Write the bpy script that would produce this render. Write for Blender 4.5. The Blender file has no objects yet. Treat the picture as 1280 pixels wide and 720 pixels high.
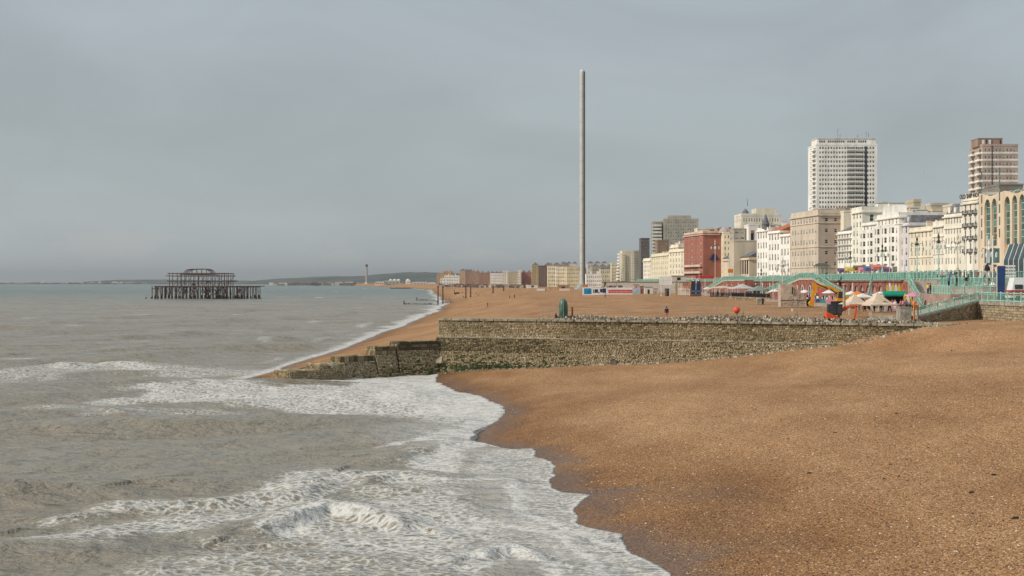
import bpy, math, random
import numpy as np
from mathutils import Vector, Matrix
random.seed(7); rng = np.random.default_rng(7)
S = bpy.context.scene; C = S.collection
R = math.radians
# ------------------------------------------------------------------ camera
F = 1778.0; HZ = 353.0; H = 13.0            # focal length in photo pixels, horizon row, eye height above the water
cam = bpy.data.cameras.new('camera'); cam.lens = 50.0; cam.sensor_width = 36.0
cam.shift_y = -7.0/1280.0; cam.clip_start = 0.5; cam.clip_end = 90000
co = bpy.data.objects.new('camera', cam); C.objects.link(co)
co.location = (0, 0, H); co.rotation_euler = (R(90), 0, 0); S.camera = co
# ------------------------------------------------------------------ light
SUN_EL, SUN_AZ = 36.0, 248.0                # azimuth clockwise from +Y (the view direction)
sd = Vector((math.sin(R(SUN_AZ))*math.cos(R(SUN_EL)), math.cos(R(SUN_AZ))*math.cos(R(SUN_EL)), math.sin(R(SUN_EL))))
sl = bpy.data.lights.new('sun', 'SUN'); sl.energy = 3.3; sl.angle = R(0.8); sl.color = (1.0, 0.93, 0.82)
so = bpy.data.objects.new('sun', sl); C.objects.link(so); so.rotation_euler = sd.to_track_quat('Z', 'Y').to_euler()
so.location = (0, 0, 400)
w = bpy.data.worlds.new('World'); S.world = w; w.use_nodes = True
nt = w.node_tree; nt.nodes.clear(); N = nt.nodes.new; L = nt.links.new
out = N('ShaderNodeOutputWorld'); bg = N('ShaderNodeBackground'); bg.inputs['Strength'].default_value = 0.1
sky = N('ShaderNodeTexSky'); sky.sky_type = 'NISHITA'; sky.sun_disc = False
sky.sun_elevation = R(SUN_EL); sky.sun_rotation = R(SUN_AZ); sky.air_density = 1.0; sky.dust_density = 1.5
tc = N('ShaderNodeTexCoord')
sep = N('ShaderNodeSeparateXYZ'); L(tc.outputs['Generated'], sep.inputs[0])
ramp = N('ShaderNodeValToRGB'); L(sep.outputs['Z'], ramp.inputs[0])
cr = ramp.color_ramp; cr.elements[0].position = 0.0; cr.elements[0].color = (4.9, 5.35, 5.45, 1)
e = cr.elements.new(0.035); e.color = (4.45, 4.95, 5.1, 1)
e = cr.elements.new(0.10); e.color = (4.05, 4.6, 4.75, 1)
cr.elements[-1].position = 0.26; cr.elements[-1].color = (4.25, 4.75, 5.25, 1)
mp = N('ShaderNodeMapping'); L(tc.outputs['Generated'], mp.inputs[0]); mp.inputs['Scale'].default_value = (1.3, 1.0, 3.6)
mp.inputs['Rotation'].default_value = (0, R(-9), 0)
n1 = N('ShaderNodeTexNoise'); L(mp.outputs[0], n1.inputs['Vector']); n1.inputs['Scale'].default_value = 3.4; n1.inputs['Detail'].default_value = 5; n1.inputs['Roughness'].default_value = 0.5; n1.inputs['Distortion'].default_value = 0.6
mr = N('ShaderNodeMapRange'); L(n1.outputs['Fac'], mr.inputs[0]); mr.inputs[1].default_value = 0.34; mr.inputs[2].default_value = 0.66; mr.inputs[3].default_value = 0.91; mr.inputs[4].default_value = 1.075
vm = N('ShaderNodeVectorMath'); vm.operation = 'SCALE'; L(ramp.outputs['Color'], vm.inputs[0]); L(mr.outputs[0], vm.inputs['Scale'])
# low cumulus puffs just above the land
mp2 = N('ShaderNodeMapping'); L(tc.outputs['Generated'], mp2.inputs[0]); mp2.inputs['Scale'].default_value = (1, 1, 2.6)
n2 = N('ShaderNodeTexNoise'); L(mp2.outputs[0], n2.inputs['Vector']); n2.inputs['Scale'].default_value = 17; n2.inputs['Detail'].default_value = 6; n2.inputs['Roughness'].default_value = 0.55
m2 = N('ShaderNodeMapRange'); m2.interpolation_type = 'SMOOTHSTEP'; L(n2.outputs['Fac'], m2.inputs[0]); m2.inputs[1].default_value = 0.47; m2.inputs[2].default_value = 0.62; m2.inputs[3].default_value = 0; m2.inputs[4].default_value = 1
b1 = N('ShaderNodeMapRange'); b1.interpolation_type = 'SMOOTHSTEP'; L(sep.outputs['Z'], b1.inputs[0]); b1.inputs[1].default_value = 0.004; b1.inputs[2].default_value = 0.022
b2 = N('ShaderNodeMapRange'); b2.interpolation_type = 'SMOOTHSTEP'; L(sep.outputs['Z'], b2.inputs[0]); b2.inputs[1].default_value = 0.045; b2.inputs[2].default_value = 0.022
ml = N('ShaderNodeMath'); ml.operation = 'MULTIPLY'; L(b1.outputs[0], ml.inputs[0]); L(b2.outputs[0], ml.inputs[1])
ml2 = N('ShaderNodeMath'); ml2.operation = 'MULTIPLY'; L(ml.outputs[0], ml2.inputs[0]); L(m2.outputs[0], ml2.inputs[1])
ml3 = N('ShaderNodeMath'); ml3.operation = 'MULTIPLY'; L(ml2.outputs[0], ml3.inputs[0]); ml3.inputs[1].default_value = 0.55
mx0 = N('ShaderNodeMix'); mx0.data_type = 'RGBA'; L(ml3.outputs[0], mx0.inputs[0]); L(vm.outputs[0], mx0.inputs[6]); mx0.inputs[7].default_value = (5.4, 5.4, 5.3, 1)
mx = N('ShaderNodeMix'); mx.data_type = 'RGBA'; mx.inputs[0].default_value = 0.93; L(sky.outputs[0], mx.inputs[6]); L(mx0.outputs[2], mx.inputs[7])
L(mx.outputs[2], bg.inputs['Color']); L(bg.outputs[0], out.inputs['Surface'])
S.view_settings.view_transform = 'Standard'; S.view_settings.look = 'None'; S.view_settings.exposure = 0.0; S.view_settings.gamma = 1.0
S.view_settings.use_curve_mapping = False
S.render.engine = 'CYCLES'
S.cycles.volume_bounces = 0; S.cycles.max_bounces = 6

# ------------------------------------------------------------------ helpers
def X_(px, D): return (px-640.0)/F*D
def Z_(py, D): return H-(py-HZ)/F*D
def D_(py, z=0.0): return (H-z)*F/(py-HZ)
def P_(px, D, z): return Vector((X_(px, D), D, z))

def mat(name, col, rough=0.8, var=0.12, scale=0.6, bump=0.0, metal=0.0, spec=0.3, col2=None, streak=1.0):
    m = bpy.data.materials.new(name); m.use_nodes = True; t = m.node_tree; b = t.nodes['Principled BSDF']
    b.inputs['Roughness'].default_value = rough; b.inputs['Metallic'].default_value = metal; b.inputs['Specular IOR Level'].default_value = spec
    tcn = t.nodes.new('ShaderNodeTexCoord'); no = t.nodes.new('ShaderNodeTexNoise'); mpn = t.nodes.new('ShaderNodeMapping')
    t.links.new(tcn.outputs['Object'], mpn.inputs[0]); mpn.inputs['Scale'].default_value = (1, 1, streak)
    t.links.new(mpn.outputs[0], no.inputs['Vector']); no.inputs['Scale'].default_value = scale; no.inputs['Detail'].default_value = 6; no.inputs['Roughness'].default_value = 0.6
    rp = t.nodes.new('ShaderNodeValToRGB'); t.links.new(no.outputs['Fac'], rp.inputs[0])
    c2 = col2 or tuple(max(0, c*(1-2.2*var)) for c in col); c1 = tuple(min(1, c*(1+var)) for c in col)
    rp.color_ramp.elements[0].position = 0.3; rp.color_ramp.elements[0].color = (*c2, 1)
    rp.color_ramp.elements[1].position = 0.62; rp.color_ramp.elements[1].color = (*c1, 1)
    t.links.new(rp.outputs[0], b.inputs['Base Color'])
    if bump:
        bp = t.nodes.new('ShaderNodeBump'); bp.inputs['Strength'].default_value = bump; t.links.new(no.outputs['Fac'], bp.inputs['Height']); t.links.new(bp.outputs[0], b.inputs['Normal'])
    return m

def glassmat(name, col, rough=0.12):
    m = mat(name, col, rough, 0.35, 0.35, spec=0.6); return m

class MB:
    def __init__(s): s.v = []; s.f = []; s.m = []; s.t = []
    def quad(s, a, b, c, d, m=0, t=0.5):
        i = len(s.v); s.v += [tuple(a), tuple(b), tuple(c), tuple(d)]; s.f.append((i, i+1, i+2, i+3)); s.m.append(m); s.t.append(t)
    def tri(s, a, b, c, m=0, t=0.5):
        i = len(s.v); s.v += [tuple(a), tuple(b), tuple(c)]; s.f.append((i, i+1, i+2)); s.m.append(m); s.t.append(t)
    def hexa(s, p, m=0, t=0.5):      # p: 4 bottom (ccw from above) + 4 top
        i = len(s.v); s.v += [tuple(q) for q in p]
        for f in ((3,2,1,0),(4,5,6,7),(0,1,5,4),(1,2,6,5),(2,3,7,6),(3,0,4,7)):
            s.f.append(tuple(i+k for k in f)); s.m.append(m); s.t.append(t)
    def box(s, x0, y0, z0, x1, y1, z1, m=0, t=0.5):
        s.hexa([(x0,y0,z0),(x1,y0,z0),(x1,y1,z0),(x0,y1,z0),(x0,y0,z1),(x1,y0,z1),(x1,y1,z1),(x0,y1,z1)], m, t)
    def prism(s, poly, z0, z1, m=0, mt=None, t=0.5):   # poly ccw from above; z may be callables/lists
        n = len(poly); i = len(s.v)
        zb = z0 if isinstance(z0, (list, tuple)) else [z0]*n; zt = z1 if isinstance(z1, (list, tuple)) else [z1]*n
        s.v += [(p[0], p[1], zb[k]) for k, p in enumerate(poly)] + [(p[0], p[1], zt[k]) for k, p in enumerate(poly)]
        for k in range(n):
            k2 = (k+1) % n; s.f.append((i+k, i+k2, i+n+k2, i+n+k)); s.m.append(m); s.t.append(t)
        s.f.append(tuple(i+n+k for k in range(n))); s.m.append(m if mt is None else mt); s.t.append(t)
        s.f.append(tuple(i+k for k in reversed(range(n)))); s.m.append(m); s.t.append(t)
    def tube(s, a, b, r0, r1=None, n=6, m=0, t=0.5):
        a = Vector(a); b = Vector(b); r1 = r0 if r1 is None else r1
        d = (b-a); 
        if d.length < 1e-6: return
        d.normalize(); u = d.cross(Vector((0, 0, 1))) 
        if u.length < 1e-3: u = Vector((1, 0, 0))
        u.normalize(); v = d.cross(u); i = len(s.v)
        for (c, r) in ((a, r0), (b, r1)):
            for k in range(n):
                an = 2*math.pi*k/n; s.v.append(tuple(c+u*(r*math.cos(an))+v*(r*math.sin(an))))
        for k in range(n):
            k2 = (k+1) % n; s.f.append((i+k2, i+k, i+n+k, i+n+k2)); s.m.append(m); s.t.append(t)
        s.f.append(tuple(i+k for k in range(n))); s.m.append(m); s.t.append(t)
        s.f.append(tuple(i+n+k for k in reversed(range(n)))); s.m.append(m); s.t.append(t)
    def lathe(s, cx, cy, prof, n=16, m=0, sx=1, sy=1):
        i = len(s.v)
        for (r, z) in prof:
            for k in range(n):
                an = 2*math.pi*k/n; s.v.append((cx+r*sx*math.cos(an), cy+r*sy*math.sin(an), z))
        for j in range(len(prof)-1):
            for k in range(n):
                k2 = (k+1) % n; s.f.append((i+j*n+k, i+j*n+k2, i+(j+1)*n+k2, i+(j+1)*n+k)); s.m.append(m); s.t.append(0.5)
        s.f.append(tuple(i+k for k in reversed(range(n)))); s.m.append(m); s.t.append(0.5)
        j = len(prof)-1; s.f.append(tuple(i+j*n+k for k in range(n))); s.m.append(m); s.t.append(0.5)
    def mesh(s, name, mats, smooth=False, tint=False):
        me = bpy.data.meshes.new(name); me.from_pydata(s.v, [], s.f)
        for q in (mats if isinstance(mats, (list, tuple)) else [mats]): me.materials.append(q)
        me.polygons.foreach_set('material_index', s.m)
        if smooth: me.polygons.foreach_set('use_smooth', [True]*len(s.f))
        if tint:
            a = me.attributes.new('tint', 'FLOAT', 'FACE'); a.data.foreach_set('value', s.t)
        me.update(); return me
    def build(s, name, mats, parent=None, smooth=False, tint=False, loc=None):
        o = bpy.data.objects.new(name, s.mesh(name, mats, smooth, tint)); C.objects.link(o)
        if parent is not None: o.parent = parent
        if loc is not None: o.location = loc
        return o

def tag(o, label=None, cat=None, group=None, kind=None):
    if label: o['label'] = label
    if cat: o['category'] = cat
    if group: o['group'] = group
    if kind: o['kind'] = kind
    return o
def empty(name, loc, rz=0.0, label=None, cat=None, group=None):
    o = bpy.data.objects.new(name, None); C.objects.link(o); o.location = loc; o.rotation_euler = (0, 0, rz); o.empty_display_size = 0.5
    return tag(o, label, cat, group)
def inst(name, me, parent=None, loc=(0,0,0), rz=0.0, sc=None):
    o = bpy.data.objects.new(name, me); C.objects.link(o); o.location = loc; o.rotation_euler = (0, 0, rz)
    if sc is not None: o.scale = sc
    if parent is not None: o.parent = parent
    return o
def copy_tree(o, parent=None):
    c = o.copy(); C.objects.link(c); 
    if parent is not None: c.parent = parent
    for ch in list(o.children): copy_tree(ch, c)
    return c

# value noise on numpy arrays
_T = rng.random((256, 256))
def vnoise(x, y):
    xi = np.floor(x).astype(int); yi = np.floor(y).astype(int); fx = x-xi; fy = y-yi
    fx = fx*fx*(3-2*fx); fy = fy*fy*(3-2*fy)
    a = _T[xi & 255, yi & 255]; b = _T[(xi+1) & 255, yi & 255]; c = _T[xi & 255, (yi+1) & 255]; d = _T[(xi+1) & 255, (yi+1) & 255]
    return (a*(1-fx)+b*fx)*(1-fy)+(c*(1-fx)+d*fx)*fy
def fbm(x, y, o=4):
    s = 0; a = 0.5
    for k in range(o): s = s+a*vnoise(x*2**k+17*k, y*2**k+31*k); a *= 0.5
    return s/(1-0.5**o)

# ------------------------------------------------------------------ shoreline, beach and sea
_near = [(545,474),(571,489),(600,496),(630,511),(629,523),(598,536),(590,546),(627,557),(666,561),(672,572),(698,584),(688,598),(704,614),(740,621),(716,633),(722,650),(760,662),(787,668),(776,674),(786,686),(813,702),(841,719),(880,760),(930,820),(1010,930)]
_nd = sorted([(D_(py, 0.15), X_(px, D_(py, 0.15))) for px, py in _near])
_d = np.arange(18, 215, .25); _x = np.interp(_d, [a for a, b in _nd], [b for a, b in _nd])
_x = _x+(fbm(_d/2.2, _d*0+7.7, 4)-.5)*1.1
_k = np.exp(-np.linspace(-2, 2, 9)**2); _x = np.convolve(np.pad(_x, 4, 'edge'), _k/_k.sum(), 'valid')
ND = _d; NX = _x
def xs_near_fine(y): return np.interp(y, ND, NX)
def xs_near(y): return np.interp(y, [20,40,63,73,85,112,138,165,189,200], [9.5,8,6.4,5.2,3.6,1.0,-2.2,-6.2,-9.6,-11])
FY = np.array([150,189,210,282,350,492,640,856,1200,1700,2500,3800,5000,6000,8000,9200,12500,16000,40000.])
FX = np.array([-37,-36,-34.5,-33,-33,-33,-34,-39,-62,-92,-140,-320,-520,-715,-1400,-2300,-4600,-9000,-40000.])
def xs_far(y): return np.interp(y, FY, FX)+ np.where(y > 215, (fbm(y/38.0, y*0+3.3, 4)-0.5)*6.0, 0)*np.clip(y/500, 0.3, 3)
def gfoot(x):   # groyne centre line in plan, y for a given x
    return np.interp(x, [-60,-30.6,-11.2,20.5,52.5,300], [187,187,203.2,191.2,174.2,174])
def terrain(x, y):
    sn = x-xs_near(y); sf = x-xs_far(y)
    zn = np.interp(sn, [-80,-20,-6,0,8,20,32,44,51,55,58,64,80,400], [-2.9,-2.2,-0.8,0.1,0.95,1.7,2.5,4.4,5.3,6.6,7.6,8.4,8.6,8.6])
    # foreground: straighter shingle bank
    zl = np.interp(sn, [-80,-20,-6,0,12,30,52,62,70,400], [-2.9,-2.2,-0.8,0.1,1.75,4.2,7.2,8.4,8.7,8.8])
    k = np.clip((y-105)/65, 0, 1); k = k*k*(3-2*k); zn = zn*k+zl*(1-k)
    zf = np.interp(sf, [-300,-80,-12,0,12,23,40,70,110,5000], [-2.9,-2.9,-1.5,0.0,2.4,4.6,6.9,7.7,8.0,8.0])
    k = np.clip((y-gfoot(x)+0.8)/1.6, 0, 1)
    z = zn*(1-k)+zf*k
    und = (fbm(x/9.0, y/14.0, 4)-0.5)*0.5 + (fbm(x/2.6+9, y/5.0, 3)-0.5)*0.12
    ss = np.where(k > 0.5, sf, sn)
    z = z+und*np.clip(ss/14, 0, 1)*np.clip((9.6-z)*0.9, 0, 1)
    # long berm terraces on the wide far beach
    z = z + np.where(k > 0.5, 0.22*np.sin(sf/6.5+fbm(y/90., x*0+2, 2)*5)*np.clip((sf-22)/20, 0, 1)*np.clip((100-sf)/20, 0, 1), 0)
    # rising ground behind the town
    inl = np.clip(x-330, 0, 6000); z = z+np.where(y > 200, np.clip(inl*0.02, 0, 40), 0)
    return z
def grid_obj(name, X, Y, Z, m, attrs, parent=None):
    r, c = X.shape; me = bpy.data.meshes.new(name)
    v = np.stack([X, Y, Z], -1).reshape(-1, 3).astype(np.float32)
    idx = np.arange(r*c).reshape(r, c); q = np.stack([idx[:-1, :-1], idx[:-1, 1:], idx[1:, 1:], idx[1:, :-1]], -1).reshape(-1, 4)
    me.vertices.add(len(v)); me.vertices.foreach_set('co', v.ravel())
    me.loops.add(q.size); me.loops.foreach_set('vertex_index', q.ravel().astype(np.int32))
    me.polygons.add(len(q)); me.polygons.foreach_set('loop_start', np.arange(0, q.size, 4, dtype=np.int32))
    me.polygons.foreach_set('use_smooth', np.ones(len(q), dtype=bool))
    for nme, arr in attrs.items():
        a = me.attributes.new(nme, 'FLOAT', 'POINT'); a.data.foreach_set('value', arr.ravel().astype(np.float32))
    me.materials.append(m); me.update(calc_edges=True); me.validate()
    o = bpy.data.objects.new(name, me); C.objects.link(o)
    return o

# --- beach material
def beach_mat():
    m = bpy.data.materials.new('shingle'); m.use_nodes = True; t = m.node_tree; b = t.nodes['Principled BSDF']; n = t.nodes.new; l = t.links.new
    tc = n('ShaderNodeTexCoord')
    vo = n('ShaderNodeTexVoronoi'); vo.inputs['Scale'].default_value = 13.5; l(tc.outputs['Object'], vo.inputs['Vector'])
    vo.inputs['Randomness'].default_value = 1.0
    sp = n('ShaderNodeSeparateColor'); l(vo.outputs['Color'], sp.inputs[0])
    r1 = n('ShaderNodeValToRGB'); l(sp.outputs[0], r1.inputs[0]); e = r1.color_ramp
    e.elements[0].position = 0.0; e.elements[0].color = (0.11, 0.058, 0.03, 1)
    e.elements[1].position = 1.0; e.elements[1].color = (0.80, 0.62, 0.42, 1)
    for p, c in ((0.12,(0.24,0.13,0.062)),(0.35,(0.37,0.21,0.095)),(0.62,(0.47,0.265,0.115)),(0.84,(0.53,0.33,0.165)),(0.93,(0.62,0.43,0.25))):
        q = e.elements.new(p); q.color = (*c, 1)
    # second, coarser scatter of pale and dark stones
    v2 = n('ShaderNodeTexVoronoi'); v2.inputs['Scale'].default_value = 4.5; l(tc.outputs['Object'], v2.inputs['Vector'])
    s2 = n('ShaderNodeSeparateColor'); l(v2.outputs['Color'], s2.inputs[0])
    d2 = n('ShaderNodeMath'); d2.operation = 'LESS_THAN'; l(v2.outputs['Distance'], d2.inputs[0]); d2.inputs[1].default_value = 0.16
    g2 = n('ShaderNodeMath'); g2.operation = 'GREATER_THAN'; l(s2.outputs[1], g2.inputs[0]); g2.inputs[1].default_value = 0.86
    mm = n('ShaderNodeMath'); mm.operation = 'MULTIPLY'; l(d2.outputs[0], mm.inputs[0]); l(g2.outputs[0], mm.inputs[1])
    r2 = n('ShaderNodeValToRGB'); r2.color_ramp.interpolation = 'CONSTANT'; l(s2.outputs[0], r2.inputs[0]); r2.color_ramp.elements[0].color = (0.07,0.045,0.03,1); r2.color_ramp.elements[1].position = 0.55; r2.color_ramp.elements[1].color = (0.78,0.65,0.5,1)
    mxa = n('ShaderNodeMix'); mxa.data_type = 'RGBA'; l(mm.outputs[0], mxa.inputs[0]); l(r1.outputs[0], mxa.inputs[6]); l(r2.outputs[0], mxa.inputs[7])
    # broad drifts of colour
    mpn = n('ShaderNodeMapping'); l(tc.outputs['Object'], mpn.inputs[0]); mpn.inputs['Scale'].default_value = (1, 0.45, 1); mpn.inputs['Rotation'].default_value = (0, 0, R(-55))
    no = n('ShaderNodeTexNoise'); l(mpn.outputs[0], no.inputs['Vector']); no.inputs['Scale'].default_value = 0.12; no.inputs['Detail'].default_value = 9; no.inputs['Roughness'].default_value = 0.66
    r3 = n('ShaderNodeValToRGB'); l(no.outputs['Fac'], r3.inputs[0]); r3.color_ramp.elements[0].position = 0.3; r3.color_ramp.elements[0].color = (0.70, 0.62, 0.52, 1); r3.color_ramp.elements[1].position = 0.7; r3.color_ramp.elements[1].color = (1.18, 1.20, 1.22, 1)
    m3 = n('ShaderNodeMix'); m3.data_type = 'RGBA'; m3.blend_type = 'MULTIPLY'; m3.inputs[0].default_value = 1; l(mxa.outputs[2], m3.inputs[6]); l(r3.outputs[0], m3.inputs[7])
    # dry upper beach is paler
    at = n('ShaderNodeAttribute'); at.attribute_name = 'wet'
    r4 = n('ShaderNodeValToRGB'); l(at.outputs['Fac'], r4.inputs[0]); q = r4.color_ramp
    q.elements[0].position = 0; q.elements[0].color = (0.95, 0.90, 0.885, 1); q.elements[1].position = 1; q.elements[1].color = (0.42, 0.36, 0.33, 1)
    z = q.elements.new(0.5); z.color = (0.70, 0.62, 0.54, 1)
    m4 = n('ShaderNodeMix'); m4.data_type = 'RGBA'; m4.blend_type = 'MULTIPLY'; m4.inputs[0].default_value = 1; l(m3.outputs[2], m4.inputs[6]); l(r4.outputs[0], m4.inputs[7])
    l(m4.outputs[2], b.inputs['Base Color'])
    r5 = n('ShaderNodeMapRange'); l(at.outputs['Fac'], r5.inputs[0]); r5.inputs[1].default_value = 0.5; r5.inputs[2].default_value = 1.0; r5.inputs[3].default_value = 0.85; r5.inputs[4].default_value = 0.22
    l(r5.outputs[0], b.inputs['Roughness']); b.inputs['Specular IOR Level'].default_value = 0.25
    bp = n('ShaderNodeBump'); bp.inputs['Strength'].default_value = 0.9; bp.inputs['Distance'].default_value = 0.05; bp.invert = True
    l(vo.outputs['Distance'], bp.inputs['Height'])
    bp2 = n('ShaderNodeBump'); bp2.inputs['Strength'].default_value = 0.5; bp2.inputs['Distance'].default_value = 0.9; l(no.outputs['Fac'], bp2.inputs['Height']); l(bp.outputs[0], bp2.inputs['Normal'])
    l(bp2.outputs[0], b.inputs['Normal'])
    return m
ys = np.concatenate([np.geomspace(25, 260, 420), np.geomspace(260, 3000, 170)[1:], np.geomspace(3000, 5700, 25)[1:]])
sx = np.concatenate([np.linspace(-120, -20, 10), np.linspace(-18, 75, 230), np.geomspace(76, 6000, 40)])
SX, YY = np.meshgrid(sx, ys)
base = np.where(YY < 215, np.interp(YY, [25, 215], [6, -30]), xs_far(YY))
XX = base+SX*np.interp(YY, [25, 1200, 3000, 45000], [1, 1.0, 1.6, 8]); 
ZZ = terrain(XX, YY)
ssn = XX-xs_near_fine(YY); ssf = XX-xs_far(YY); side = np.clip((YY-gfoot(XX)+0.8)/1.6, 0, 1)
ss = np.where(side > 0.5, ssf*0.8, ssn)+(fbm(XX/3.5, YY/3.5, 4)-0.5)*5
wet = np.clip(1-ss/3.6, 0, 1)*0.5+np.clip(1-(ss-2)/np.interp(YY, [60, 120, 190, 400], [13, 8, 6, 9]), 0, 1)*0.5
# darker lobe low on the near bank, carried by the same mask
dl = np.exp(-(((XX-12.5)/5.0)**2+((YY-80)/9.0)**2)); wet = np.clip(wet+0.42*dl*(0.6+fbm(XX/2, YY/3, 3)*0.8), 0, 1)
dl = np.exp(-(((XX-13)/5.0)**2+((YY-66)/4.0)**2)); wet = np.clip(wet+0.25*dl, 0, 1)
M_beach = beach_mat()
beach = grid_obj('beach', XX, YY, ZZ, M_beach, {'wet': wet}); tag(beach, 'orange brown shingle beach sloping down to the sea', kind='structure')

# --- sea
def pip(x, y, poly):
    ins = np.zeros(x.shape, bool); dmin = np.full(x.shape, 1e9); n = len(poly)
    for i in range(n):
        x1, y1 = poly[i]; x2, y2 = poly[(i+1) % n]
        c = ((y1 > y) != (y2 > y)); xi = (x2-x1)*(y-y1)/((y2-y1) if y2 != y1 else 1e-9)+x1; ins ^= c & (x < xi)
        dx, dy = x2-x1, y2-y1; tt = np.clip(((x-x1)*dx+(y-y1)*dy)/(dx*dx+dy*dy+1e-9), 0, 1)
        dmin = np.minimum(dmin, np.hypot(x-x1-tt*dx, y-y1-tt*dy))
    return np.where(ins, dmin, -dmin)
def pline(x, y, pts):
    dmin = np.full(x.shape, 1e9); sg = np.zeros(x.shape)
    for i in range(len(pts)-1):
        x1, y1 = pts[i]; x2, y2 = pts[i+1]; dx, dy = x2-x1, y2-y1
        tt = np.clip(((x-x1)*dx+(y-y1)*dy)/(dx*dx+dy*dy+1e-9), 0, 1); ex = x-x1-tt*dx; ey = y-y1-tt*dy; d = np.hypot(ex, ey)
        s = np.where(dx*ey-dy*ex > 0, 1.0, -1.0); k = d < dmin; dmin = np.where(k, d, dmin); sg = np.where(k, s, sg)
    return dmin, sg
def G(pts): return [(X_(px, D_(py)), D_(py)) for px, py in pts]
ys = np.concatenate([np.geomspace(38, 330, 900), np.geomspace(330, 2500, 330)[1:], np.geomspace(2500, 60000, 60)[1:]])
an = np.concatenate([np.linspace(-1.6, -0.45, 24)[:-1], np.linspace(-0.45, 0.16, 430)])
AN, YS = np.meshgrid(an, ys)
XSe = AN*YS
# the sheet is held to the seaward side of the shore far away
# sinusoidal swell: travelling towards the camera and the shore
Zw = np.zeros_like(XSe); det = np.clip(1-(YS-60)/900, 0.15, 1)
wr = np.random.default_rng(3)
warp = (fbm(XSe/40, YS/40, 3)-0.5)*14
for k in range(26):
    lam = 2.2*1.19**k if k < 18 else wr.uniform(14, 42)
    if lam > 45: lam = wr.uniform(9, 30)
    th = R(wr.normal(-78, 16 if lam > 8 else 30)); kx, ky = math.cos(th), math.sin(th)
    amp = 0.0085*lam**0.78*(1.0 if lam < 12 else 0.75)
    ph = wr.uniform(0, 6.28); a = (XSe*kx+YS*ky+warp*0.6)*2*math.pi/lam+ph
    vis = np.clip(lam/(YS*0.012)-0.6, 0, 1)
    Zw += amp*vis*(1-np.abs(np.sin(a*0.5))*2+0.27 if lam < 9 else np.sin(a)+0.25*np.cos(2*a))
Zw *= 0.85+0.9*fbm(XSe/25+5, YS/35, 3)
foam = np.zeros_like(XSe)
def addp(pts, soft, v, n=1.0):
    global foam
    d = pip(XSe, YS, G(pts)) + (fbm(XSe/5+v*9, YS/5, 4)-0.5)*soft*2.2*n
    foam = np.maximum(foam, v*np.clip(d/soft+0.5, 0, 1))
def addl(pts, wd, v, back=None):
    global foam
    d, s = pline(XSe, YS, G(pts)); d = d+(fbm(XSe/3+v*7, YS/4, 4)-0.5)*wd*1.6
    wd2 = np.where(s > 0, back or wd, wd) if back else wd
    foam = np.maximum(foam, v*np.clip(1.4-d/wd2, 0, 1))
# white apron off the groyne toe and the breaking lobe under it
addp([(150,486),(300,480),(350,481),(470,478),(560,480),(640,505),(640,528),(600,540),(560,548),(515,530),(460,517),(400,512),(330,508),(250,503),(180,500)], 4.0, 0.66)
addp([(430,474),(560,476),(640,505),(640,528),(600,532),(540,516),(460,500)], 3.0, 0.92)
addp([(595,522),(640,520),(640,545),(590,560),(560,600),(520,580),(545,545)], 1.5, 0.8)
# swash sheets along the near shore
addp([(600,560),(670,556),(705,580),(760,615),(830,655),(900,740),(1000,930),(760,900),(700,760),(660,700),(620,650),(600,610),(560,590)], 2.2, 0.46)
addp([(640,575),(680,575),(720,600),(700,640),(640,625)], 1.5, 0.42)
# broken surf in the foreground
addp([(330,640),(400,600),(470,598),(540,560),(600,600),(640,650),(700,720),(760,900),(-100,900),(90,760),(200,700),(260,670)], 7.0, 0.45)
addp([(350,660),(440,620),(520,600),(600,640),(640,690),(600,720),(420,700)], 4, 0.62)
addl([(60,650),(160,634),(280,632),(380,622),(430,605)], 1.7, 0.52)
addl([(100,672),(240,652),(330,640),(400,600),(500,600)], 2.8, 0.58)
addl([(360,660),(400,640),(470,645)], 1.2, 0.85)
addl([(520,606),(560,604),(640,600),(650,640),(700,655),(780,690)], 0.55, 0.9)
addl([(640,655),(700,668),(740,700),(800,760)], 0.5, 0.92)
addl([(590,700),(640,690),(690,705),(700,760)], 0.7, 0.9)
addl([(480,560),(530,548),(575,555),(600,545)], 1.0, 0.75)
# distant breaker strokes
addl([(0,513),(60,508),(130,516),(250,512),(330,516)], 3.2, 0.40)
addl([(10,470),(90,461),(130,458),(200,464),(300,466)], 8.0, 0.47)
addl([(85,462),(130,457),(170,462)], 3.5, 0.62)
addl([(150,500),(350,494),(470,496)], 4, 0.55)
# far shore wash following the beach
dsh = xs_far(YS)-XSe; far = YS > 186
wv = 0.8+6.0*fbm(YS/22.0, YS*0+1, 4)*fbm(XSe/6, YS/9, 3)*1.6
foam = np.maximum(foam, np.where(far, 0.98*np.clip(1.25-dsh/(wv*np.clip(YS/300, 0.9, 2.2)), 0, 1), 0))
for off, ww, vv in ((9, 2.2, 0.52), (20, 2.6, 0.42)):
    foam = np.maximum(foam, np.where(far & (YS > 205) & (YS < 520), vv*np.clip(1.2-np.abs(dsh-off*np.clip(YS/300, 0.8, 3)-6*(fbm(YS/33+off, YS*0, 3)-0.5))/(ww*np.clip(YS/300, 0.8, 3)), 0, 1)*np.clip(fbm(XSe/9, YS/22, 4)*4-1.7, 0, 1), 0))
# whitecaps
wc = fbm(XSe/16+40, YS/7+11, 4); foam = np.maximum(foam, np.clip((wc-0.77)*9, 0, 0.65)*(YS > 230)*(dsh < 160))
# foam in the narrow strip beside the near shore edge
dne = xs_near_fine(YS)-XSe; nearm = (YS < 196)
foam = np.maximum(foam, np.where(nearm, 0.98*np.clip(1.1-np.abs(dne-0.15)/0.42, 0, 1), 0))
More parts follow.
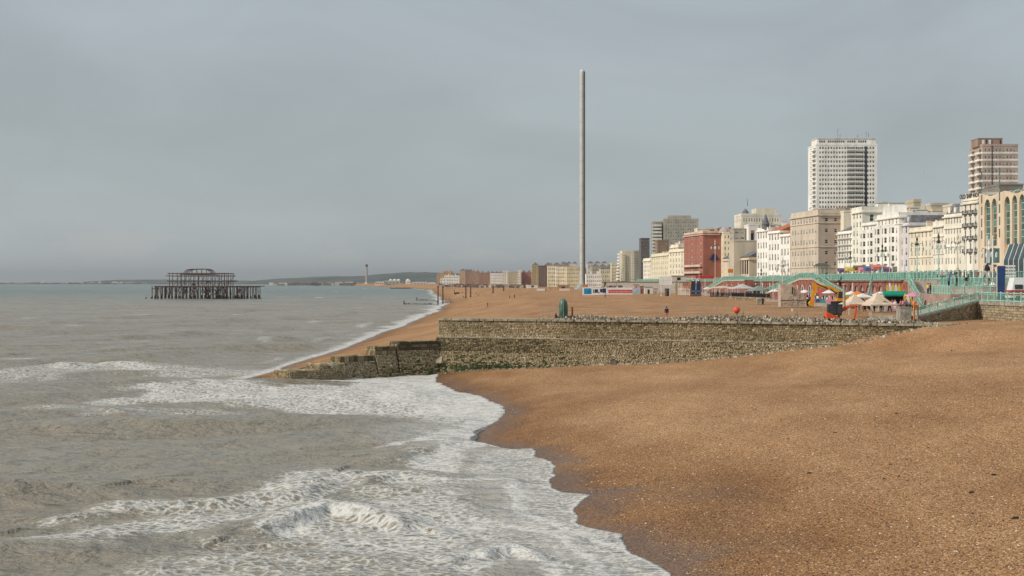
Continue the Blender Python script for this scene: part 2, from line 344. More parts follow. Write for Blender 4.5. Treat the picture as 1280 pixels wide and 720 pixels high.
# breakers as real relief (pts, half width, height, steep side)
def ridge(pts, wd, h, v=None):
    global Zw, foam
    d, s = pline(XSe, YS, G(pts)); p = G(pts); L0 = 1.0
    e0 = np.hypot(XSe-p[0][0], YS-p[0][1]); e1 = np.hypot(XSe-p[-1][0], YS-p[-1][1]); 
    t = np.clip(np.minimum(e0, e1)/(wd*2.2), 0, 1); t = t*t*(3-2*t)
    ww = np.where(s > 0, wd*1.7, wd*0.62); Zw += h*t*np.exp(-(d/ww)**2)
ridge([(60,652),(160,635),(260,632),(360,624),(430,604)], 1.5, 0.42)
ridge([(300,668),(360,655),(410,640),(470,648),(520,660)], 1.0, 0.62)
ridge([(430,606),(500,598),(560,604),(600,606)], 1.4, 0.42)
ridge([(590,702),(640,688),(690,704)], 0.7, 0.55)
ridge([(545,560),(575,546),(600,538),(625,530)], 1.2, 0.50)
ridge([(450,585),(510,566),(545,556)], 2.2, 0.45)
ridge([(0,512),(60,507),(110,514)], 2.2, 0.6); ridge([(60,464),(120,457),(180,462)], 3, 0.6)
ridge([(90,452),(200,447),(330,440)], 5, 0.6)
ridge([(0,700),(100,690),(230,684)], 2.5, 0.35)
ridge([(0,430),(120,425),(260,418),(400,409)], 5, 0.55); ridge([(60,442),(200,436),(330,428),(420,418)], 4, 0.5); ridge([(180,408),(330,401),(480,392)], 7, 0.6); ridge([(0,410),(140,405)], 6, 0.5); ridge([(0,395),(200,391),(400,386)], 9, 0.6)
ridge([(0,545),(160,540),(330,536)], 3, 0.35); ridge([(120,590),(260,586),(380,578)], 3, 0.3)
ridge([(0,572),(140,566),(300,562)], 4, 0.3); ridge([(0,632),(90,620)], 3, 0.4)
Zw += np.where(foam > 0.3, (fbm(XSe/0.9, YS/0.9, 3)-0.5)*0.26*foam*np.clip(1-(YS-60)/200, 0.1, 1), 0)
T = terrain(XSe, YS)
shore_d = np.where(side if False else (YS < gfoot(XSe)), dne, dsh)
Zw *= np.clip(shore_d/9, 0.05, 1)
isn = (YS < gfoot(XSe)-1.5)
edge = np.where(isn, dne, dsh)
Zs = np.where(edge > 0, np.where(isn & (dne < 14), np.maximum(Zw, T+0.07*np.clip(edge/0.5, 0.3, 1)), Zw), np.minimum(T-0.35, -0.1))
foam = np.where(edge < -3, 0, foam)
murk = np.clip(1-(YS-200)/1600, 0, 1)
milk = np.where(isn, np.clip(1-np.abs(edge-3)/7.0, 0, 1)*np.clip(1-(YS-128)/14, 0, 1), 0)
shl = np.where(isn, np.clip(1-(edge-1)/8, 0, 1), np.clip(1-(edge-1)/16, 0, 1)*0.7)
def sea_mat():
    m = bpy.data.materials.new('sea_water'); m.use_nodes = True; t = m.node_tree; b = t.nodes['Principled BSDF']; n = t.nodes.new; l = t.links.new
    tc = n('ShaderNodeTexCoord'); geo = n('ShaderNodeNewGeometry')
    af = n('ShaderNodeAttribute'); af.attribute_name = 'foam'; am = n('ShaderNodeAttribute'); am.attribute_name = 'murk'
    # water colour: silty near shore, greener offshore, with drifting cloudy patches
    mp0 = n('ShaderNodeMapping'); l(tc.outputs['Object'], mp0.inputs[0]); mp0.inputs['Scale'].default_value = (0.35, 1.6, 1); mp0.inputs['Rotation'].default_value = (0, 0, R(4))
    nz = n('ShaderNodeTexNoise'); l(mp0.outputs[0], nz.inputs['Vector']); nz.inputs['Scale'].default_value = 0.03; nz.inputs['Detail'].default_value = 8; nz.inputs['Roughness'].default_value = 0.65
    ad = n('ShaderNodeMath'); ad.operation = 'MULTIPLY_ADD'; l(nz.outputs['Fac'], ad.inputs[0]); ad.inputs[1].default_value = 0.7; l(am.outputs['Fac'], ad.inputs[2])
    rc = n('ShaderNodeValToRGB'); l(ad.outputs[0], rc.inputs[0]); q = rc.color_ramp
    q.elements[0].position = 0.2; q.elements[0].color = (0.085, 0.14, 0.125, 1); q.elements[1].position = 1.35 if False else 1.0; q.elements[1].color = (0.275, 0.24, 0.18, 1)
    z = q.elements.new(0.6); z.color = (0.185, 0.20, 0.16, 1)
    # foam texture
    mp1 = n('ShaderNodeMapping'); l(tc.outputs['Object'], mp1.inputs[0]); mp1.inputs['Scale'].default_value = (0.8, 1.0, 0.2); mp1.inputs['Rotation'].default_value = (0, 0, R(12))
    wn = n('ShaderNodeTexNoise'); l(mp1.outputs[0], wn.inputs['Vector']); wn.inputs['Scale'].default_value = 0.9; wn.inputs['Detail'].default_value = 4
    wa = n('ShaderNodeMix'); wa.data_type = 'RGBA'; wa.blend_type = 'ADD'; wa.inputs[0].default_value = 0.9; l(mp1.outputs[0], wa.inputs[6]); l(wn.outputs['Color'], wa.inputs[7])
    vo = n('ShaderNodeTexVoronoi'); vo.feature = 'DISTANCE_TO_EDGE'; l(wa.outputs[2], vo.inputs['Vector']); vo.inputs['Scale'].default_value = 1.9
    lace = n('ShaderNodeMapRange'); l(vo.outputs['Distance'], lace.inputs[0]); lace.inputs[1].default_value = 0.0; lace.inputs[2].default_value = 0.32; lace.inputs[3].default_value = 0.44; lace.inputs[4].default_value = -0.16
    fn = n('ShaderNodeTexNoise'); l(wa.outputs[2], fn.inputs['Vector']); fn.inputs['Scale'].default_value = 3.6; fn.inputs['Detail'].default_value = 9; fn.inputs['Roughness'].default_value = 0.72
    fs = n('ShaderNodeMath'); fs.operation = 'MULTIPLY_ADD'; l(fn.outputs['Fac'], fs.inputs[0]); fs.inputs[1].default_value = 1.05; fs.inputs[2].default_value = -0.52
    s1 = n('ShaderNodeMath'); s1.operation = 'ADD'; l(lace.outputs[0], s1.inputs[0]); l(fs.outputs[0], s1.inputs[1])
    s2 = n('ShaderNodeMath'); s2.operation = 'ADD'; l(s1.outputs[0], s2.inputs[0]); l(af.outputs['Fac'], s2.inputs[1])
    ff = n('ShaderNodeMapRange'); ff.interpolation_type = 'SMOOTHSTEP'; l(s2.outputs[0], ff.inputs[0]); ff.inputs[1].default_value = 0.50; ff.inputs[2].default_value = 0.98
    gate = n('ShaderNodeMapRange'); l(af.outputs['Fac'], gate.inputs[0]); gate.inputs[1].default_value = 0.02; gate.inputs[2].default_value = 0.3
    fm = n('ShaderNodeMath'); fm.operation = 'MULTIPLY'; l(ff.outputs[0], fm.inputs[0]); l(gate.outputs[0], fm.inputs[1])
    mc = n('ShaderNodeMix'); mc.data_type = 'RGBA'; l(fm.outputs[0], mc.inputs[0]); l(rc.outputs[0], mc.inputs[6]); mc.inputs[7].default_value = (0.62, 0.605, 0.565, 1)
    # thin milky water between foam
    as_ = n('ShaderNodeMath'); as_.operation = 'MULTIPLY'; l(af.outputs['Fac'], as_.inputs[0]); as_.inputs[1].default_value = 0.42
    mc0 = n('ShaderNodeMix'); mc0.data_type = 'RGBA'; l(as_.outputs[0], mc0.inputs[0]); l(rc.outputs[0], mc0.inputs[6]); mc0.inputs[7].default_value = (0.38, 0.34, 0.27, 1)
    ak = n('ShaderNodeAttribute'); ak.attribute_name = 'milk'; km = n('ShaderNodeMath'); km.operation = 'MULTIPLY'; l(ak.outputs['Fac'], km.inputs[0]); km.inputs[1].default_value = 0.8
    mk = n('ShaderNodeMix'); mk.data_type = 'RGBA'; l(km.outputs[0], mk.inputs[0]); l(mc0.outputs[2], mk.inputs[6]); mk.inputs[7].default_value = (0.50, 0.475, 0.43, 1); l(mk.outputs[2], mc.inputs[6])
    l(mc.outputs[2], b.inputs['Base Color'])
    rr = n('ShaderNodeMapRange'); l(fm.outputs[0], rr.inputs[0]); rr.inputs[3].default_value = 0.22; rr.inputs[4].default_value = 0.7; l(rr.outputs[0], b.inputs['Roughness'])
    b.inputs['IOR'].default_value = 1.33; b.inputs['Specular IOR Level'].default_value = 0.5
    # ripples: two scales of stretched noise
    def rip(sc, sxx, dist, st, prev, rot):
        mpp = n('ShaderNodeMapping'); l(tc.outputs['Object'], mpp.inputs[0]); mpp.inputs['Scale'].default_value = (sxx, 1, 1); mpp.inputs['Rotation'].default_value = (0, 0, R(rot))
        nn = n('ShaderNodeTexNoise'); l(mpp.outputs[0], nn.inputs['Vector']); nn.inputs['Scale'].default_value = sc; nn.inputs['Detail'].default_value = 5; nn.inputs['Roughness'].default_value = 0.62
        bb = n('ShaderNodeBump'); bb.inputs['Strength'].default_value = st; bb.inputs['Distance'].default_value = dist; l(nn.outputs['Fac'], bb.inputs['Height'])
        if prev: l(prev.outputs[0], bb.inputs['Normal'])
        return bb
    b1 = rip(1.7, 0.7, 0.36, 0.8, None, 10); b2 = rip(0.36, 0.55, 1.7, 0.85, b1, -6); b3 = rip(0.06, 0.3, 6.0, 0.6, b2, 5)
    bf = n('ShaderNodeBump'); bf.inputs['Strength'].default_value = 0.45; bf.inputs['Distance'].default_value = 0.10; l(s2.outputs[0], bf.inputs['Height']); l(b3.outputs[0], bf.inputs['Normal'])
    l(bf.outputs[0], b.inputs['Normal'])
    return m
sea = grid_obj('sea', XSe, YS, Zs, sea_mat(), {'foam': foam, 'murk': murk, 'milk': milk}); tag(sea, 'grey brown sea with small swell, broken surf and foam', kind='structure')
# ------------------------------------------------------------------ stone materials
def tintmat(name, stops, rough=0.85, sc=3.0, bump=0.5):
    m = bpy.data.materials.new(name); m.use_nodes = True; t = m.node_tree; b = t.nodes['Principled BSDF']; n = t.nodes.new; l = t.links.new
    tc = n('ShaderNodeTexCoord'); no = n('ShaderNodeTexNoise'); l(tc.outputs['Object'], no.inputs['Vector']); no.inputs['Scale'].default_value = sc; no.inputs['Detail'].default_value = 7; no.inputs['Roughness'].default_value = 0.7
    at = n('ShaderNodeAttribute'); at.attribute_name = 'tint'
    ad = n('ShaderNodeMath'); ad.operation = 'MULTIPLY_ADD'; l(no.outputs['Fac'], ad.inputs[0]); ad.inputs[1].default_value = 0.5
    su = n('ShaderNodeMath'); su.operation = 'SUBTRACT'; l(at.outputs['Fac'], su.inputs[0]); su.inputs[1].default_value = 0.25; l(su.outputs[0], ad.inputs[2])
    rp = n('ShaderNodeValToRGB'); l(ad.outputs[0], rp.inputs[0]); q = rp.color_ramp
    q.elements[0].position = stops[0][0]; q.elements[0].color = (*stops[0][1], 1); q.elements[1].position = stops[-1][0]; q.elements[1].color = (*stops[-1][1], 1)
    for p, c in stops[1:-1]:
        z = q.elements.new(p); z.color = (*c, 1)
    l(rp.outputs[0], b.inputs['Base Color']); b.inputs['Roughness'].default_value = rough; b.inputs['Specular IOR Level'].default_value = 0.25
    bp = n('ShaderNodeBump'); bp.inputs['Strength'].default_value = bump; bp.inputs['Distance'].default_value = 0.08; l(no.outputs['Fac'], bp.inputs['Height']); l(bp.outputs[0], b.inputs['Normal'])
    return m
M_stone = tintmat('groyne_flint_stone', [(0, (0.07,0.056,0.03)), (0.15, (0.14,0.112,0.06)), (0.32, (0.255,0.20,0.112)), (0.55, (0.38,0.30,0.185)), (0.75, (0.50,0.42,0.29)), (1, (0.68,0.61,0.47))])
M_rub = tintmat('rubble_stone', [(0, (0.07,0.055,0.035)), (0.4, (0.22,0.18,0.125)), (0.7, (0.34,0.29,0.215)), (1, (0.55,0.50,0.41))])
M_wallstone = tintmat('sea_wall_stone', [(0, (0.13,0.10,0.06)), (0.4, (0.27,0.21,0.13)), (0.7, (0.42,0.34,0.22)), (1, (0.60,0.52,0.38))])
M_weed = tintmat('weeded_stone', [(0, (0.02,0.035,0.012)), (0.4, (0.06,0.085,0.03)), (0.7, (0.13,0.14,0.06)), (1, (0.25,0.23,0.12))])
M_conc = mat('weathered_concrete', (0.36, 0.32, 0.26), 0.9, 0.25, 1.2, 0.4)
M_coping = mat('groyne_coping_concrete', (0.30, 0.26, 0.19), 0.9, 0.3, 0.9, 0.4)
M_dkconc = mat('wet_black_concrete', (0.085, 0.07, 0.055), 0.7, 0.4, 0.8, 0.4)

def stone_face(mb, p00, p10, p01, p11, ch, cl, tintf, proud=0.12, m=0, weed=False):
    """irregular coursed blocks on the quad p00-p10 (foot) p01-p11 (top); each block its own proud body"""
    p00, p10, p01, p11 = map(Vector, (p00, p10, p01, p11))
    Lh = (p10-p00).length; hv = max((p01-p00).length, (p11-p10).length); nrow = max(1, int(hv/ch)); 
    nn = (p10-p00).cross(p01-p00).normalized()
    def at(u, v): return (p00*(1-u)+p10*u)*(1-v)+(p01*(1-u)+p11*u)*v
    for r in range(nrow):
        v0 = r/nrow; v1 = (r+1)/nrow; u = -random.random()*cl/Lh; jit = random.uniform(-.1, .1)/nrow
        while u < 1:
            wv = cl*random.uniform(0.55, 1.6)/Lh; a = max(u, 0); b = min(u+wv, 1); u += wv
            if b-a < 0.15*cl/Lh: continue
            ga = 0.035/Lh; gv = 0.04/hv
            q = [at(a+ga, v0+gv), at(b-ga, v0+gv+random.uniform(-.1,.1)/nrow*0.5), at(b-ga, v1-gv*0.3), at(a+ga, v1-gv*0.3)]
            pr = random.uniform(0.02, proud); c = at((a+b)/2, (v0+v1)/2); t = tintf(c.x, c.z, (a+b)/2, (v0+v1)/2)+random.gauss(0, .12)
            if random.random() < 0.06: t -= 0.3; pr = -0.02
            mm_ = m
            if weed and random.random() < .85*math.exp(-((c.x+3)/9)**2-max(0, c.z-.9)**2/1.6): mm_ = 1
            f = [x+nn*(pr+random.uniform(-.03,.03))+(c-x)*0.07 for x in q]
            i = len(mb.v); mb.v += [tuple(x-nn*0.06) for x in q]+[tuple(x) for x in f]
            for fc in ((4,5,6,7),(0,1,5,4),(1,2,6,5),(2,3,7,6),(3,0,4,7)):
                mb.f.append(tuple(i+k for k in fc)); mb.m.append(mm_); mb.t.append(min(1, max(0, t)))

# ------------------------------------------------------------------ the stone groyne
gro = empty('stone_groyne', (20, 190, 0), 0, 'long flint and stone groyne wall running from the promenade down into the surf', 'groyne wall')
GO = Vector((20, 190, 0))
class GMB(MB):
    def build(s, name, mats, parent=None, **k):
        o = MB.build(s, name, mats, parent, **k); o.location = (0, 0, 0); o.matrix_parent_inverse = Matrix.Translation(-GO); return o
ZT = 7.9
ft = [Vector((-11.5, 199.5, -1.3)), Vector((20.5, 187.6, -0.3)), Vector((52.5, 170.6, 2))]      # foot line of the main wall
back = Vector((0.42, 0.9, 0)).normalized()
mid = [p+back*1.9 for p in ft]; up = [p+back*2.5 for p in ft]
def lowt(x, z, u, v):
    sea_ = min(1, max(0, (14-x)/12)); t = 0.46
    t -= sea_*(0.24 if 3.3 < z < 5.3 else -.02 if 1.5 < z else 0.16 if z > .35 else -.08)
    t += (1-sea_)*(0.14*(1-v)-0.14*(z > 5.9)-0.02)
    return t+.07*math.sin(x*.31+z*1.3)*math.sin(x*.13)
m_ = GMB()
for i in (0, 1):
    a, b = ft[i], ft[i+1]; ma, mb2 = mid[i].copy(), mid[i+1].copy(); ma.z = mb2.z = 5.25
    stone_face(m_, a, b, ma, mb2, 0.20, 0.32, lowt, 0.13, weed=True)
o = m_.build('lower_wall_stones', [M_stone, M_weed], gro, tint=True); tag(o, kind='stuff')
m_ = GMB()
def upt(x, z, u, v): 
    t = 0.44+0.16*math.sin(x*.35)*0.4+ (0.16 if v < 0.16 and x < 6 else 0) - (0.16 if v > 0.82 and x > 8 else 0.0)
    return t-(0.08 if x > 6 else 0)
for i in (0, 1):
    a, b = up[i].copy(), up[i+1].copy(); a.z = b.z = 5.3; c, d = up[i].copy(), up[i+1].copy(); c.z = d.z = ZT-0.28
    stone_face(m_, a, b, c, d, 0.22, 0.36, upt, 0.07)
# seaward end wall
a = up[0].copy(); a.z = 3.6; e_ = a+back*7; c = a.copy(); c.z = ZT-0.28; d = e_.copy(); d.z = ZT-0.28
stone_face(m_, e_, a, d, c, 0.29, 0.48, lambda x, z, u, v: 0.5, 0.10)
o = m_.build('upper_wall_stones', M_stone, gro, tint=True); tag(o, kind='stuff')
m_ = GMB()       # core behind the stones
fx = [ft[0]+back*0.06, ft[1]+back*0.06, ft[2]+back*0.06]
def pr4(a, b, c, d, z0, z1, m=0): m_.prism([(a.x,a.y),(b.x,b.y),(c.x,c.y),(d.x,d.y)], z0, z1, m)
for i in (0, 1):
    a, b = ft[i], ft[i+1]; ma, mb2 = mid[i], mid[i+1]; n0 = back*0.05
    m_.quad(a+n0, b+n0, Vector((mb2.x, mb2.y, 5.22))+n0, Vector((ma.x, ma.y, 5.22))+n0, 0, 0.16)
    pr4(up[i]+n0, up[i+1]+n0, up[i+1]+back*6.5, up[i]+back*6.5, 0, ZT-0.02, 0)
a = ft[0]; m_.quad(a+back*3, a+back*0.05, Vector((mid[0].x, mid[0].y, 5.2))+back*0.05, Vector((mid[0].x, mid[0].y, 5.2))+back*3, 0, 0.2)
m_.build('core', M_stone, gro, tint=True)
m_ = GMB()       # pale ledge between lower and upper wall, sloping corner buttress
for i in (0, 1):
    a, b = mid[i]-back*0.12, mid[i+1]-back*0.12; c, d = up[i+1]+back*0.03, up[i]+back*0.03
    m_.prism([(a.x,a.y),(b.x,b.y),(c.x,c.y),(d.x,d.y)], 5.2, 5.34)
m_.build('ledge', M_coping, gro)
m_ = GMB(); q0 = up[0]+Vector((0.35, -0.2, 0)); m_.hexa([tuple(ft[0]+Vector((.8,-.3,3.0))), tuple(ft[0]+Vector((1.6,-.6,3.0))), tuple(q0+Vector((1.6,0,3))), tuple(q0+Vector((.6,0,3))), tuple(mid[0]+Vector((.3,-.4,4.3))), tuple(mid[0]+Vector((.9,-.5,4.35))), tuple(up[0]+Vector((3.2,-1.1,6.6))), tuple(up[0]+Vector((2.4,-.8,6.6)))])
m_.build('buttress', M_coping, gro)
m_ = GMB()       # coping beam along the front edge in slabs
seg = []
for i in (0, 1):
    n = 16
    for k in range(n):
        a = up[i].lerp(up[i+1], k/n)-back*0.22; b = up[i].lerp(up[i+1], (k+1)/n-0.004)-back*0.22
        cc = GMB(); cc.prism([(a.x,a.y),(b.x,b.y),((b+back*0.7).x,(b+back*0.7).y),((a+back*0.7).x,(a+back*0.7).y)], ZT-0.27, ZT+random.uniform(-.01,.03))
        cc.build('coping_slab', M_coping, gro)
# the stepped stub in the surf
stub = [((-9.6,199.2),(-15.2,196.0),4.75),((-15.2,196.0),(-17.9,194.0),4.15),((-17.9,194.0),(-22.2,190.4),3.0),((-22.2,190.4),(-25.2,187.8),2.15),((-25.2,187.8),(-28.9,184.7),1.45)]
sb = GMB(); ap = GMB(); tp = GMB()
for i, (a, b, zt) in enumerate(stub):
    a = Vector((*a, 0)); b = Vector((*b, 0)); n = Vector((-(b-a).y, (b-a).x, 0)).normalized()
    if n.y < 0: n = -n
    fr = 1.5 if i < 3 else 0.15; zb = min(zt-0.55, [3.5, 3.0, 2.2, 1.3, 0.8][i])
    tf = lambda x, z, u, v: 0.50+0.10*v-0.14*(z < 1.2 and x > -18)
    stone_face(ap, (*b.xy, -0.9), (*a.xy, -0.9), (*(b+n*fr).xy, zb), (*(a+n*fr).xy, zb), 0.20, 0.32, tf, 0.14, weed=True)
    if i > 2: stone_face(ap, (*(b+n*fr).xy, zb), (*(a+n*fr).xy, zb), (*(b+n*fr).xy, zt), (*(a+n*fr).xy, zt), 0.28, 0.5, tf, 0.08)
    core = GMB(); dk = (i in (0,))
    poly = [(b+n*(fr+.06)).xy, (a+n*(fr+.06)).xy, (a+n*3.8).xy, (b+n*3.8).xy]
    core.prism([tuple(p) for p in poly], -1, zt, 0, 0, 0.22 if i < 3 else 0.42)
    o = core.build('step_block', [M_dkconc if dk else M_stone], gro, tint=True)
    stone_face(sb, (*(b+n*3.8).xy, -1), (*(b+n*fr).xy, -1), (*(b+n*3.8).xy, zt), (*(b+n*fr).xy, zt), 0.3, 0.5, lambda x, z, u, v: 0.3, 0.1)
    if i < 3:
        stone_face(sb, (*(b+n*(fr+.02)).xy, zb), (*(a+n*(fr+.02)).xy, zb), (*(b+n*(fr+.02)).xy, zt), (*(a+n*(fr+.02)).xy, zt), 0.4, 0.8, (lambda x, z, u, v: 0.08) if i == 0 else (lambda x, z, u, v: 0.2), 0.08)
        core = GMB(); core.quad(Vector((*b.xy, -1)), Vector((*a.xy, -1)), Vector((*(a+n*(fr+0.1)).xy, zb)), Vector((*(b+n*(fr+0.1)).xy, zb)), 0, 0.1); core.build('apron', M_stone, gro, tint=True)
    # weathered top stones
    stone_face(tp, (*(b+n*fr).xy, zt), (*(a+n*fr).xy, zt), (*(b+n*3.7).xy, zt), (*(a+n*3.7).xy, zt), 0.6, 0.9, lambda x, z, u, v: 0.52 if x < -22 else 0.33, 0.07)
tag(ap.build('stub_front_stones', [M_stone, M_weed], gro, tint=True), kind='stuff'); tag(sb.build('stub_side_stones', M_stone, gro, tint=True), kind='stuff'); tag(tp.build('stub_top_stones', M_stone, gro, tint=True), kind='stuff')
# toe rubble along the foot on the beach side
m_ = GMB()
for k in range(420):
    u = random.random(); p = ft[0].lerp(ft[1], u*2) if u < .5 else ft[1].lerp(ft[2], u*2-1)
    zz0 = float(terrain(np.array([p.x]), np.array([p.y+.8]))[0]); p = p+back*max(0, zz0+.9)*.28; x = p.x+random.uniform(-.3,.3); y = p.y-abs(random.gauss(0, .3))+0.1
    z = float(terrain(np.array([x]), np.array([y]))[0])
    r = random.uniform(.10, .34); a = random.random()*3
    pts = []
    for dz, rr in ((-.6, .9), (.55, .6)):
        for q in range(4): pts.append((x+math.cos(a+q*1.57)*r*rr*random.uniform(.8,1.3)*1.3, y+math.sin(a+q*1.57)*r*rr, z+dz*r))
    m_.hexa(pts, 0, random.uniform(.3, .95 if x > 5 else .5))
tag(m_.build('toe_rubble', M_rub, gro, tint=True), kind='stuff')
# hollow in the wall near its middle
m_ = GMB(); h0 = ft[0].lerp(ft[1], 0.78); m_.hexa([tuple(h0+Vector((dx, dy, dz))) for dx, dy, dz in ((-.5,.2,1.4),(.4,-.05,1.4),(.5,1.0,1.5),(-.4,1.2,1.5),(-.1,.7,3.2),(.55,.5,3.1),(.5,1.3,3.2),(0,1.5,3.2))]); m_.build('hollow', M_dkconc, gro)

def rubble(cx, cy, lx, ly, hgt, n, ang, label):
    mb = MB(); ca, sa = math.cos(ang), math.sin(ang)
    for k in range(n):
        u = random.gauss(0, .38); v = random.gauss(0, .38); x = cx+u*lx*ca-v*ly*sa; y = cy+u*lx*sa+v*ly*ca
        hh = hgt*max(0, 1-(u*u+v*v)*1.5)*random.uniform(.1, 1); r = random.uniform(.07, .25)*(1.3 if random.random() < .1 else 1); a = random.random()*3; z = ZT+hh*.8
        pts = []
        for dz, rr in ((-.55, .9), (.5, .55)):
            for q in range(4): pts.append((x+math.cos(a+q*1.57)*r*rr*random.uniform(.7,1.3), y+math.sin(a+q*1.57)*r*rr*random.uniform(.7,1.3), z+dz*r+random.uniform(-.05,.05)))
        mb.hexa(pts, 0, random.uniform(.15, 1))
    o = mb.build('rubble_heap', M_rub, None, tint=True); tag(o, label, 'rubble heap', kind='stuff'); return o
gd = (up[1]-up[0]).normalized(); gang = math.atan2(gd.y, gd.x)
def on_groyne(px, off=1.6):
    for D in np.linspace(165, 215, 200):
        x = X_(px, D); yy = np.interp(x, [p.x for p in up], [p.y for p in up])
        if abs(D-yy) < 0.3: return x+back.x*off, D+back.y*off
    return x, D
for px, n, l, h, lab in ((728, 170, 8, .7, 'low heap of pale broken stone just right of the green bronze sculpture'), (775, 130, 7, .45, 'flat spread of pale rubble left of the red and black figure on the groyne'), (812, 90, 5, .4, 'small rubble patch around the red and black figure on the groyne'),
      (850, 130, 6, .5, 'pale rubble left of the red ball on the groyne'), (893, 240, 8, .9, 'rounded heap of pale rubble under the red ball'), (935, 200, 7, .9, 'rounded heap of pale rubble right of the red ball'), (985, 200, 7, .8, 'heap of pale rubble in front of the big shrouded block'), (1025, 190, 6, .8, 'rubble heap left of the small red excavator'), (1095, 220, 9, .6, 'spread of grey rubble in front of the peaked marquees')):
    x, y = on_groyne(px, 2.3); rubble(x, y, l, 2.6, h, int(n*1.7), gang, lab)
# concrete plinth edge under the sculpture and steps up
for px0, px1, z0, z1, off in ((1068, 1140, 7.95, 8.35, 5.0), (1075, 1140, 8.35, 8.75, 6.2)):
    a = on_groyne(px0, off); b = on_groyne(px1, off); mb = MB(); mb.prism([a, b, (b[0]+.6, b[1]+1.4), (a[0]+.6, a[1]+1.4)], z0, z1); tag(mb.build('concrete_kerb', M_conc), 'long concrete kerb behind the rubble, %s step' % ('lower' if z0 < 8 else 'upper'), 'kerb')

# ------------------------------------------------------------------ promenade levels
M_pave = mat('promenade_paving', (0.36, 0.31, 0.27), 0.9, 0.12, 0.5)
M_road = mat('asphalt', (0.07, 0.07, 0.07), 0.9, 0.15, 0.7)
M_brick = mat('red_arch_brick', (0.29, 0.115, 0.085), 0.9, 0.3, 0.9)
M_teal = mat('turquoise_paint', (0.30, 0.54, 0.43), 0.5, 0.22, 0.8)
M_teal2 = mat('pale_turquoise_paint', (0.33, 0.58, 0.46), 0.5, 0.2, 0.8)
M_dark = mat('dark_metal', (0.03, 0.03, 0.035), 0.5)
M_white = mat('white_paint', (0.80, 0.78, 0.72), 0.55, 0.06)
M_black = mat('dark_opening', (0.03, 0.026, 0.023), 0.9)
# line of the upper promenade's retaining wall (seaward face): (px, D)
UW = [(1180,248),(1130,270),(1075,310),(1030,355),(985,405),(950,470),(918,545),(880,640),(832,760),(796,900),(772,1040),(752,1200),(730,1500),(705,1900),(660,2600)]
UWp = [P_(a, d, 0) for a, d in UW]
UWx = [p.x for p in UWp]; UWy = [p.y for p in UWp]
def uwx(y): return float(np.interp(y, UWy, UWx))
ZU = 13.5
FAC = [(360,138),(420,138),(443,134),(470,130),(525,124),(615,120),(670,113),(740,100),(890,87),(1130,84),(2600,60)]
def facx(y): return float(np.interp(y, [a for a, b in FAC], [b for a, b in FAC]))
def rdx(y, f): return uwx(y)+(max(facx(y), uwx(y)+9)-uwx(y))*f
mb = MB()   # upper promenade deck and road as one terrace sheet with its real edge
ys_ = list(UWy)
for i in range(len(ys_)-1):
    mb.prism([(UWx[i], ys_[i]), (6000, ys_[i]), (6000, ys_[i+1]), (UWx[i+1], ys_[i+1])], 7.0, ZU, 0, 0)
tag(mb.build('upper_promenade', M_pave), 'raised upper promenade pavement', kind='structure')
mb = MB(); 
for i in range(len(ys_)-1):
    mb.quad((rdx(ys_[i],.38), ys_[i], ZU+.03), (rdx(ys_[i],.80), ys_[i], ZU+.03), (rdx(ys_[i+1],.80), ys_[i+1], ZU+.03), (rdx(ys_[i+1],.38), ys_[i+1], ZU+.03))
tag(mb.build('seafront_road', M_road), 'asphalt seafront road', kind='structure')
mb = MB()
for i in range(len(ys_)-1):
    n = 8
    for k in range(n):
        A0 = Vector((rdx(ys_[i],.59), ys_[i], ZU+.036)); A1 = Vector((rdx(ys_[i+1],.59), ys_[i+1], ZU+.036)); a = A0.lerp(A1, k/n); b = A0.lerp(A1, (k+.5)/n)
        mb.quad(a, a+Vector((.15,0,0)), b+Vector((.15,0,0)), b)
tag(mb.build('road_marking', M_white), 'white dashed centre line of the seafront road', kind='structure')
mb = MB()   # kerb
for i in range(len(ys_)-1):
    mb.prism([(rdx(ys_[i],.38)-.3, ys_[i]), (rdx(ys_[i],.38), ys_[i]), (rdx(ys_[i+1],.38), ys_[i+1]), (rdx(ys_[i+1],.38)-.3, ys_[i+1])], ZU, ZU+.12)
tag(mb.build('road_kerb', M_conc), 'kerb along the seafront road', kind='structure')
# lower esplanade
mb = MB(); 
lo = [(64, 215), (66, 260), (66, 330), (70, 420), (75, 520), (74, 700), (68, 1000)]
for i in range(len(lo)-1):
    (x0, y0), (x1, y1) = lo[i], lo[i+1]; mb.prism([(x0, y0), (uwx(y0)+2, y0), (uwx(y1)+2, y1), (x1, y1)], 6.8, 8.55)
tag(mb.build('lower_esplanade', M_pave), 'lower esplanade paving in front of the arches', kind='structure')

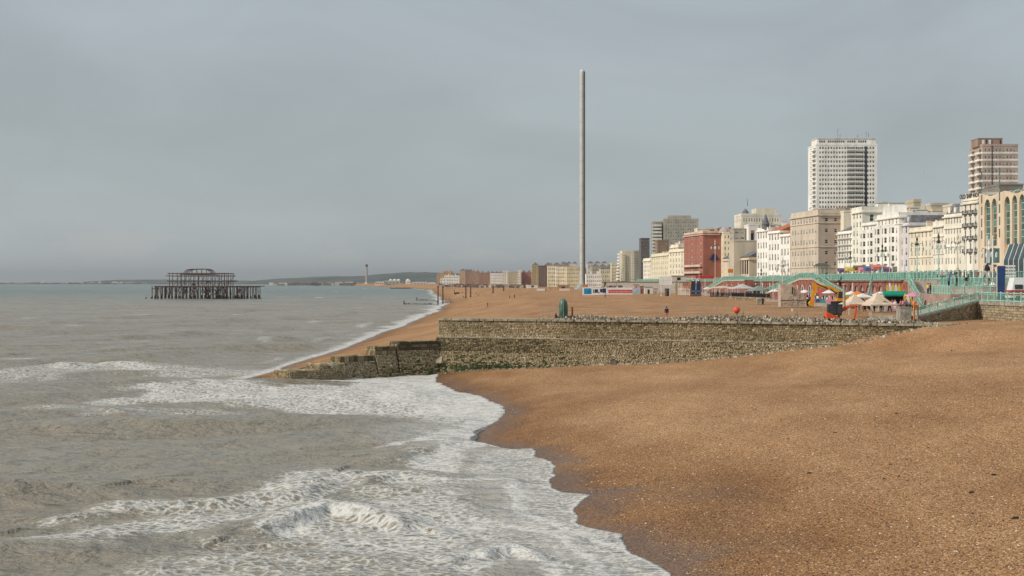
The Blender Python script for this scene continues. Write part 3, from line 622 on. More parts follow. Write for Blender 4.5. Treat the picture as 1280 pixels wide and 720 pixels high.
# red-brick arcade under the upper promenade: wall panel with arched recesses, one bay at a time
def arch_bay(mb, a, b, z0, z1, w, h, m=0, mo=1, inset=0.5):
    a = Vector(a); b = Vector(b); u = (b-a).normalized(); Lb = (b-a).length; n = Vector((u.y, -u.x, 0))   # outward (seaward) when a->b runs away from camera... chosen by caller
    def p(s, z, o=0): v = a+u*s+n*o; return (v.x, v.y, z)
    s0 = (Lb-w)/2; s1 = s0+w; zs = z0+h-w/2
    mb.quad(p(0,z0), p(s0,z0), p(s0,z1), p(0,z1), m); mb.quad(p(s1,z0), p(Lb,z0), p(Lb,z1), p(s1,z1), m)
    K = 6; prev = (s0, zs)
    for k in range(1, K+1):
        an = math.pi*(1-k/K); c = ((s0+s1)/2+math.cos(an)*w/2, zs+math.sin(an)*w/2)
        mb.quad(p(prev[0], prev[1]), p(c[0], c[1]), p(c[0], z1), p(prev[0], z1), m)
        mb.quad(p(prev[0], prev[1], -inset), p(c[0], c[1], -inset), p(c[0], c[1]), p(prev[0], prev[1]), m); prev = c
    mb.quad(p(s0,z0,-inset), p(s0,z0), p(s0,zs), p(s0,zs,-inset), m); mb.quad(p(s1,z0), p(s1,z0,-inset), p(s1,zs,-inset), p(s1,zs), m)
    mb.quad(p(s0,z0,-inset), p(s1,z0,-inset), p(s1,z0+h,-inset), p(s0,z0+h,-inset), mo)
arc = empty('promenade_arcade', (UWx[1], UWy[1], 8.5), 0, 'long red brick arcade of arches under the upper promenade', 'arcade')
inv = Matrix.Translation(-Vector((UWx[1], UWy[1], 8.5)))
y = 262.0; k = 0
while y < 700:
    y2 = y+6.0; a = (uwx(y)-.25, y, 0); b = (uwx(y2)-.25, y2, 0)
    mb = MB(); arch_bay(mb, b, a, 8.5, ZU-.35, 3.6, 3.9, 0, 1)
    o = mb.build('arch', [M_brick, M_black], arc); o.matrix_parent_inverse = inv
    if k % 3 == 0 and k < 60:
        mb = MB(); A = Vector(a); B = Vector(b); mb.tube(A+Vector((-.12,0,8.6)), A+Vector((-.12,0,ZU-.6)), .16, .16, 6); o = mb.build('pilaster', [M_teal2 if k % 3 else M_white], arc); o.matrix_parent_inverse = inv
    y = y2; k += 1
mb = MB()
for i in range(1, 12): mb.prism([(UWx[i]-.55, UWy[i]), (UWx[i]+.3, UWy[i]), (UWx[i+1]+.3, UWy[i+1]), (UWx[i+1]-.55, UWy[i+1])], ZU-.33, ZU+.02)
o = mb.build('cornice', mat('promenade_edge', (0.24, 0.17, 0.13), .9, .2), arc); o.matrix_parent_inverse = inv

# ------------------------------------------------------------------ railings
def railing(pts, label, h=1.25, spacing=1.9, bal=0.30, post_r=.09, m=None, group='turquoise seafront railings', ornate=False, maxp=300):
    m = m or M_teal; pts = [Vector(p) for p in pts]; root = empty('railing', pts[0], 0, label, 'railing', group); o0 = pts[0]
    rl = MB(); bl = MB(); posts = []; pm = None
    for a, b in zip(pts[:-1], pts[1:]):
        a = a-o0; b = b-o0; L_ = (b-a).length; n = max(1, round(L_/spacing)); u = (b-a)/L_
        for zz, r in ((h, .075), (h*.5, .03) if not ornate else (h*.8, .035), (.12, .07)): rl.tube(a+Vector((0,0,zz)), b+Vector((0,0,zz)), r, r, 4)
        for k in range(n): posts.append(a+(b-a)*(k/n))
        nb = max(1, int(L_/bal))
        for k in range(nb):
            p = a+(b-a)*((k+.5)/nb); p2 = a+(b-a)*((k+1.5)/nb)
            if ornate: bl.tube(p+Vector((0,0,.12)), p2+Vector((0,0,h*.8)), .022, .022, 3); bl.tube(p2+Vector((0,0,.12)), p+Vector((0,0,h*.8)), .022, .022, 3)
            else: bl.tube(p+Vector((0,0,.12)), p+Vector((0,0,h)), .05, .05, 3)
    posts.append(pts[-1]-o0)
    rl.build('rail', m, root); tag(bl.build('balusters', m, root), kind='stuff')
    pmb = MB(); pmb.lathe(0, 0, [(post_r*1.5, 0), (post_r*1.5, .15), (post_r, .2), (post_r*.9, h), (post_r*1.5, h+.03), (post_r*1.4, h+.12), (.03, h+.22)], 6); pme = pmb.mesh('post', m)
    for p in posts[:maxp]: inst('post', pme, root, p)
    return root
def uwpt(y, dx=-.1, z=ZU): return (uwx(y)+dx, y, z)
railing([uwpt(y) for y in (252, 270, 310, 355, 405)], 'turquoise balustrade along the upper promenade above the beach stalls', 1.35, 2.0, post_r=.12)
railing([uwpt(y) for y in (408, 470, 545)], 'turquoise balustrade on the upper promenade above the brick ramp', 1.35, 2.2, .4, post_r=.13)
railing([uwpt(y) for y in (548, 640, 760, 900)], 'far stretch of turquoise balustrade before the red brick hotel', 1.3, 3.5, .9, post_r=.13)
# ------------------------------------------------------------------ buildings
_mc = {}
def wallm(c, rough=.85, var=.10, sc=.25):
    k = ('w', c)
    if k not in _mc: _mc[k] = mat('wall_paint', c, rough, var, sc, streak=.35)
    return _mc[k]
CREAM=(.78,.70,.54); WHITE=(.84,.80,.72); PALE=(.80,.74,.62); TAN=(.60,.51,.40); TAN_SHADED=(.44,.36,.30); YEL=(.68,.59,.40); RED=(.36,.14,.10); GREY=(.42,.41,.35); DGREY=(.16,.15,.145); BRN=(.22,.15,.12); SAND=(.64,.52,.38); PINK=(.62,.40,.32)
M_win = glassmat('window_glass', (0.055, 0.06, 0.065)); M_winb = glassmat('green_glass', (0.04, 0.13, 0.12)); M_frame = mat('window_frame', (.74,.71,.64), .6); M_slate = mat('slate_roof', (.16,.16,.17), .8, .25, .8); M_tile = mat('orange_tile_roof', (.45,.17,.08), .85, .25, .9); M_lead = mat('flat_roof_felt', (.30,.28,.25), .9); M_curt = mat('curtain', (.55,.50,.42), .9)
M_iron = mat('black_iron', (.04,.04,.04), .5)
_wc = {}
def winmesh(w, h, style='sash', glass=None):
    w = round(w, 1); h = round(h, 1); k = (w, h, style)
    if k in _wc: return _wc[k]
    mb = MB(); g = 1; f = 0; t = min(.12, w*.09)
    mb.box(-w/2+t, .06, t, w/2-t, .10, h-t, 1)
    mb.box(-w/2, 0, 0, w/2, .14, t, 0); mb.box(-w/2, 0, h-t, w/2, .14, h, 0); mb.box(-w/2, 0, t, -w/2+t, .14, h-t, 0); mb.box(w/2-t, 0, t, w/2, .14, h-t, 0)
    if style == 'sash': mb.box(-w/2+t, .02, h*.52, w/2-t, .08, h*.52+t*.7, 0)
    if style == 'curt': mb.box(-w/2+t, .02, h*.52, w/2-t, .08, h*.52+t*.7, 0); mb.box(-w/2+t, .045, h*.55, w/2-t, .055, h-t, 2)
    if style == 'wide' or w > 2.0:
        n = max(1, int(w/1.1))
        for q in range(1, n): x = -w/2+w*q/n; mb.box(x-.045, .02, t, x+.045, .08, h-t, 0)
    mats = [M_frame if style != 'green' else mat('pale_frame', (.55,.58,.52)), M_winb if style == 'green' else M_win, M_curt]
    _wc[k] = mb.mesh('window', mats); return _wc[k]

def facade(mb, wins, O, u, width, zb, zt, cols, rows, wf=.45, hf=.6, mx_=.04, top=.6, bot=.3, m=0, skip=None, ground=None):
    """wall with real openings; O start (Vector xy), u unit direction, outward normal = (u.y,-u.x). wins gets (pos, angle, w, h)"""
    u = Vector((u.x, u.y, 0)); n = Vector((u.y, -u.x, 0)); O = Vector((O.x, O.y, 0)); e = width*mx_
    def p(s, z, o=0): v = O+u*s+n*o; return (v.x, v.y, z)
    if cols < 1 or rows < 1: mb.quad(p(0,zb), p(width,zb), p(width,zt), p(0,zt), m); return
    cw = (width-2*e)/cols; rh = (zt-top-(zb+bot))/rows; ww = cw*wf if wf >= .6 else min(cw*wf, 1.7); wh = rh*hf; D = .22
    zprev = zb
    for r in range(rows):
        z0 = zb+bot+r*rh+rh*(1-hf)*.55; z1 = z0+wh
        mb.quad(p(0,zprev), p(width,zprev), p(width,z0), p(0,z0), m)
        sp = 0
        for c in range(cols):
            if skip and skip(r, c): continue
            s0 = e+c*cw+(cw-ww)/2; s1 = s0+ww
            mb.quad(p(sp,z0), p(s0,z0), p(s0,z1), p(sp,z1), m)
            mb.quad(p(s0,z0), p(s0,z0,-D), p(s0,z1,-D), p(s0,z1), m); mb.quad(p(s1,z0,-D), p(s1,z0), p(s1,z1), p(s1,z1,-D), m)
            mb.quad(p(s0,z0), p(s1,z0), p(s1,z0,-D), p(s0,z0,-D), m); mb.quad(p(s0,z1,-D), p(s1,z1,-D), p(s1,z1), p(s0,z1), m)
            wins.append((p((s0+s1)/2, z0, -D+.12), math.atan2(u.y, u.x), ww, wh)); sp = s1
        mb.quad(p(sp,z0), p(width,z0), p(width,z1), p(sp,z1), m); zprev = z1
    mb.quad(p(0,zprev), p(width,zprev), p(width,zt), p(0,zt), m)

def warp_d(D): return float(np.interp(D, [0,440,500,560,655,800,1100,1500,20000], [0,440,525,620,740,890,1130,1500,20000]))
def fp(pxN, DN, pxF, DF, depth):
    N_ = P_(pxN, DN, 0); F_ = P_(pxF, DF, 0); u = (N_-F_).normalized(); n = Vector((u.y, -u.x, 0))   # seaward normal when walking far->near
    return F_, N_, u, n

GROUPW = 0
def building(label, pxN, DN, pxF, DF, ytop, depth, wall=WHITE, rows=5, cols=5, side=None, zb=ZU, name='hotel_building', cat='building', wf=.42, hf=.62,
             sidecol=None, cornice=None, roof='flat', balc=None, bays=None, chim=0, style='sash', strings=(), parapet=.8, ground=None, maxwin=300, group=None, roofm=None, courses=None, roofh=3.0):
    DN = warp_d(DN); DF = warp_d(DF); F_, N_, u, n = fp(pxN, DN, pxF, DF, depth); Wd = (N_-F_).length; zt = Z_(ytop, DN); mid_ = (F_+N_)/2; org = Vector((mid_.x-n.x*depth/2, mid_.y-n.y*depth/2, zb))
    root = empty(name, org, 0, label, cat, group)
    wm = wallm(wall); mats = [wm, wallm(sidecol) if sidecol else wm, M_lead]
    mb = MB(); wins = []; Fl = F_-org; Nl = N_-org; Fl.z = Nl.z = 0; h = zt-zb; back_ = -n*depth
    z0 = 0
    if ground:
        gh, gc, gm = ground; gw = []
        facade(mb, gw, Fl, u, Wd, 0, gh, gc, 1, .72, .78, .02, .5, 0.05); z0 = gh
        for (p, a, ww, wh) in gw: inst('shopfront', winmesh(ww, wh, 'wide'), root, p, a)
    if bays:      # columns of projecting bay windows
        nb, bw, bd = bays; facade(mb, wins, Fl, u, Wd, z0, h, nb*2, rows, wf*.8, hf, .02, .8, .2, skip=lambda r, c: c % 2 == 0 and r < rows-1)
        for k in range(nb):
            c0 = Fl+u*(Wd*(k+.25+.0)/nb) ; bb = MB(); bwn = []; ww = Wd/nb*bw; a = Fl+u*(Wd*(k+.5)/nb-Wd/nb*.25-ww/2); hb = z0+(h-z0)*(rows-1)/rows
            p0 = a; p1 = a+u*ww*.25+n*bd; p2 = a+u*ww*.75+n*bd; p3 = a+u*ww
            for q0, q1 in ((p0, p1), (p1, p2), (p2, p3)):
                L_ = (q1-q0).length; facade(bb, bwn, q0, (q1-q0)/L_, L_, z0, hb, 1, rows-1, .62, hf, .05, .4, .2)
            bb.prism([tuple(q.xy) for q in (p0-n*.05, p1-n*.0, p2-n*.0, p3-n*.05)], hb, hb+.35)
            bo = bb.build('bay', wm, root)
            for (p, a_, w_, h_) in bwn: inst('window', winmesh(w_, h_, 'sash'), bo, p, a_)
    else:
        facade(mb, wins, Fl, u, Wd, z0, h, cols, rows, wf, hf)
    if side:
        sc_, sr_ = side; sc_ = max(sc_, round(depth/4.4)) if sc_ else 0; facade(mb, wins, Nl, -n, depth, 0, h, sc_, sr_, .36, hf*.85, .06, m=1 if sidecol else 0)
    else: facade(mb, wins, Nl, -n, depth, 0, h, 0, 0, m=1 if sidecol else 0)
    A = Nl+back_; B = Fl+back_
    mb.quad((A.x,A.y,0),(B.x,B.y,0),(B.x,B.y,h),(A.x,A.y,h)); mb.quad((B.x,B.y,0),(Fl.x,Fl.y,0),(Fl.x,Fl.y,h),(B.x,B.y,h))
    mb.quad((Fl.x,Fl.y,h-.02),(Nl.x,Nl.y,h-.02),(A.x,A.y,h-.02),(B.x,B.y,h-.02), 2)
    mb.build('wall', mats, root)
    st = ['sash', 'sash', 'curt']
    wins.sort(key=lambda q: -q[0][2])
    if chim == 0 and Wd > 11 and roof != 'mansard': chim = 2
    for k, (p, a, ww, wh) in enumerate(wins[:maxwin]): inst('window', winmesh(ww, wh, style if style != 'sash' else st[k % 3]), root, p, a)
    if len(wins) > maxwin:
        rm = MB()
        for (p, a, ww, wh) in wins[maxwin:]:
            c, s_ = math.cos(a), math.sin(a); P0 = Vector(p)
            rm.quad(P0+Vector((-c*ww/2, -s_*ww/2, 0)), P0+Vector((c*ww/2, s_*ww/2, 0)), P0+Vector((c*ww/2, s_*ww/2, wh)), P0+Vector((-c*ww/2, -s_*ww/2, wh)))
        tag(rm.build('small_windows', M_win, root), kind='stuff')
    def band(z, t, o, nm, m_):
        b = MB(); a0 = Fl-u*o*.5; a1 = Nl+u*o*.5
        b.prism([tuple(q.xy) for q in (a0+n*o, a1+n*o, a1+n*.012, a0+n*.012)], z, z+t)
        b.prism([tuple(q.xy) for q in (Nl+u*.012, Nl+u*o, Nl-n*depth+u*o, Nl-n*depth+u*.012)], z+.003, z+t-.003)
        b.build(nm, m_, root)
    cm = wallm(cornice) if cornice else wm
    band(h-1.1, .45, .55, 'cornice', cm)
    for s_ in strings: band(z0+(h-z0)*s_, .28, .28, 'string_course', cm)
    if balc:
        r0, r1, kind = balc; rh = (h-z0-.9)/rows
        for r in range(r0, r1):
            z = z0+.3+r*rh+rh*(1-hf)*.3
            if kind == 'slab': 
                b = MB(); a0 = Fl+u*Wd*.03; a1 = Nl-u*Wd*.03; b.prism([tuple(q.xy) for q in (a0+n*1.3, a1+n*1.3, a1+n*.01, a0+n*.01)], z-.15, z); bo = b.build('balcony', cm, root)
                b = MB(); b.prism([tuple(q.xy) for q in (a0+n*1.3, a1+n*1.3, a1+n*1.22, a0+n*1.22)], z, z+1.0); b.build('parapet', cm, bo)
            elif kind == 'rail':
                b = MB(); a0 = Fl+u*Wd*.03; a1 = Nl-u*Wd*.03; b.prism([tuple(q.xy) for q in (a0+n*1.1, a1+n*1.1, a1+n*.01, a0+n*.01)], z-.14, z); bo = b.build('balcony', cm, root)
                b = MB(); b.tube(a0+n*1.05+Vector((0,0,z+1)), a1+n*1.05+Vector((0,0,z+1)), .04, .04, 4); nn_ = int(Wd/.5)
                for q in range(nn_+1): pp = a0.lerp(a1, q/nn_)+n*1.05; b.tube(pp+Vector((0,0,z)), pp+Vector((0,0,z+1)), .025, .025, 3)
                b.build('balcony_rail', M_iron, bo)
            elif kind == 'bow':
                for c in range(cols):
                    pc = Fl+u*(Wd*(.04+.92*(c+.5)/cols)); b = MB(); pts = [pc+u*(math.cos(math.pi*q/6)*Wd/cols*.33)+n*(math.sin(math.pi*q/6)*.9+.02) for q in range(7)]
                    b.prism([tuple(q.xy) for q in reversed(pts)], z-.25, z+.02, 0); 
                    for q0, q1 in zip(pts[:-1], pts[1:]): b.tube(q0+Vector((0,0,z+.95)), q1+Vector((0,0,z+.95)), .05, .05, 4); b.tube(q0+Vector((0,0,z)), q0+Vector((0,0,z+.95)), .05, .05, 3); b.tube(q0.lerp(q1,.5)+Vector((0,0,z)), q0.lerp(q1,.5)+Vector((0,0,z+.95)), .05, .05, 3)
                    b.build('balcony', M_iron, root)
    rm_ = roofm or M_slate
    if roof == 'hip' or roof == 'mansard' or roof == 'gable':
        b = MB(); i_ = .4 if roof == 'mansard' else min(Wd, depth)*.48; o_ = .4
        q = [Fl+n*-o_+u*o_, Nl-n*o_-u*o_, A+n*o_-u*o_, B+n*o_+u*o_]; zz = roofh
        if roof == 'mansard': i_ = zz*.5
        t_ = [q[0]-n*i_+u*i_, q[1]-n*i_-u*i_, q[2]+n*i_-u*i_, q[3]+n*i_+u*i_]
        if roof == 'gable': t_ = [q[0]-n*(depth/2-.45), q[1]-n*(depth/2-.45), q[2]+n*(depth/2-.45), q[3]+n*(depth/2-.45)]
        b.hexa([(*v.xy, h) for v in q]+[(*v.xy, h+zz) for v in t_]); ro = b.build('roof', rm_, root)
        if roof == 'mansard':
            nd = max(2, cols//2)
            for k in range(nd):
                c = q[0].lerp(q[1], (k+.5)/nd)-n*.2; b = MB(); a = c-u*.7; e = c+u*.7
                b.prism([tuple(v.xy) for v in (a, e, e-n*1.4, a-n*1.4)], h+.15, h+2.0); d = b.build('dormer', wm, ro); inst('window', winmesh(.9, 1.3), d, tuple((c+n*.03-n*.1+Vector((0,0,h+.4)))), math.atan2(u.y, u.x))
    else:
        b = MB(); th = .3
        for (a, e) in ((Fl, Nl), (Nl, A), (A, B), (B, Fl)):
            d = (e-a).normalized(); nn_ = Vector((d.y, -d.x, 0)); b.prism([tuple(v.xy) for v in (a, e, e-nn_*th, a-nn_*th)], h-.001, h+parapet)
        b.build('parapet', cm, root)
        for k in range(2 if Wd > 12 else 1):
            c = Fl.lerp(Nl, random.uniform(.15, .85))-n*depth*random.uniform(.35, .7); b = MB(); a_ = random.uniform(1.5, Wd*.2); e_ = random.uniform(1.5, 3); hh = random.uniform(1.6, 3.2)
            b.box(c.x-e_, c.y-a_, h-.1, c.x+e_, c.y+a_, h+hh); b.box(c.x-e_-.15, c.y-a_-.15, h+hh, c.x+e_+.15, c.y+a_+.15, h+hh+.15, 1); b.build('roof_room', [wm, M_lead], root)
        c = Fl.lerp(Nl, random.random())-n*2; b = MB(); b.tube((c.x,c.y,h),(c.x,c.y,h+3),.05,.04,4); b.tube((c.x-.5,c.y,h+2.8),(c.x+.5,c.y,h+2.8),.03,.03,4); b.tube((c.x-.35,c.y,h+2.5),(c.x+.35,c.y,h+2.5),.03,.03,4); b.build('aerial', M_iron, root)
    for k in range(chim):
        f = (k+.5)/chim; c = Fl.lerp(Nl, f)-n*depth*random.uniform(.25, .6); b = MB(); hh = h+random.uniform(1.5, 2.6)+(roofh*.6 if roof != 'flat' else 0)
        b.box(c.x-1.1, c.y-.5, h-.5, c.x+1.1, c.y+.5, hh); b.box(c.x-1.2, c.y-.6, hh, c.x+1.2, c.y+.6, hh+.2)
        co_ = b.build('chimney', wm, root); pt = MB()
        for q in range(4): pt.tube((c.x-.8+q*.53, c.y, hh+.2), (c.x-.8+q*.53, c.y, hh+.75), .15, .11, 6)
        pt.build('chimney_pots', M_tile, co_)
    root['_u'] = [u.x, u.y]; del root['_u']
    return root, Fl, Nl, u, n, h, Wd

def block(root, label, px0, px1, D, y0, y1, depth, m, win=None, name='rooftop_block'):
    """a volume facing the camera between two photo columns at distance D"""
    pass

def tower(label, px0, px1, pxS, D, ytop, zb, wall, sidew, rows, colsF, colsS, name='tower_block', maxwin=300, depth=None, **kw):
    """block whose camera-facing side spans pxS..px1 and seaward side px0..pxS"""
    pass
# ----- seafront row, from nearest to farthest
B = building
r,Fl,Nl,u,n,h,Wd = B('white hotel with black bow balconies and its name in dark letters along the parapet', 1223.5, 420, 1203, 431, 249, 22, PALE, rows=5, cols=3, wf=.30, hf=.66, balc=(1,5,'bow'), ground=(4.0,3,None), chim=0, parapet=.5, strings=(.995,))
# attic storey with lettering
mbq = MB(); mbq.prism([tuple(v.xy) for v in (Fl-n*.3, Nl-n*.3, Nl-n*9, Fl-n*9)], h+.2, h+2.2); mbq.build('attic', wallm(PALE), r)
def text(txt, loc, rz, size, m, parent=None, name='lettering', ext=.06, align='CENTER', sx=1):
    cu = bpy.data.curves.new(name, 'FONT'); cu.body = txt; cu.size = size; cu.extrude = ext; cu.align_x = align; cu.resolution_u = 2
    o = bpy.data.objects.new(name, cu); C.objects.link(o); dg = bpy.context.evaluated_depsgraph_get(); me = bpy.data.meshes.new_from_object(o.evaluated_get(dg)); bpy.data.objects.remove(o)
    me.materials.clear(); me.materials.append(m); o = bpy.data.objects.new(name, me); C.objects.link(o); o.location = loc; o.rotation_euler = (R(90), 0, rz); o.scale = (sx, 1, 1)
    if parent is not None: o.parent = parent
    return o
text('OLD SHIP HOTEL', tuple(Fl.lerp(Nl, .5)+n*-.1+Vector((0,0,h+.75))), math.atan2(u.y,u.x), 2.0, M_iron, r, sx=1.0)
B('cream hotel wing with deep cornice and slate dormers left of the named hotel', 1203, 431.5, 1180, 443, 266, 20, PALE, rows=5, cols=6, wf=.38, ground=(4.2,4,None), roof='mansard', roofh=3.2, strings=(.38,.72))
B('cream terrace with tall sash windows behind the ornate middle lamp', 1180, 443.5, 1166, 451, 279, 18, PALE, rows=4, cols=4, wf=.34, ground=(4.2,3,None), strings=(.3,.7), chim=1)
B('low cream terrace with wide blank cornice and two dark paired windows', 1166, 451.5, 1136.5, 467, 284, 18, CREAM, rows=4, cols=6, wf=.30, ground=(4.2,5,None), strings=(.26,.9), parapet=.5)
B('narrow lilac grey house with dark gable recess beside the big white hotel', 1136, 467.5, 1124.5, 474, 278, 16, (.66,.62,.62), rows=5, cols=2, wf=.5, roof='mansard', roofh=2.6)
r,Fl,Nl,u,n,h,Wd = B('big white corner hotel with gabled dormers and bay windows', 1123.5, 472, 1096, 489, 268, 20, WHITE, rows=5, cols=5, bays=(3,.55,1.2), chim=3, roof='flat', strings=(.8,), ground=(6.0,3,None))
for f in (.2, .62):
    a = Fl.lerp(Nl, f); e = a+u*4.6; t_ = (a+e)/2; b = MB()
    b.hexa([(*(a-n*.3).xy,h-.1),(*(e-n*.3).xy,h-.1),(*(e-n*5).xy,h-.1),(*(a-n*5).xy,h-.1),(*(t_-n*.3-u*.2).xy,h+3.6),(*(t_-n*.3+u*.2).xy,h+3.6),(*(t_-n*5+u*.2).xy,h+3.6),(*(t_-n*5-u*.2).xy,h+3.6)]); g_ = b.build('gable', wallm(WHITE), r); inst('window', winmesh(1.1, 1.5), g_, tuple(t_-n*.25+Vector((0,0,h+.5))-n*.1), math.atan2(u.y, u.x))
B('white bay fronted hotel with grey lead roof over its corner', 1096, 489.5, 1078, 499, 277, 22, WHITE, rows=5, cols=4, side=(2,5), bays=(2,.6,1.2), roof='hip', roofh=2.2, roofm=mat('pale_lead_roof', (.36,.38,.36), .7), ground=(6.0,3,None))
B('white hotel with blank upper wall and tall parapet chimney', 1078, 500, 1065, 508, 262, 24, (.82,.78,.66), rows=6, cols=3, side=(1,5), wf=.4, chim=1, parapet=1.2, ground=(6.0,3,None))
B('white terrace with stepped iron balconies next to the tan hotel', 1065.5, 508.5, 1047, 519, 288, 14, WHITE, rows=5, cols=5, wf=.4, balc=(1,5,'rail'), roof='gable', roofh=3, ground=(6.0,3,None))
B('tan stone hotel with shade painted into its east side and dark drainpipe corner', 1023, 533, 988, 556, 266, 26, TAN, rows=6, cols=9, side=(2,6), sidecol=TAN_SHADED, wf=.36, hf=.45, strings=(.2,.5,.85), parapet=1.4, balc=(0,1,'rail'))  # sidecol paints the shaded east side as a darker copy of the tan
B('tall white house with orange gable roof below the corner turret', 987.5, 557, 975, 566, 292, 14, WHITE, rows=4, cols=3, side=(1,4), wf=.4, roof='gable', roofm=M_tile, roofh=2.6)
B('white hotel with pointed lead turret roof and orange tiles beside it', 975, 567, 960, 578, 288, 16, WHITE, rows=4, cols=4, wf=.42, roof='gable', roofm=M_tile, roofh=3.5, ground=(3.6,4,None))
r,Fl,Nl,u,n,h,Wd = B('slim white turreted hotel beside the low conference hall', 960, 578.5, 946, 590, 286, 14, WHITE, rows=5, cols=4, side=(1,5), wf=.4)
b = MB(); c = Nl-u*3; b.lathe(c.x, c.y, [(1.7,h),(1.7,h+2),(1.9,h+2.2),(1.0,h+4.4),(.1,h+7)], 8); b.build('turret', M_slate, r)
# red brick hotel
r,Fl,Nl,u,n,h,Wd = B('red brick hotel with white balcony bands and dark blue emblem on its side', 879, 655, 855, 690, 291, 24, RED, rows=7, cols=6, side=(0,0), wf=.5, hf=.45, balc=(0,3,'slab'), cornice=(.62,.50,.40), parapet=1.0, name='brick_hotel')
b = MB(); a = Nl-n*3.2+u*.15
for (s, z, w_, h_) in ((0,0,5.4,.6),(.7,.6,4,.7),(1.2,1.3,3.0,1.0),(1.7,2.3,2.0,.8)):
    q = a-n*s; b.prism([tuple(v.xy) for v in (q, q-n*w_, q-n*w_+u*.25, q+u*.25)], 11.2+z, 11.2+z+h_)
b.build('emblem', mat('navy_sign', (.03,.035,.14), .5), r)
b = MB()
for k in range(6):
    q = Nl-n*15+u*.1; b.prism([tuple(v.xy) for v in (q, q-n*1.6, q-n*1.6+u*.2, q+u*.2)], 4+k*3.4, 6+k*3.4)
b.build('stair_glazing', M_frame, r)
b = MB(); q = Nl-n*19; b.prism([tuple(v.xy) for v in (q+u*.01, q-n*.5+u*.01, q-n*.5+u*.35, q+u*.35)], 0, h-2); b.build('downpipe', M_frame, r)
B('cream bay fronted hotel left of the red brick hotel', 855, 700, 836, 730, 312, 16, CREAM, rows=5, cols=5, wf=.42, side=(1,5), parapet=.6)
B('cream corner house with brown panel roof between two pale terraces', 848, 712, 838, 728, 307, 10, PALE, rows=1, cols=3, zb=30)
B('yellow cream terrace with many small square windows', 836, 745, 814, 800, 317, 18, (.74,.67,.50), rows=5, cols=9, wf=.38, side=(1,4))
B('pale terrace at the foot of the dark slab tower', 813.5, 805, 804, 835, 324, 16, PALE, rows=5, cols=5, wf=.4)
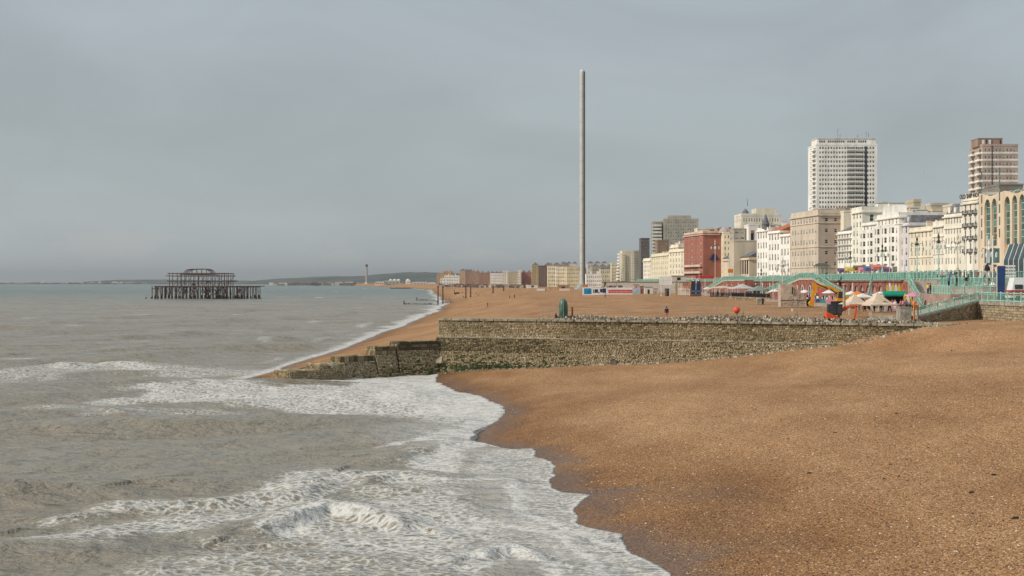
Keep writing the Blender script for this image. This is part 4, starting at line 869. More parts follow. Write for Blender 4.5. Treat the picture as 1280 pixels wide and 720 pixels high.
# low conference hall
r,Fl,Nl,u,n,h,Wd = B('low windowless sandy conference hall with five dark slots and curved eaves', 936.5, 598, 904, 632, 322, 30, SAND, rows=0, cols=0, parapet=.3, name='conference_hall')
b = MB()
for k in range(5):
    q = Nl-u*(1.5+k*3.6)+n*.02; q2 = q-u*1.9; b.prism([tuple(v.xy) for v in (q2+n*.1, q+n*.1, q, q2)], 3.5, 10.5)
    b.build('slot_window', M_black, r); b = MB()
b = MB(); b.hexa([(*v.xy, h+.35) for v in (Fl-n*-.5, Nl+n*.5, Nl-n*29, Fl-n*29)]+[(*v.xy, h+3.2) for v in (Fl-n*5, Nl-n*5, Nl-n*24, Fl-n*24)]); b.build('roof', M_slate, r)
def camblock(label, px0, px1, D, ytop, zb, depth, wall, cols, rows, name='building', cat='building', skew=0.0, wf=.42, hf=.5, parapet=.7, seaw=None, seac=None, style='sash', maxwin=300, bands=None, balc=None, roof=None, group=None, near0=False):
    """building standing square to the view: camera-facing side px0..px1 at distance D, optional seaward side seaw metres deep shown at its left"""
    D = warp_d(D)
    if not near0: px0 = min(640+(px0-640)*(D+depth)/D, px0+(px1-px0)*.45)
    a = P_(px0, D, 0); b_ = P_(px1, D, 0); W_ = b_.x-a.x; h = Z_(ytop, D)-zb; root = empty(name, ((a.x+b_.x)/2, D+depth/2, zb), skew, label, cat, group)
    A = Vector((-W_/2, -depth/2, 0)); Bv = Vector((W_/2, -depth/2, 0)); mb = MB(); wins = []; wm = wallm(wall)
    facade(mb, wins, A, Vector((1,0,0)), W_, 0, h, cols, rows, wf, hf)
    if seac: facade(mb, wins, A+Vector((0,depth,0)), Vector((0,-1,0)), depth, 0, h, seac, rows, wf, hf)
    else: mb.quad((A.x, A.y+depth, 0), (A.x, A.y, 0), (A.x, A.y, h), (A.x, A.y+depth, h))
    mb.quad((Bv.x, Bv.y, 0), (Bv.x, Bv.y+depth, 0), (Bv.x, Bv.y+depth, h), (Bv.x, Bv.y, h)); mb.quad((Bv.x, Bv.y+depth, 0), (A.x, A.y+depth, 0), (A.x, A.y+depth, h), (Bv.x, Bv.y+depth, h))
    mb.box(A.x+.01, A.y+.01, h-.4, Bv.x-.01, Bv.y+depth-.01, h, 1)
    mb.build('wall', [wm, M_lead], root)
    if len(wins) > maxwin: wins.sort(key=lambda q: -q[0][2])
    st = ['sash', 'sash', 'curt']
    for k, (p, an_, ww, wh) in enumerate(wins[:maxwin]): inst('window', winmesh(ww, wh, st[k % 3] if style == 'sash' else style), root, p, an_)
    if len(wins) > maxwin:
        rm = MB()
        for (p, an_, ww, wh) in wins[maxwin:]:
            c, s_ = math.cos(an_), math.sin(an_); P0 = Vector(p); rm.quad(P0+Vector((-c*ww/2, -s_*ww/2, 0)), P0+Vector((c*ww/2, s_*ww/2, 0)), P0+Vector((c*ww/2, s_*ww/2, wh)), P0+Vector((-c*ww/2, -s_*ww/2, wh)))
        tag(rm.build('small_windows', M_win, root), kind='stuff')
    if parapet:
        b = MB(); 
        for x0, y0, x1, y1 in ((A.x-.15, A.y-.15, Bv.x+.15, A.y+.15), (A.x-.15, A.y+depth-.15, Bv.x+.15, A.y+depth+.15), (A.x-.15, A.y+.15, A.x+.15, A.y+depth-.15), (Bv.x-.15, A.y+.15, Bv.x+.15, A.y+depth-.15)): b.box(x0, y0, h-.3, x1, y1, h+parapet)
        b.build('parapet', wm, root)
    if bands:
        bc, bt = bands
        for r_ in range(rows):
            z = .3+(h-.9)*r_/rows; b = MB(); b.box(A.x-.12, A.y-.12, z, Bv.x+.12, A.y-.012, z+bt); b.box(A.x-.12, A.y-.012, z+.003, A.x-.012, A.y+depth, z+bt-.003); b.build('floor_band', wallm(bc), root)
    if balc:      # list of (x fraction 0..1, width fraction) columns of balconies
        for xf, wf_ in balc:
            for r_ in range(rows):
                z = .3+(h-.9)*r_/rows; x0 = A.x+W_*xf; x1 = x0+W_*wf_; b = MB(); b.box(x0, A.y-1.5, z, x1, A.y-.012, z+.18); b.box(x0, A.y-1.5, z+.18, x1, A.y-1.38, z+1.15); b.build('balcony', wm, root)
    return root, A, Bv, h, W_
# white tower block (tallest)
r, A, Bv, h, W_ = camblock('tall white tower block with rows of paired dark windows and recessed balconies', 1020.5, 1096.5, 850, 181, 25, 26, (.84,.81,.74), 20, 26, 'tower_block', 'tower block', wf=.68, hf=.5, parapet=.6, maxwin=300, near0=True)
wm = wallm((.84,.81,.74))
for k in range(26):
    z = .3+(h-.9)*k/26; b = MB(); b.box(A.x-1.5, A.y+1.5, z, A.x-.012, A.y+11, z+.15); b.box(A.x-1.5, A.y+1.5, z+.15, A.x-1.38, A.y+11, z+1.1); b.box(A.x-1.38, A.y+1.5, z+.15, A.x-.012, A.y+1.6, z+1.1); b.build('balcony', wm, r)
    b = MB(); b.box(A.x-.08, A.y+2.5, z+.3, A.x-.02, A.y+6, z+2.0); b.box(A.x-.08, A.y+7, z+.3, A.x-.02, A.y+10.5, z+2.0); b.box(A.x-.08, A.y+15, z+.8, A.x-.02, A.y+18, z+2.2); b.build('window', M_win, r)
    # recessed balcony bay in the camera side: dark glazing strip with slab and rail
    for xf, wf_ in ((.505, .125), (.645, .125)):
        x0 = A.x+W_*xf; x1 = x0+W_*wf_; b = MB(); b.box(x0, A.y-.05, z+.8, x1, A.y-.02, z+1.9, 0); 
        for q in range(1, 4): xx = x0+(x1-x0)*q/4; b.box(xx-.08, A.y-.12, z+.1, xx+.08, A.y-.051, z+2.3, 1)
        b.build('window', [M_win, wm], r); b = MB(); b.box(x0-.2, A.y-1.3, z-.1, x1+.2, A.y-.012, z+.09); bo = b.build('balcony', wm, r)
        b = MB(); b.box(x0-.2, A.y-1.3, z+.09, x1+.2, A.y-1.22, z+.85); b.build('parapet', mat('grey_rail_panel', (.66,.64,.59)) if k == 0 and xf < .6 else bpy.data.materials['grey_rail_panel'], bo)
b = MB(); b.box(A.x+W_*.795, A.y-.06, 1, A.x+W_*.835, A.y-.02, h-1); b.build('stair_glazing', M_win, r)
b = MB(); b.box(A.x+.6, A.y+.8, h, Bv.x-.8, A.y+18, h+4.2); b.box(A.x+.1, A.y+.3, h+4.2, Bv.x-.3, A.y+18.5, h+4.5); ph = b.build('penthouse', wm, r)
for k in range(22):
    if k in (3, 12, 17): continue
    b = MB(); x0 = A.x+2+k*1.42; b.box(x0, A.y+.72, h+1.6, x0+.9, A.y+.79, h+2.9); b.build('window', M_win, ph)
for px, hh in ((1053, 8), (1056, 4.5), (1078, 4), (1089, 6), (1092, 5)):
    x = (px-1020.5)/76*W_+A.x; b = MB(); b.tube((x, 0, h+4.4), (x, 0, h+4.4+hh), .12, .06, 5); b.tube((x-.6, 0, h+2.8+hh), (x+.6, 0, h+2.8+hh), .05, .05, 4); b.build('aerial', M_iron, r)
# brown and white banded tower
r, A, Bv, h, W_ = camblock('brown brick tower block with white floor bands and balconies at the far right', 1228, 1272.5, 700, 182, 22, 22, (.44,.34,.28), 9, 17, 'tower_block', 'tower block', wf=.42, hf=.40, parapet=.9, bands=((.80,.75,.66), .95), near0=True)
wb = wallm((.80,.75,.66))
for k in range(17):
    z = .3+(h-.9)*k/17
    for y0_ in (1.0, 12.0): b = MB(); b.box(A.x-1.6, A.y+y0_, z-.05, A.x-.14, A.y+y0_+7, z+1.05); b.build('balcony', wb, r)
    b = MB(); b.box(A.x-.3, A.y+2, z+1.3, A.x-.14, A.y+5, z+2.6); b.box(A.x-.3, A.y+14, z+1.3, A.x-.14, A.y+17, z+2.6); b.build('window', M_win, r)
    if k in (2, 3, 4, 6, 7, 9, 10, 11): b = MB(); b.box(A.x+11, A.y-1.2, z, A.x+15, A.y-.1, z+1.6); b.build('balcony', wallm((.62,.66,.58)) if k in (6,9) else wb, r)
b = MB(); b.box(A.x+5.1, A.y-.3, 0, A.x+5.5, A.y-.13, h); b.build('downpipe', M_iron, r)
b = MB(); b.box(A.x-1, A.y+4, h, A.x+12.5, A.y+16, h+4.2); b.box(A.x-1.2, A.y+3.8, h+4.2, A.x+12.7, A.y+16.2, h+4.6); ph = b.build('penthouse', wallm((.33,.22,.17)), r)
for x0, w_, m_2 in ((1,1.5,M_frame), (3.2,.8,M_win), (4.8,1.4,M_frame), (6.3,.5,M_win), (11, .8, M_win)): b = MB(); b.box(A.x+x0, A.y+3.9, h+.8, A.x+x0+w_, A.y+3.99, h+3.6); b.build('window', m_2, ph)
# modern hotel with green arched glazing
mh = (.72,.56,.40)
F_, N_ = P_(1224, 410, 0), P_(1300, 368, 0); u = (N_-F_).normalized(); n = Vector((u.y, -u.x, 0)); org = (F_+N_)/2-n*12; org.z = ZU
root = empty('modern_hotel', org, 0, 'modern sandstone hotel with tall arched green glass strips and sloping glazed front', 'building'); wm = wallm(mh)
Fl = F_-org; Nl = N_-org; Fl.z = Nl.z = 0; Wd = (N_-F_).length; zt0 = Z_(244, 410)-ZU; zt1 = Z_(236, 368)-ZU
def pxs(px):   # distance along facade from the far end for a photo column
    k = (px-640)/F; # solve F_+u*s: x = k*y
    return (k*F_.y-F_.x)/(u.x-k*u.y)
def pt(s, o, z): v = Fl+u*s+n*o; return (v.x, v.y, z)
mb = MB(); lastz = zt0-.4
strips = [(1230.5,1238),(1239.5,1246),(1255.5,1262.5),(1265,1271.5),(1274,1281),(1284,1292)]
edges = [1224]; 
segs = []; cur = 0
for a_, b_ in strips: s0, s1 = pxs(a_), pxs(b_); segs.append((cur, s0, 0)); segs.append((s0, s1, 1)); cur = s1
segs.append((cur, Wd, 0))
def topz(s): return zt0+(zt1-zt0)*s/Wd+.5*math.cos(s*.35)
zbs = {0: Z_(308, 405)-ZU, 1: Z_(308, 405)-ZU, 2: 10.0, 3: 10.0, 4: 10.0, 5: 10.0}
si = 0
for s0, s1, w_ in segs:
    if not w_:
        mb.quad(pt(s0,0,0), pt(s1,0,0), pt(s1,0,topz(s1)), pt(s0,0,topz(s0)))
        for s, d in ((s0, 1), (s1, -1)): mb.quad(pt(s,0,0), pt(s,-.8,0), pt(s,-.8,topz(s)), pt(s,0,topz(s)))
    else:
        zb_ = zbs[si]; za = Z_(251, 405)-ZU; 
        if zb_ > 0 and si < 2: mb.quad(pt(s0,0,4.5), pt(s1,0,4.5), pt(s1,0,zb_), pt(s0,0,zb_))
        w2 = (s1-s0)/2; K = 6; pv = (s0, za-w2*1.1)
        for k in range(1, K+1):
            an_ = math.pi*(1-k/K); c = ((s0+s1)/2+math.cos(an_)*w2, za-w2*1.1+math.sin(an_)*w2*1.3)
            mb.quad(pt(pv[0],0,pv[1]), pt(c[0],0,c[1]), pt(c[0],0,topz(c[0])), pt(pv[0],0,topz(pv[0]))); mb.quad(pt(pv[0],-.8,pv[1]), pt(c[0],-.8,c[1]), pt(c[0],0,c[1]), pt(pv[0],0,pv[1])); pv = c
        nr = int((za-zb_)/1.7)
        for r_ in range(nr+1):
            z0_ = zb_+r_*(za-zb_)/nr; z1_ = z0_+(za-zb_)/nr-.12
            g = MB(); q0, q1 = pt(s0,-.75,z0_), pt(s1,-.75,z0_)
            for hf_ in (0, 1):
                a0 = s0+(s1-s0)*(.5*hf_+.02); a1 = s0+(s1-s0)*(.5*hf_+.48); g.prism([pt(a0,-.7,0)[:2], pt(a1,-.7,0)[:2], pt(a1,-.78,0)[:2], pt(a0,-.78,0)[:2]], z0_, z1_, 1 if (r_ % 2 == 0) else 2)
            g.prism([pt(s0,-.72,0)[:2], pt(s1,-.72,0)[:2], pt(s1,-.8,0)[:2], pt(s0,-.8,0)[:2]], z1_, z1_+.12, 0)
            g.build('window', [M_frame, M_winb, glassmat('teal_glass', (.07,.20,.17)) if 'teal_glass' not in bpy.data.materials else bpy.data.materials['teal_glass']], root)
        si += 1
for (a_, b_) in ((Nl, Nl-n*24), (Nl-n*24, Fl-n*24), (Fl-n*24, Fl)): mb.quad((a_.x,a_.y,0),(b_.x,b_.y,0),(b_.x,b_.y,zt0),(a_.x,a_.y,zt0))
mb.prism([tuple(v.xy) for v in (Fl-n*.9, Nl-n*.9, Nl-n*23.9, Fl-n*23.9)], 0, zt0-.3)
mb.build('wall', wm, root)
for px_ in (1227.3, 1249.6):
    s = pxs(px_)
    for k in range(6): b = MB(); z = 12+k*3.4; b.prism([pt(s-.4,.06,0)[:2], pt(s+.4,.06,0)[:2], pt(s+.4,.01,0)[:2], pt(s-.4,.01,0)[:2]], z, z+2.4); b.build('window', M_winb, root)
for k, (a_, b_) in enumerate(((1231,1234),(1235,1240),(1242,1249.5))):
    s0, s1 = pxs(a_), pxs(b_); b = MB(); b.prism([pt(s0,.08,0)[:2], pt(s1,.08,0)[:2], pt(s1,.01,0)[:2], pt(s0,.01,0)[:2]], 5, 9); b.build('window', M_winb, root)
s = pxs(1245); text('*', pt(s,.12,10.0), math.atan2(u.y,u.x), 4.5, mat('bronze_emblem', (.25,.14,.06)), root, name='emblem')
M_dglass = glassmat('dark_teal_glass', (.03,.055,.06)); s0 = pxs(1262); b = MB(); ri = MB()     # sloping glazed front
for k in range(6):
    sa, sb_ = s0+k*3.4, s0+(k+1)*3.4
    g = MB(); g.hexa([pt(sa,1.6,0),pt(sb_,1.6,0),pt(sb_,.02,0),pt(sa,.02,0),pt(sa,1.6,5.5),pt(sb_,1.6,5.5),pt(sb_,.02,9.9),pt(sa,.02,9.9)]); g.build('glazed_bay', M_dglass, root)
    ri = MB(); ri.tube(pt(sa,1.65,0), pt(sa,1.65,5.5), .09, .09, 4); ri.tube(pt(sa,1.65,5.5), pt(sa,.05,10), .09, .09, 4); ri.build('glazing_rib', M_white, root)
# grey plant room on its roof
camblock('grey corrugated rooftop plant room behind the arched glass hotel', 1231, 1279, 440, 230.5, ZU+20, 14, (.24,.22,.19), 0, 0, 'plant_room', 'rooftop building', parapet=.25)
# buildings behind the row
def cb(*a, **k): return camblock(*a, **k)
cb('tan stone turret block behind the low cream terrace', 1135, 1151, 520, 252, ZU, 10, (.56,.48,.34), 2, 5, hf=.25, wf=.2, parapet=1.0, seac=2)
cb('greyish flat roofed block beside the tan turret', 1151, 1186, 530, 256, ZU, 14, (.56,.50,.38), 0, 0, parapet=.8)
cb('tan shoulder block below the turret with a small window', 1129.5, 1141, 516, 262, ZU, 10, (.52,.44,.31), 2, 6, hf=.3, wf=.25)
cb('beige block with red brick stringcourse behind the cream terrace', 1154, 1185, 500, 263, ZU, 12, (.66,.54,.40), 4, 5, hf=.2, wf=.2)
cb('cream upper storeys with slate dormers behind the mansard hotel', 1182, 1204, 470, 256, ZU, 12, (.60,.52,.40), 5, 7, hf=.4, parapet=.4)
cb('white rear block right of the big white hotel roof', 1096, 1118, 520, 258, ZU, 12, (.80,.74,.64), 0, 0, parapet=.3)
cb('blank cream party wall left of the white hotels', 1045, 1067, 530, 264, ZU, 14, (.78,.70,.56), 0, 0, parapet=.3)
cb('dark roofed block below the white tower', 1040, 1062, 560, 260.5, ZU, 12, (.34,.26,.20), 3, 7, parapet=.3)
cb('white gabled block with dark slate edge behind the bay fronted hotel', 1064, 1090, 515, 262, ZU, 10, (.82,.76,.62), 2, 6, wf=.3, hf=.3, parapet=.5)
r, A, Bv, h, W_ = cb('grand cream hotel with balustraded top storeys behind the turreted house', 918, 976, 640, 269, ZU, 22, (.76,.70,.57), 14, 9, hf=.5, wf=.36, seac=5, parapet=.9)
b = MB(); b.box(A.x+8, A.y+2, h, Bv.x-2, A.y+16, h+3.6); b.build('attic', wallm((.72,.65,.50)), r); b = MB(); b.lathe(A.x+3, A.y+5, [(2, h), (2, h+1), (1.5, h+2), (.2, h+3.6)], 8); b.build('cupola', M_slate, r); b = MB(); b.tube((A.x+4, A.y+5, h+5), (A.x+4, A.y+5, h+9), .15, .05, 5); b.build('finial', M_dark, r)
cb('slatted grey car park like block beside the domed cream corner', 912, 932, 620, 286, ZU, 14, (.40,.37,.30), 2, 9, wf=.8, hf=.35, seac=3, parapet=.3)
r, A, Bv, h, W_ = cb('white fly tower of the conference hall', 930, 948, 615, 281, ZU, 14, (.82,.77,.70), 0, 0, parapet=.3)
b = MB(); b.box(A.x+1.0, A.y-.2, h-9.5, A.x+2.4, A.y-.02, h-4.0); b.build('panel', M_black, r); b = MB(); b.box(A.x+1.0, A.y-.22, h-4.0, A.x+2.4, A.y-.02, h-2.6); b.build('panel', M_tile, r)
r, A, Bv, h, W_ = cb('cream corner building with grey dome between red brick hotel and slatted block', 900, 913, 650, 291, ZU, 12, (.78,.69,.50), 2, 8, wf=.35, seac=2, parapet=.4)
b = MB(); b.lathe(0, 0, [(3.4,h),(3.2,h+1.1),(2.6,h+2.2),(1.4,h+3.1),(.2,h+3.6)], 12); b.build('dome', mat('grey_pink_dome', (.42,.36,.34)), r)
cb('sandy stage block above the low conference hall', 911, 951, 608, 301, ZU, 16, (.56,.48,.36), 0, 0, parapet=.3)
r, A, Bv, h, W_ = cb('wide grey concrete slab tower with white end balconies', 826, 873, 900, 275, 20, 18, (.40,.38,.31), 13, 15, 'tower_block', 'tower block', wf=.6, hf=.42, seac=4, parapet=1.0)
b = MB(); b.box(A.x+3, A.y+2, h, A.x+19, A.y+14, h+3.2); b.build('plant_room', wallm((.44,.41,.33)), r)
b = MB(); b.box(A.x-7, A.y+2, 0, A.x-.5, A.y+14, h-1); b.build('balcony_wing', wallm((.30,.28,.24)), r)
for k in range(14): b = MB(); z = 1+k*(h-3)/14; b.box(A.x-7.6, A.y+.6, z, A.x-1.2, A.y+1.98, z+1.3); b.build('balcony', wallm((.66,.64,.58)), r)
cb('dark brown slab tower with white top floor', 799, 812, 980, 298, 14, 16, (.13,.12,.115), 4, 12, 'tower_block', 'tower block', wf=.5, hf=.4, seac=3, parapet=.3, bands=((.20,.18,.17), .5))
cb('brown brick back block right of the dark slab tower', 819, 836, 840, 301, ZU, 14, (.28,.20,.14), 3, 6, wf=.3, hf=.35)
cb('cream house with boxed white roof between slab tower and red brick hotel', 838, 856, 760, 309, ZU, 12, (.76,.67,.50), 4, 7, wf=.35, hf=.5)
cb('low cream block with a glazed rooftop room behind the red brick hotel', 868, 902, 720, 286, ZU, 14, (.72,.66,.54), 8, 9, wf=.4, hf=.4, parapet=.5)
# curved white art-deco flats
r, A, Bv, h, W_ = cb('white stepped art deco flats with curved balcony bands', 775, 799, 1010, 314, 14, 20, (.80,.73,.56), 7, 11, 'apartment_building', 'flats', wf=.55, hf=.4, seac=4, parapet=.5, balc=[(0,.18)])
for k in range(9): b = MB(); z = 1+k*2.3; b.lathe(A.x-1.2, A.y+3, [(3.2-k*.16, z), (3.2-k*.16, z+1.1)], 12); b.build('balcony', wallm((.82,.77,.66)), r)
# ------------------------------------------------------------------ far seafront and town, beyond a kilometre
far = [ # label, px0, px1, D, ytop, wall, cols, rows
('yellow cream block right of the observation tower foot', 763, 772, 1130, 329, YEL, 4, 7),
('gabled yellow terrace left of the yellow cream block', 749, 763, 1180, 337, YEL, 5, 4),
('long low white terrace with three dark doorways behind the hoarding', 731, 752, 1120, 343, WHITE, 7, 3),
('yellow fronted hotel just left of the observation tower', 707, 724, 1200, 334, YEL, 7, 5),
('white hotel with slate attic left of the yellow fronted hotel', 694, 708, 1220, 334, CREAM, 6, 5),
('cream hotel with small dark windows below a grey attic', 684, 695, 1240, 333, CREAM, 4, 5),
('dark brown flats with white balcony stacks', 673, 685, 1260, 332.5, (.15,.10,.095), 4, 9),
('olive brick tower with pyramid cap', 664.5, 673.5, 1300, 332, (.50,.38,.20), 3, 7),
('pink and red terrace left of the olive brick tower', 650, 665, 1450, 341, (.42,.20,.17), 6, 5),
('pale narrow tower house beside the pink terrace', 647, 651.5, 1440, 338, PALE, 2, 6),
('cream flats behind the beach huts at centre', 635, 648, 1560, 341, (.55,.47,.33), 5, 5),
('pale flats with yellowish end wall', 628, 636, 1620, 339, PALE, 3, 6),
('cluster of white villas near the iron columns', 613, 629, 1750, 342, WHITE, 6, 4),
('long red brick terrace of mansions', 599, 614, 1900, 341, (.38,.22,.16), 6, 5),
('brick mansion block with pale string bands', 589, 599.5, 1950, 339.5, (.40,.27,.20), 4, 5),
('brown gabled mansion block', 582, 590, 2000, 339, (.36,.23,.16), 4, 5),
('tall mansion with white top storey and dark cupola', 575, 583, 2050, 338.5, (.58,.40,.26), 4, 6),
('white four bay terrace right of the brick blocks', 556, 574, 2250, 344.5, WHITE, 8, 3),
('orange brick block behind the white terrace', 555, 566, 2350, 339.5, (.55,.33,.18), 4, 4),
('sandy brick block at the end of the town', 546.5, 556, 2400, 342.5, (.52,.37,.23), 4, 4),
('little white corner house at the foot of the end block', 551, 557, 2200, 348, WHITE, 2, 2),
('white terrace on the slope behind the observation tower, left part', 700, 722, 1700, 330, (.66,.60,.52), 8, 3),
('grey roofed terrace on the slope right of the observation tower', 733, 760, 1800, 329.5, (.60,.55,.50), 9, 3),
('pale slope houses below the ridge right of the observation tower', 738, 768, 1600, 333.5, (.42,.36,.28), 9, 3),
('roofline of brown houses behind the dark flats', 680, 712, 1500, 331.5, (.40,.31,.27), 9, 3)]
for i, (lab, a, b_, D, yt, wl, c_, r_) in enumerate(far):
    zb_ = 9 if D < 2600 else 8
    if D in (1700, 1800, 1600, 1500): zb_ = 12
    rt, A, Bv, h, W_ = camblock(lab, a, b_, D, yt, zb_, 14+(i % 4)*3, wl, c_, r_, 'building', 'building', wf=.42, hf=.5, seac=2, parapet=.4)
    if 'pyramid' in lab or 'gabled' in lab or 'villas' in lab or 'roofed' in lab or 'roofline' in lab or 'cupola' in lab or 'slope' in lab:
        nn_ = 1 if ('pyramid' in lab or 'cupola' in lab) else 3; depth = 14+(i % 4)*3
        for k in range(nn_):
            x0 = A.x+W_*k/nn_; x1 = A.x+W_*(k+1)/nn_; b = MB(); b.hexa([(x0,A.y,h+.4),(x1,A.y,h+.4),(x1,A.y+depth,h+.4),(x0,A.y+depth,h+.4),((x0+x1)/2-.1,A.y+2,h+3.2),((x0+x1)/2+.1,A.y+2,h+3.2),((x0+x1)/2+.1,A.y+depth-2,h+3.2),((x0+x1)/2-.1,A.y+depth-2,h+3.2)]); b.build('roof', M_slate, rt)
    if W_ > 12:
        for k in range(2): b = MB(); x = A.x+W_*(.25+.45*k); b.box(x, A.y+4, h, x+1.8, A.y+5, h+2.6); b.build('chimney', wallm(wl), rt)
# roofs and houses of the hillside town that read as one mass
M_town = tintmat('hillside_house', [(0, (.10,.085,.08)), (.35, (.24,.17,.14)), (.6, (.42,.36,.30)), (.8, (.6,.55,.46)), (1, (.75,.72,.66))], .9, .3, .1)
mb = MB(); random.seed(11)
def ridge_y(px): return float(np.interp(px, [540,600,700,760,800,860], [349,346,337,336,340,346]))
for k in range(900):
    px = random.uniform(560, 800); D = random.uniform(1400, 2900); x = X_(px, D); 
    if x < np.interp(D, UWy, UWx)+50: continue
    zt_ = Z_(ridge_y(px)+random.uniform(-1, 4.0), D); wd = random.uniform(5, 13); dp = random.uniform(6, 12); t = random.random()
    mb.box(x-wd/2, D, ZU, x+wd/2, D+dp, zt_, 0, t); mb.hexa([(x-wd/2,D,zt_),(x+wd/2,D,zt_),(x+wd/2,D+dp,zt_),(x-wd/2,D+dp,zt_),(x-wd/2+.2,D+dp/2-.1,zt_+2),(x+wd/2-.2,D+dp/2-.1,zt_+2),(x+wd/2-.2,D+dp/2+.1,zt_+2),(x-wd/2+.2,D+dp/2+.1,zt_+2)], 0, .05+.25*random.random())
tag(mb.build('hillside_town', M_town, None, tint=True), 'mass of small roofs and houses on the slope behind the seafront', kind='stuff')
# low port buildings, oil tanks and sheds along the coast
M_pale = mat('pale_shed', (.70,.66,.58), .7)
def far_box(label, px0, px1, D, y0, y1, depth, m, name='shed', cat='shed', gable=True):
    a = X_(px0, D); b_ = X_(px1, D); z0 = Z_(y1, D); z1 = Z_(y0, D); root = empty(name, ((a+b_)/2, D, max(z0, 1)), 0, label, cat); W_ = (b_-a)/2; h = z1-max(z0, 1)
    b = MB(); b.box(-W_, 0, -4, W_, depth, h*.7 if gable else h); b.build('wall', m, root)
    if gable: b = MB(); b.hexa([(-W_,0,h*.7),(W_,0,h*.7),(W_,depth,h*.7),(-W_,depth,h*.7),(-W_*.96,depth*.45,h),(W_*.96,depth*.45,h),(W_*.96,depth*.55,h),(-W_*.96,depth*.55,h)]); b.build('roof', m if not gable else M_lead, root)
    for k in range(4): b = MB(); x = -W_*.8+k*W_*.45; b.box(x, -.15, h*.1, x+W_*.2, -.02, h*.45); b.build('window', M_win, root)
    return root
far_box('pinkish white hipped shed on the far spit right of the chimney', 469, 480, 4600, 351.5, 355.5, 60, mat('pink_shed', (.72,.58,.5)))
far_box('low grey green industrial hall right of the pink shed', 480.5, 500, 4700, 350.5, 355, 60, mat('grey_green_hall', (.42,.43,.38)), gable=False)
far_box('white block with rounded end near the far domes', 508, 512.5, 4500, 350, 354, 40, M_white, gable=False)
far_box('long pale warehouse at the far end of the spit', 516, 534, 4300, 352, 355, 50, M_pale)
far_box('white warehouse close to the end of the town', 535, 544, 3600, 352.5, 356, 50, M_white)
far_box('pale waterside sheds on the far coast left of the chimney', 431, 441, 6000, 352, 355, 60, M_pale)
far_box('small pale hall on the far coast further left', 418, 428, 6300, 352.5, 355, 60, M_pale)
far_box('brown shed row below the pink shed', 483, 505, 4200, 354.3, 356.5, 30, mat('brown_shed', (.3,.22,.18)))
for px, D in ((488.5, 4800), (493.5, 4800), (498.5, 4800), (510, 4650)):
    b = MB(); b.lathe(0, 0, [(7.5, 0), (7.5, 8), (6, 12), (3.2, 14.5), (.2, 15.5)], 12); o = b.build('storage_dome', M_white, None, True); o.location = (X_(px, D), D, 9); tag(o, {488.5: 'leftmost of the three small white domes above the far industrial hall', 493.5: 'middle one of the three small white domes above the far industrial hall', 498.5: 'rightmost of the three small white domes above the far industrial hall', 510: 'lone white dome by the rounded white block'}[px], 'dome')
# power station chimney
D = 5600; ch = empty('power_station_chimney', P_(458.3, D, 4), 0, 'tall thin grey power station chimney with dark cap on the far coast', 'chimney')
b = MB(); b.lathe(0, 0, [(4.6, 0), (3.6, 76)], 12); b.build('shaft', mat('chimney_steel', (.40,.38,.37)), ch); b = MB(); b.lathe(0, 0, [(5.0, 72), (5.2, 78), (3.6, 80)], 12); b.build('cap', M_dark, ch)
b = MB(); b.lathe(0, 0, [(8, 0), (7, 9)], 12); b.build('base', M_pale, ch)
# scattered white houses on the far shore of the bay (left)
random.seed(5)
for i, (px, w_, hh, lb) in enumerate(((7,5,9,'white block at the far left edge of the horizon'),(14,2,7,'small white block next to the far left block'),(24,7,5,'low pale terrace on the left horizon'),(54,3,11,'bright white slab standing alone on the left horizon'),(90,2,9,'white mast like block in the middle of the left horizon'),(100,5,8,'grey domed building on the left horizon'),(115,3,7,'white block left of the long white hotel on the horizon'),(124,3,10,'narrow white building on the horizon'),(143,6,8,'long white hotel on the horizon left of the ruined pier'),(151,3,7,'white building just right of the long white hotel'),(163,3,6,'last pale building before the ruined pier'))):
    D = 11500; o = MB(); W_ = w_/F*D; o.box(-W_/2, 0, 0, W_/2, 30, hh+4); o.box(-W_/4, 5, hh+4, W_/5, 20, hh+7); q = o.build('distant_building', M_white if 'white' in lb else M_pale); q.location = P_(px, D, 4); tag(q, lb, 'building')
mb = MB()
for k in range(420):
    px = random.uniform(-60, 175) if k < 240 else random.uniform(335, 540); D = random.uniform(11000, 11900) if k < 240 else random.uniform(5200, 7400); x = X_(px, D); wd = random.uniform(12, 60)*(1 if k < 240 else .5); z = random.uniform(4, 9); mb.box(x, D, 1, x+wd, D+20, 4+z, 0, random.random())
tag(mb.build('distant_houses', M_town, None, tint=True), 'scattered low houses along the far shores of the bay', kind='stuff')
# hills
M_hill = mat('chalk_downland', (.085,.095,.085), .95, .35, .004, col2=(.05,.06,.05))
def hill(label, D, pts, dep, nm='hills'):
    xs = np.linspace(pts[0][0], pts[-1][0], 160); prof = np.interp(xs, [p[0] for p in pts], [p[1] for p in pts]); X = np.array([X_(a, D) for a in xs]); Zt = np.array([Z_(a, D) for a in prof])+ (fbm(xs/9.0, xs*0+D/900., 4)-.5)*8*(D/9000)
    t = np.linspace(0, 1, 26); f = np.sin(t*math.pi*.5)**.8; ff = np.concatenate([f, f[::-1][1:]]); tt = np.concatenate([t*.6, .6+.4*t[1:]])
    XX_ = np.repeat(X[None], len(ff), 0)*(1+0*ff[:, None]); YY_ = D+dep*(tt[:, None]-.6)+0*X[None]; ZZ_ = ff[:, None]*Zt[None]+(fbm(XX_/400, YY_/400, 4)-.5)*30*np.sin(ff[:, None]*3.14)
    o = grid_obj(nm, XX_, YY_, np.maximum(ZZ_, -2.5), M_hill, {}); tag(o, label, kind='structure')
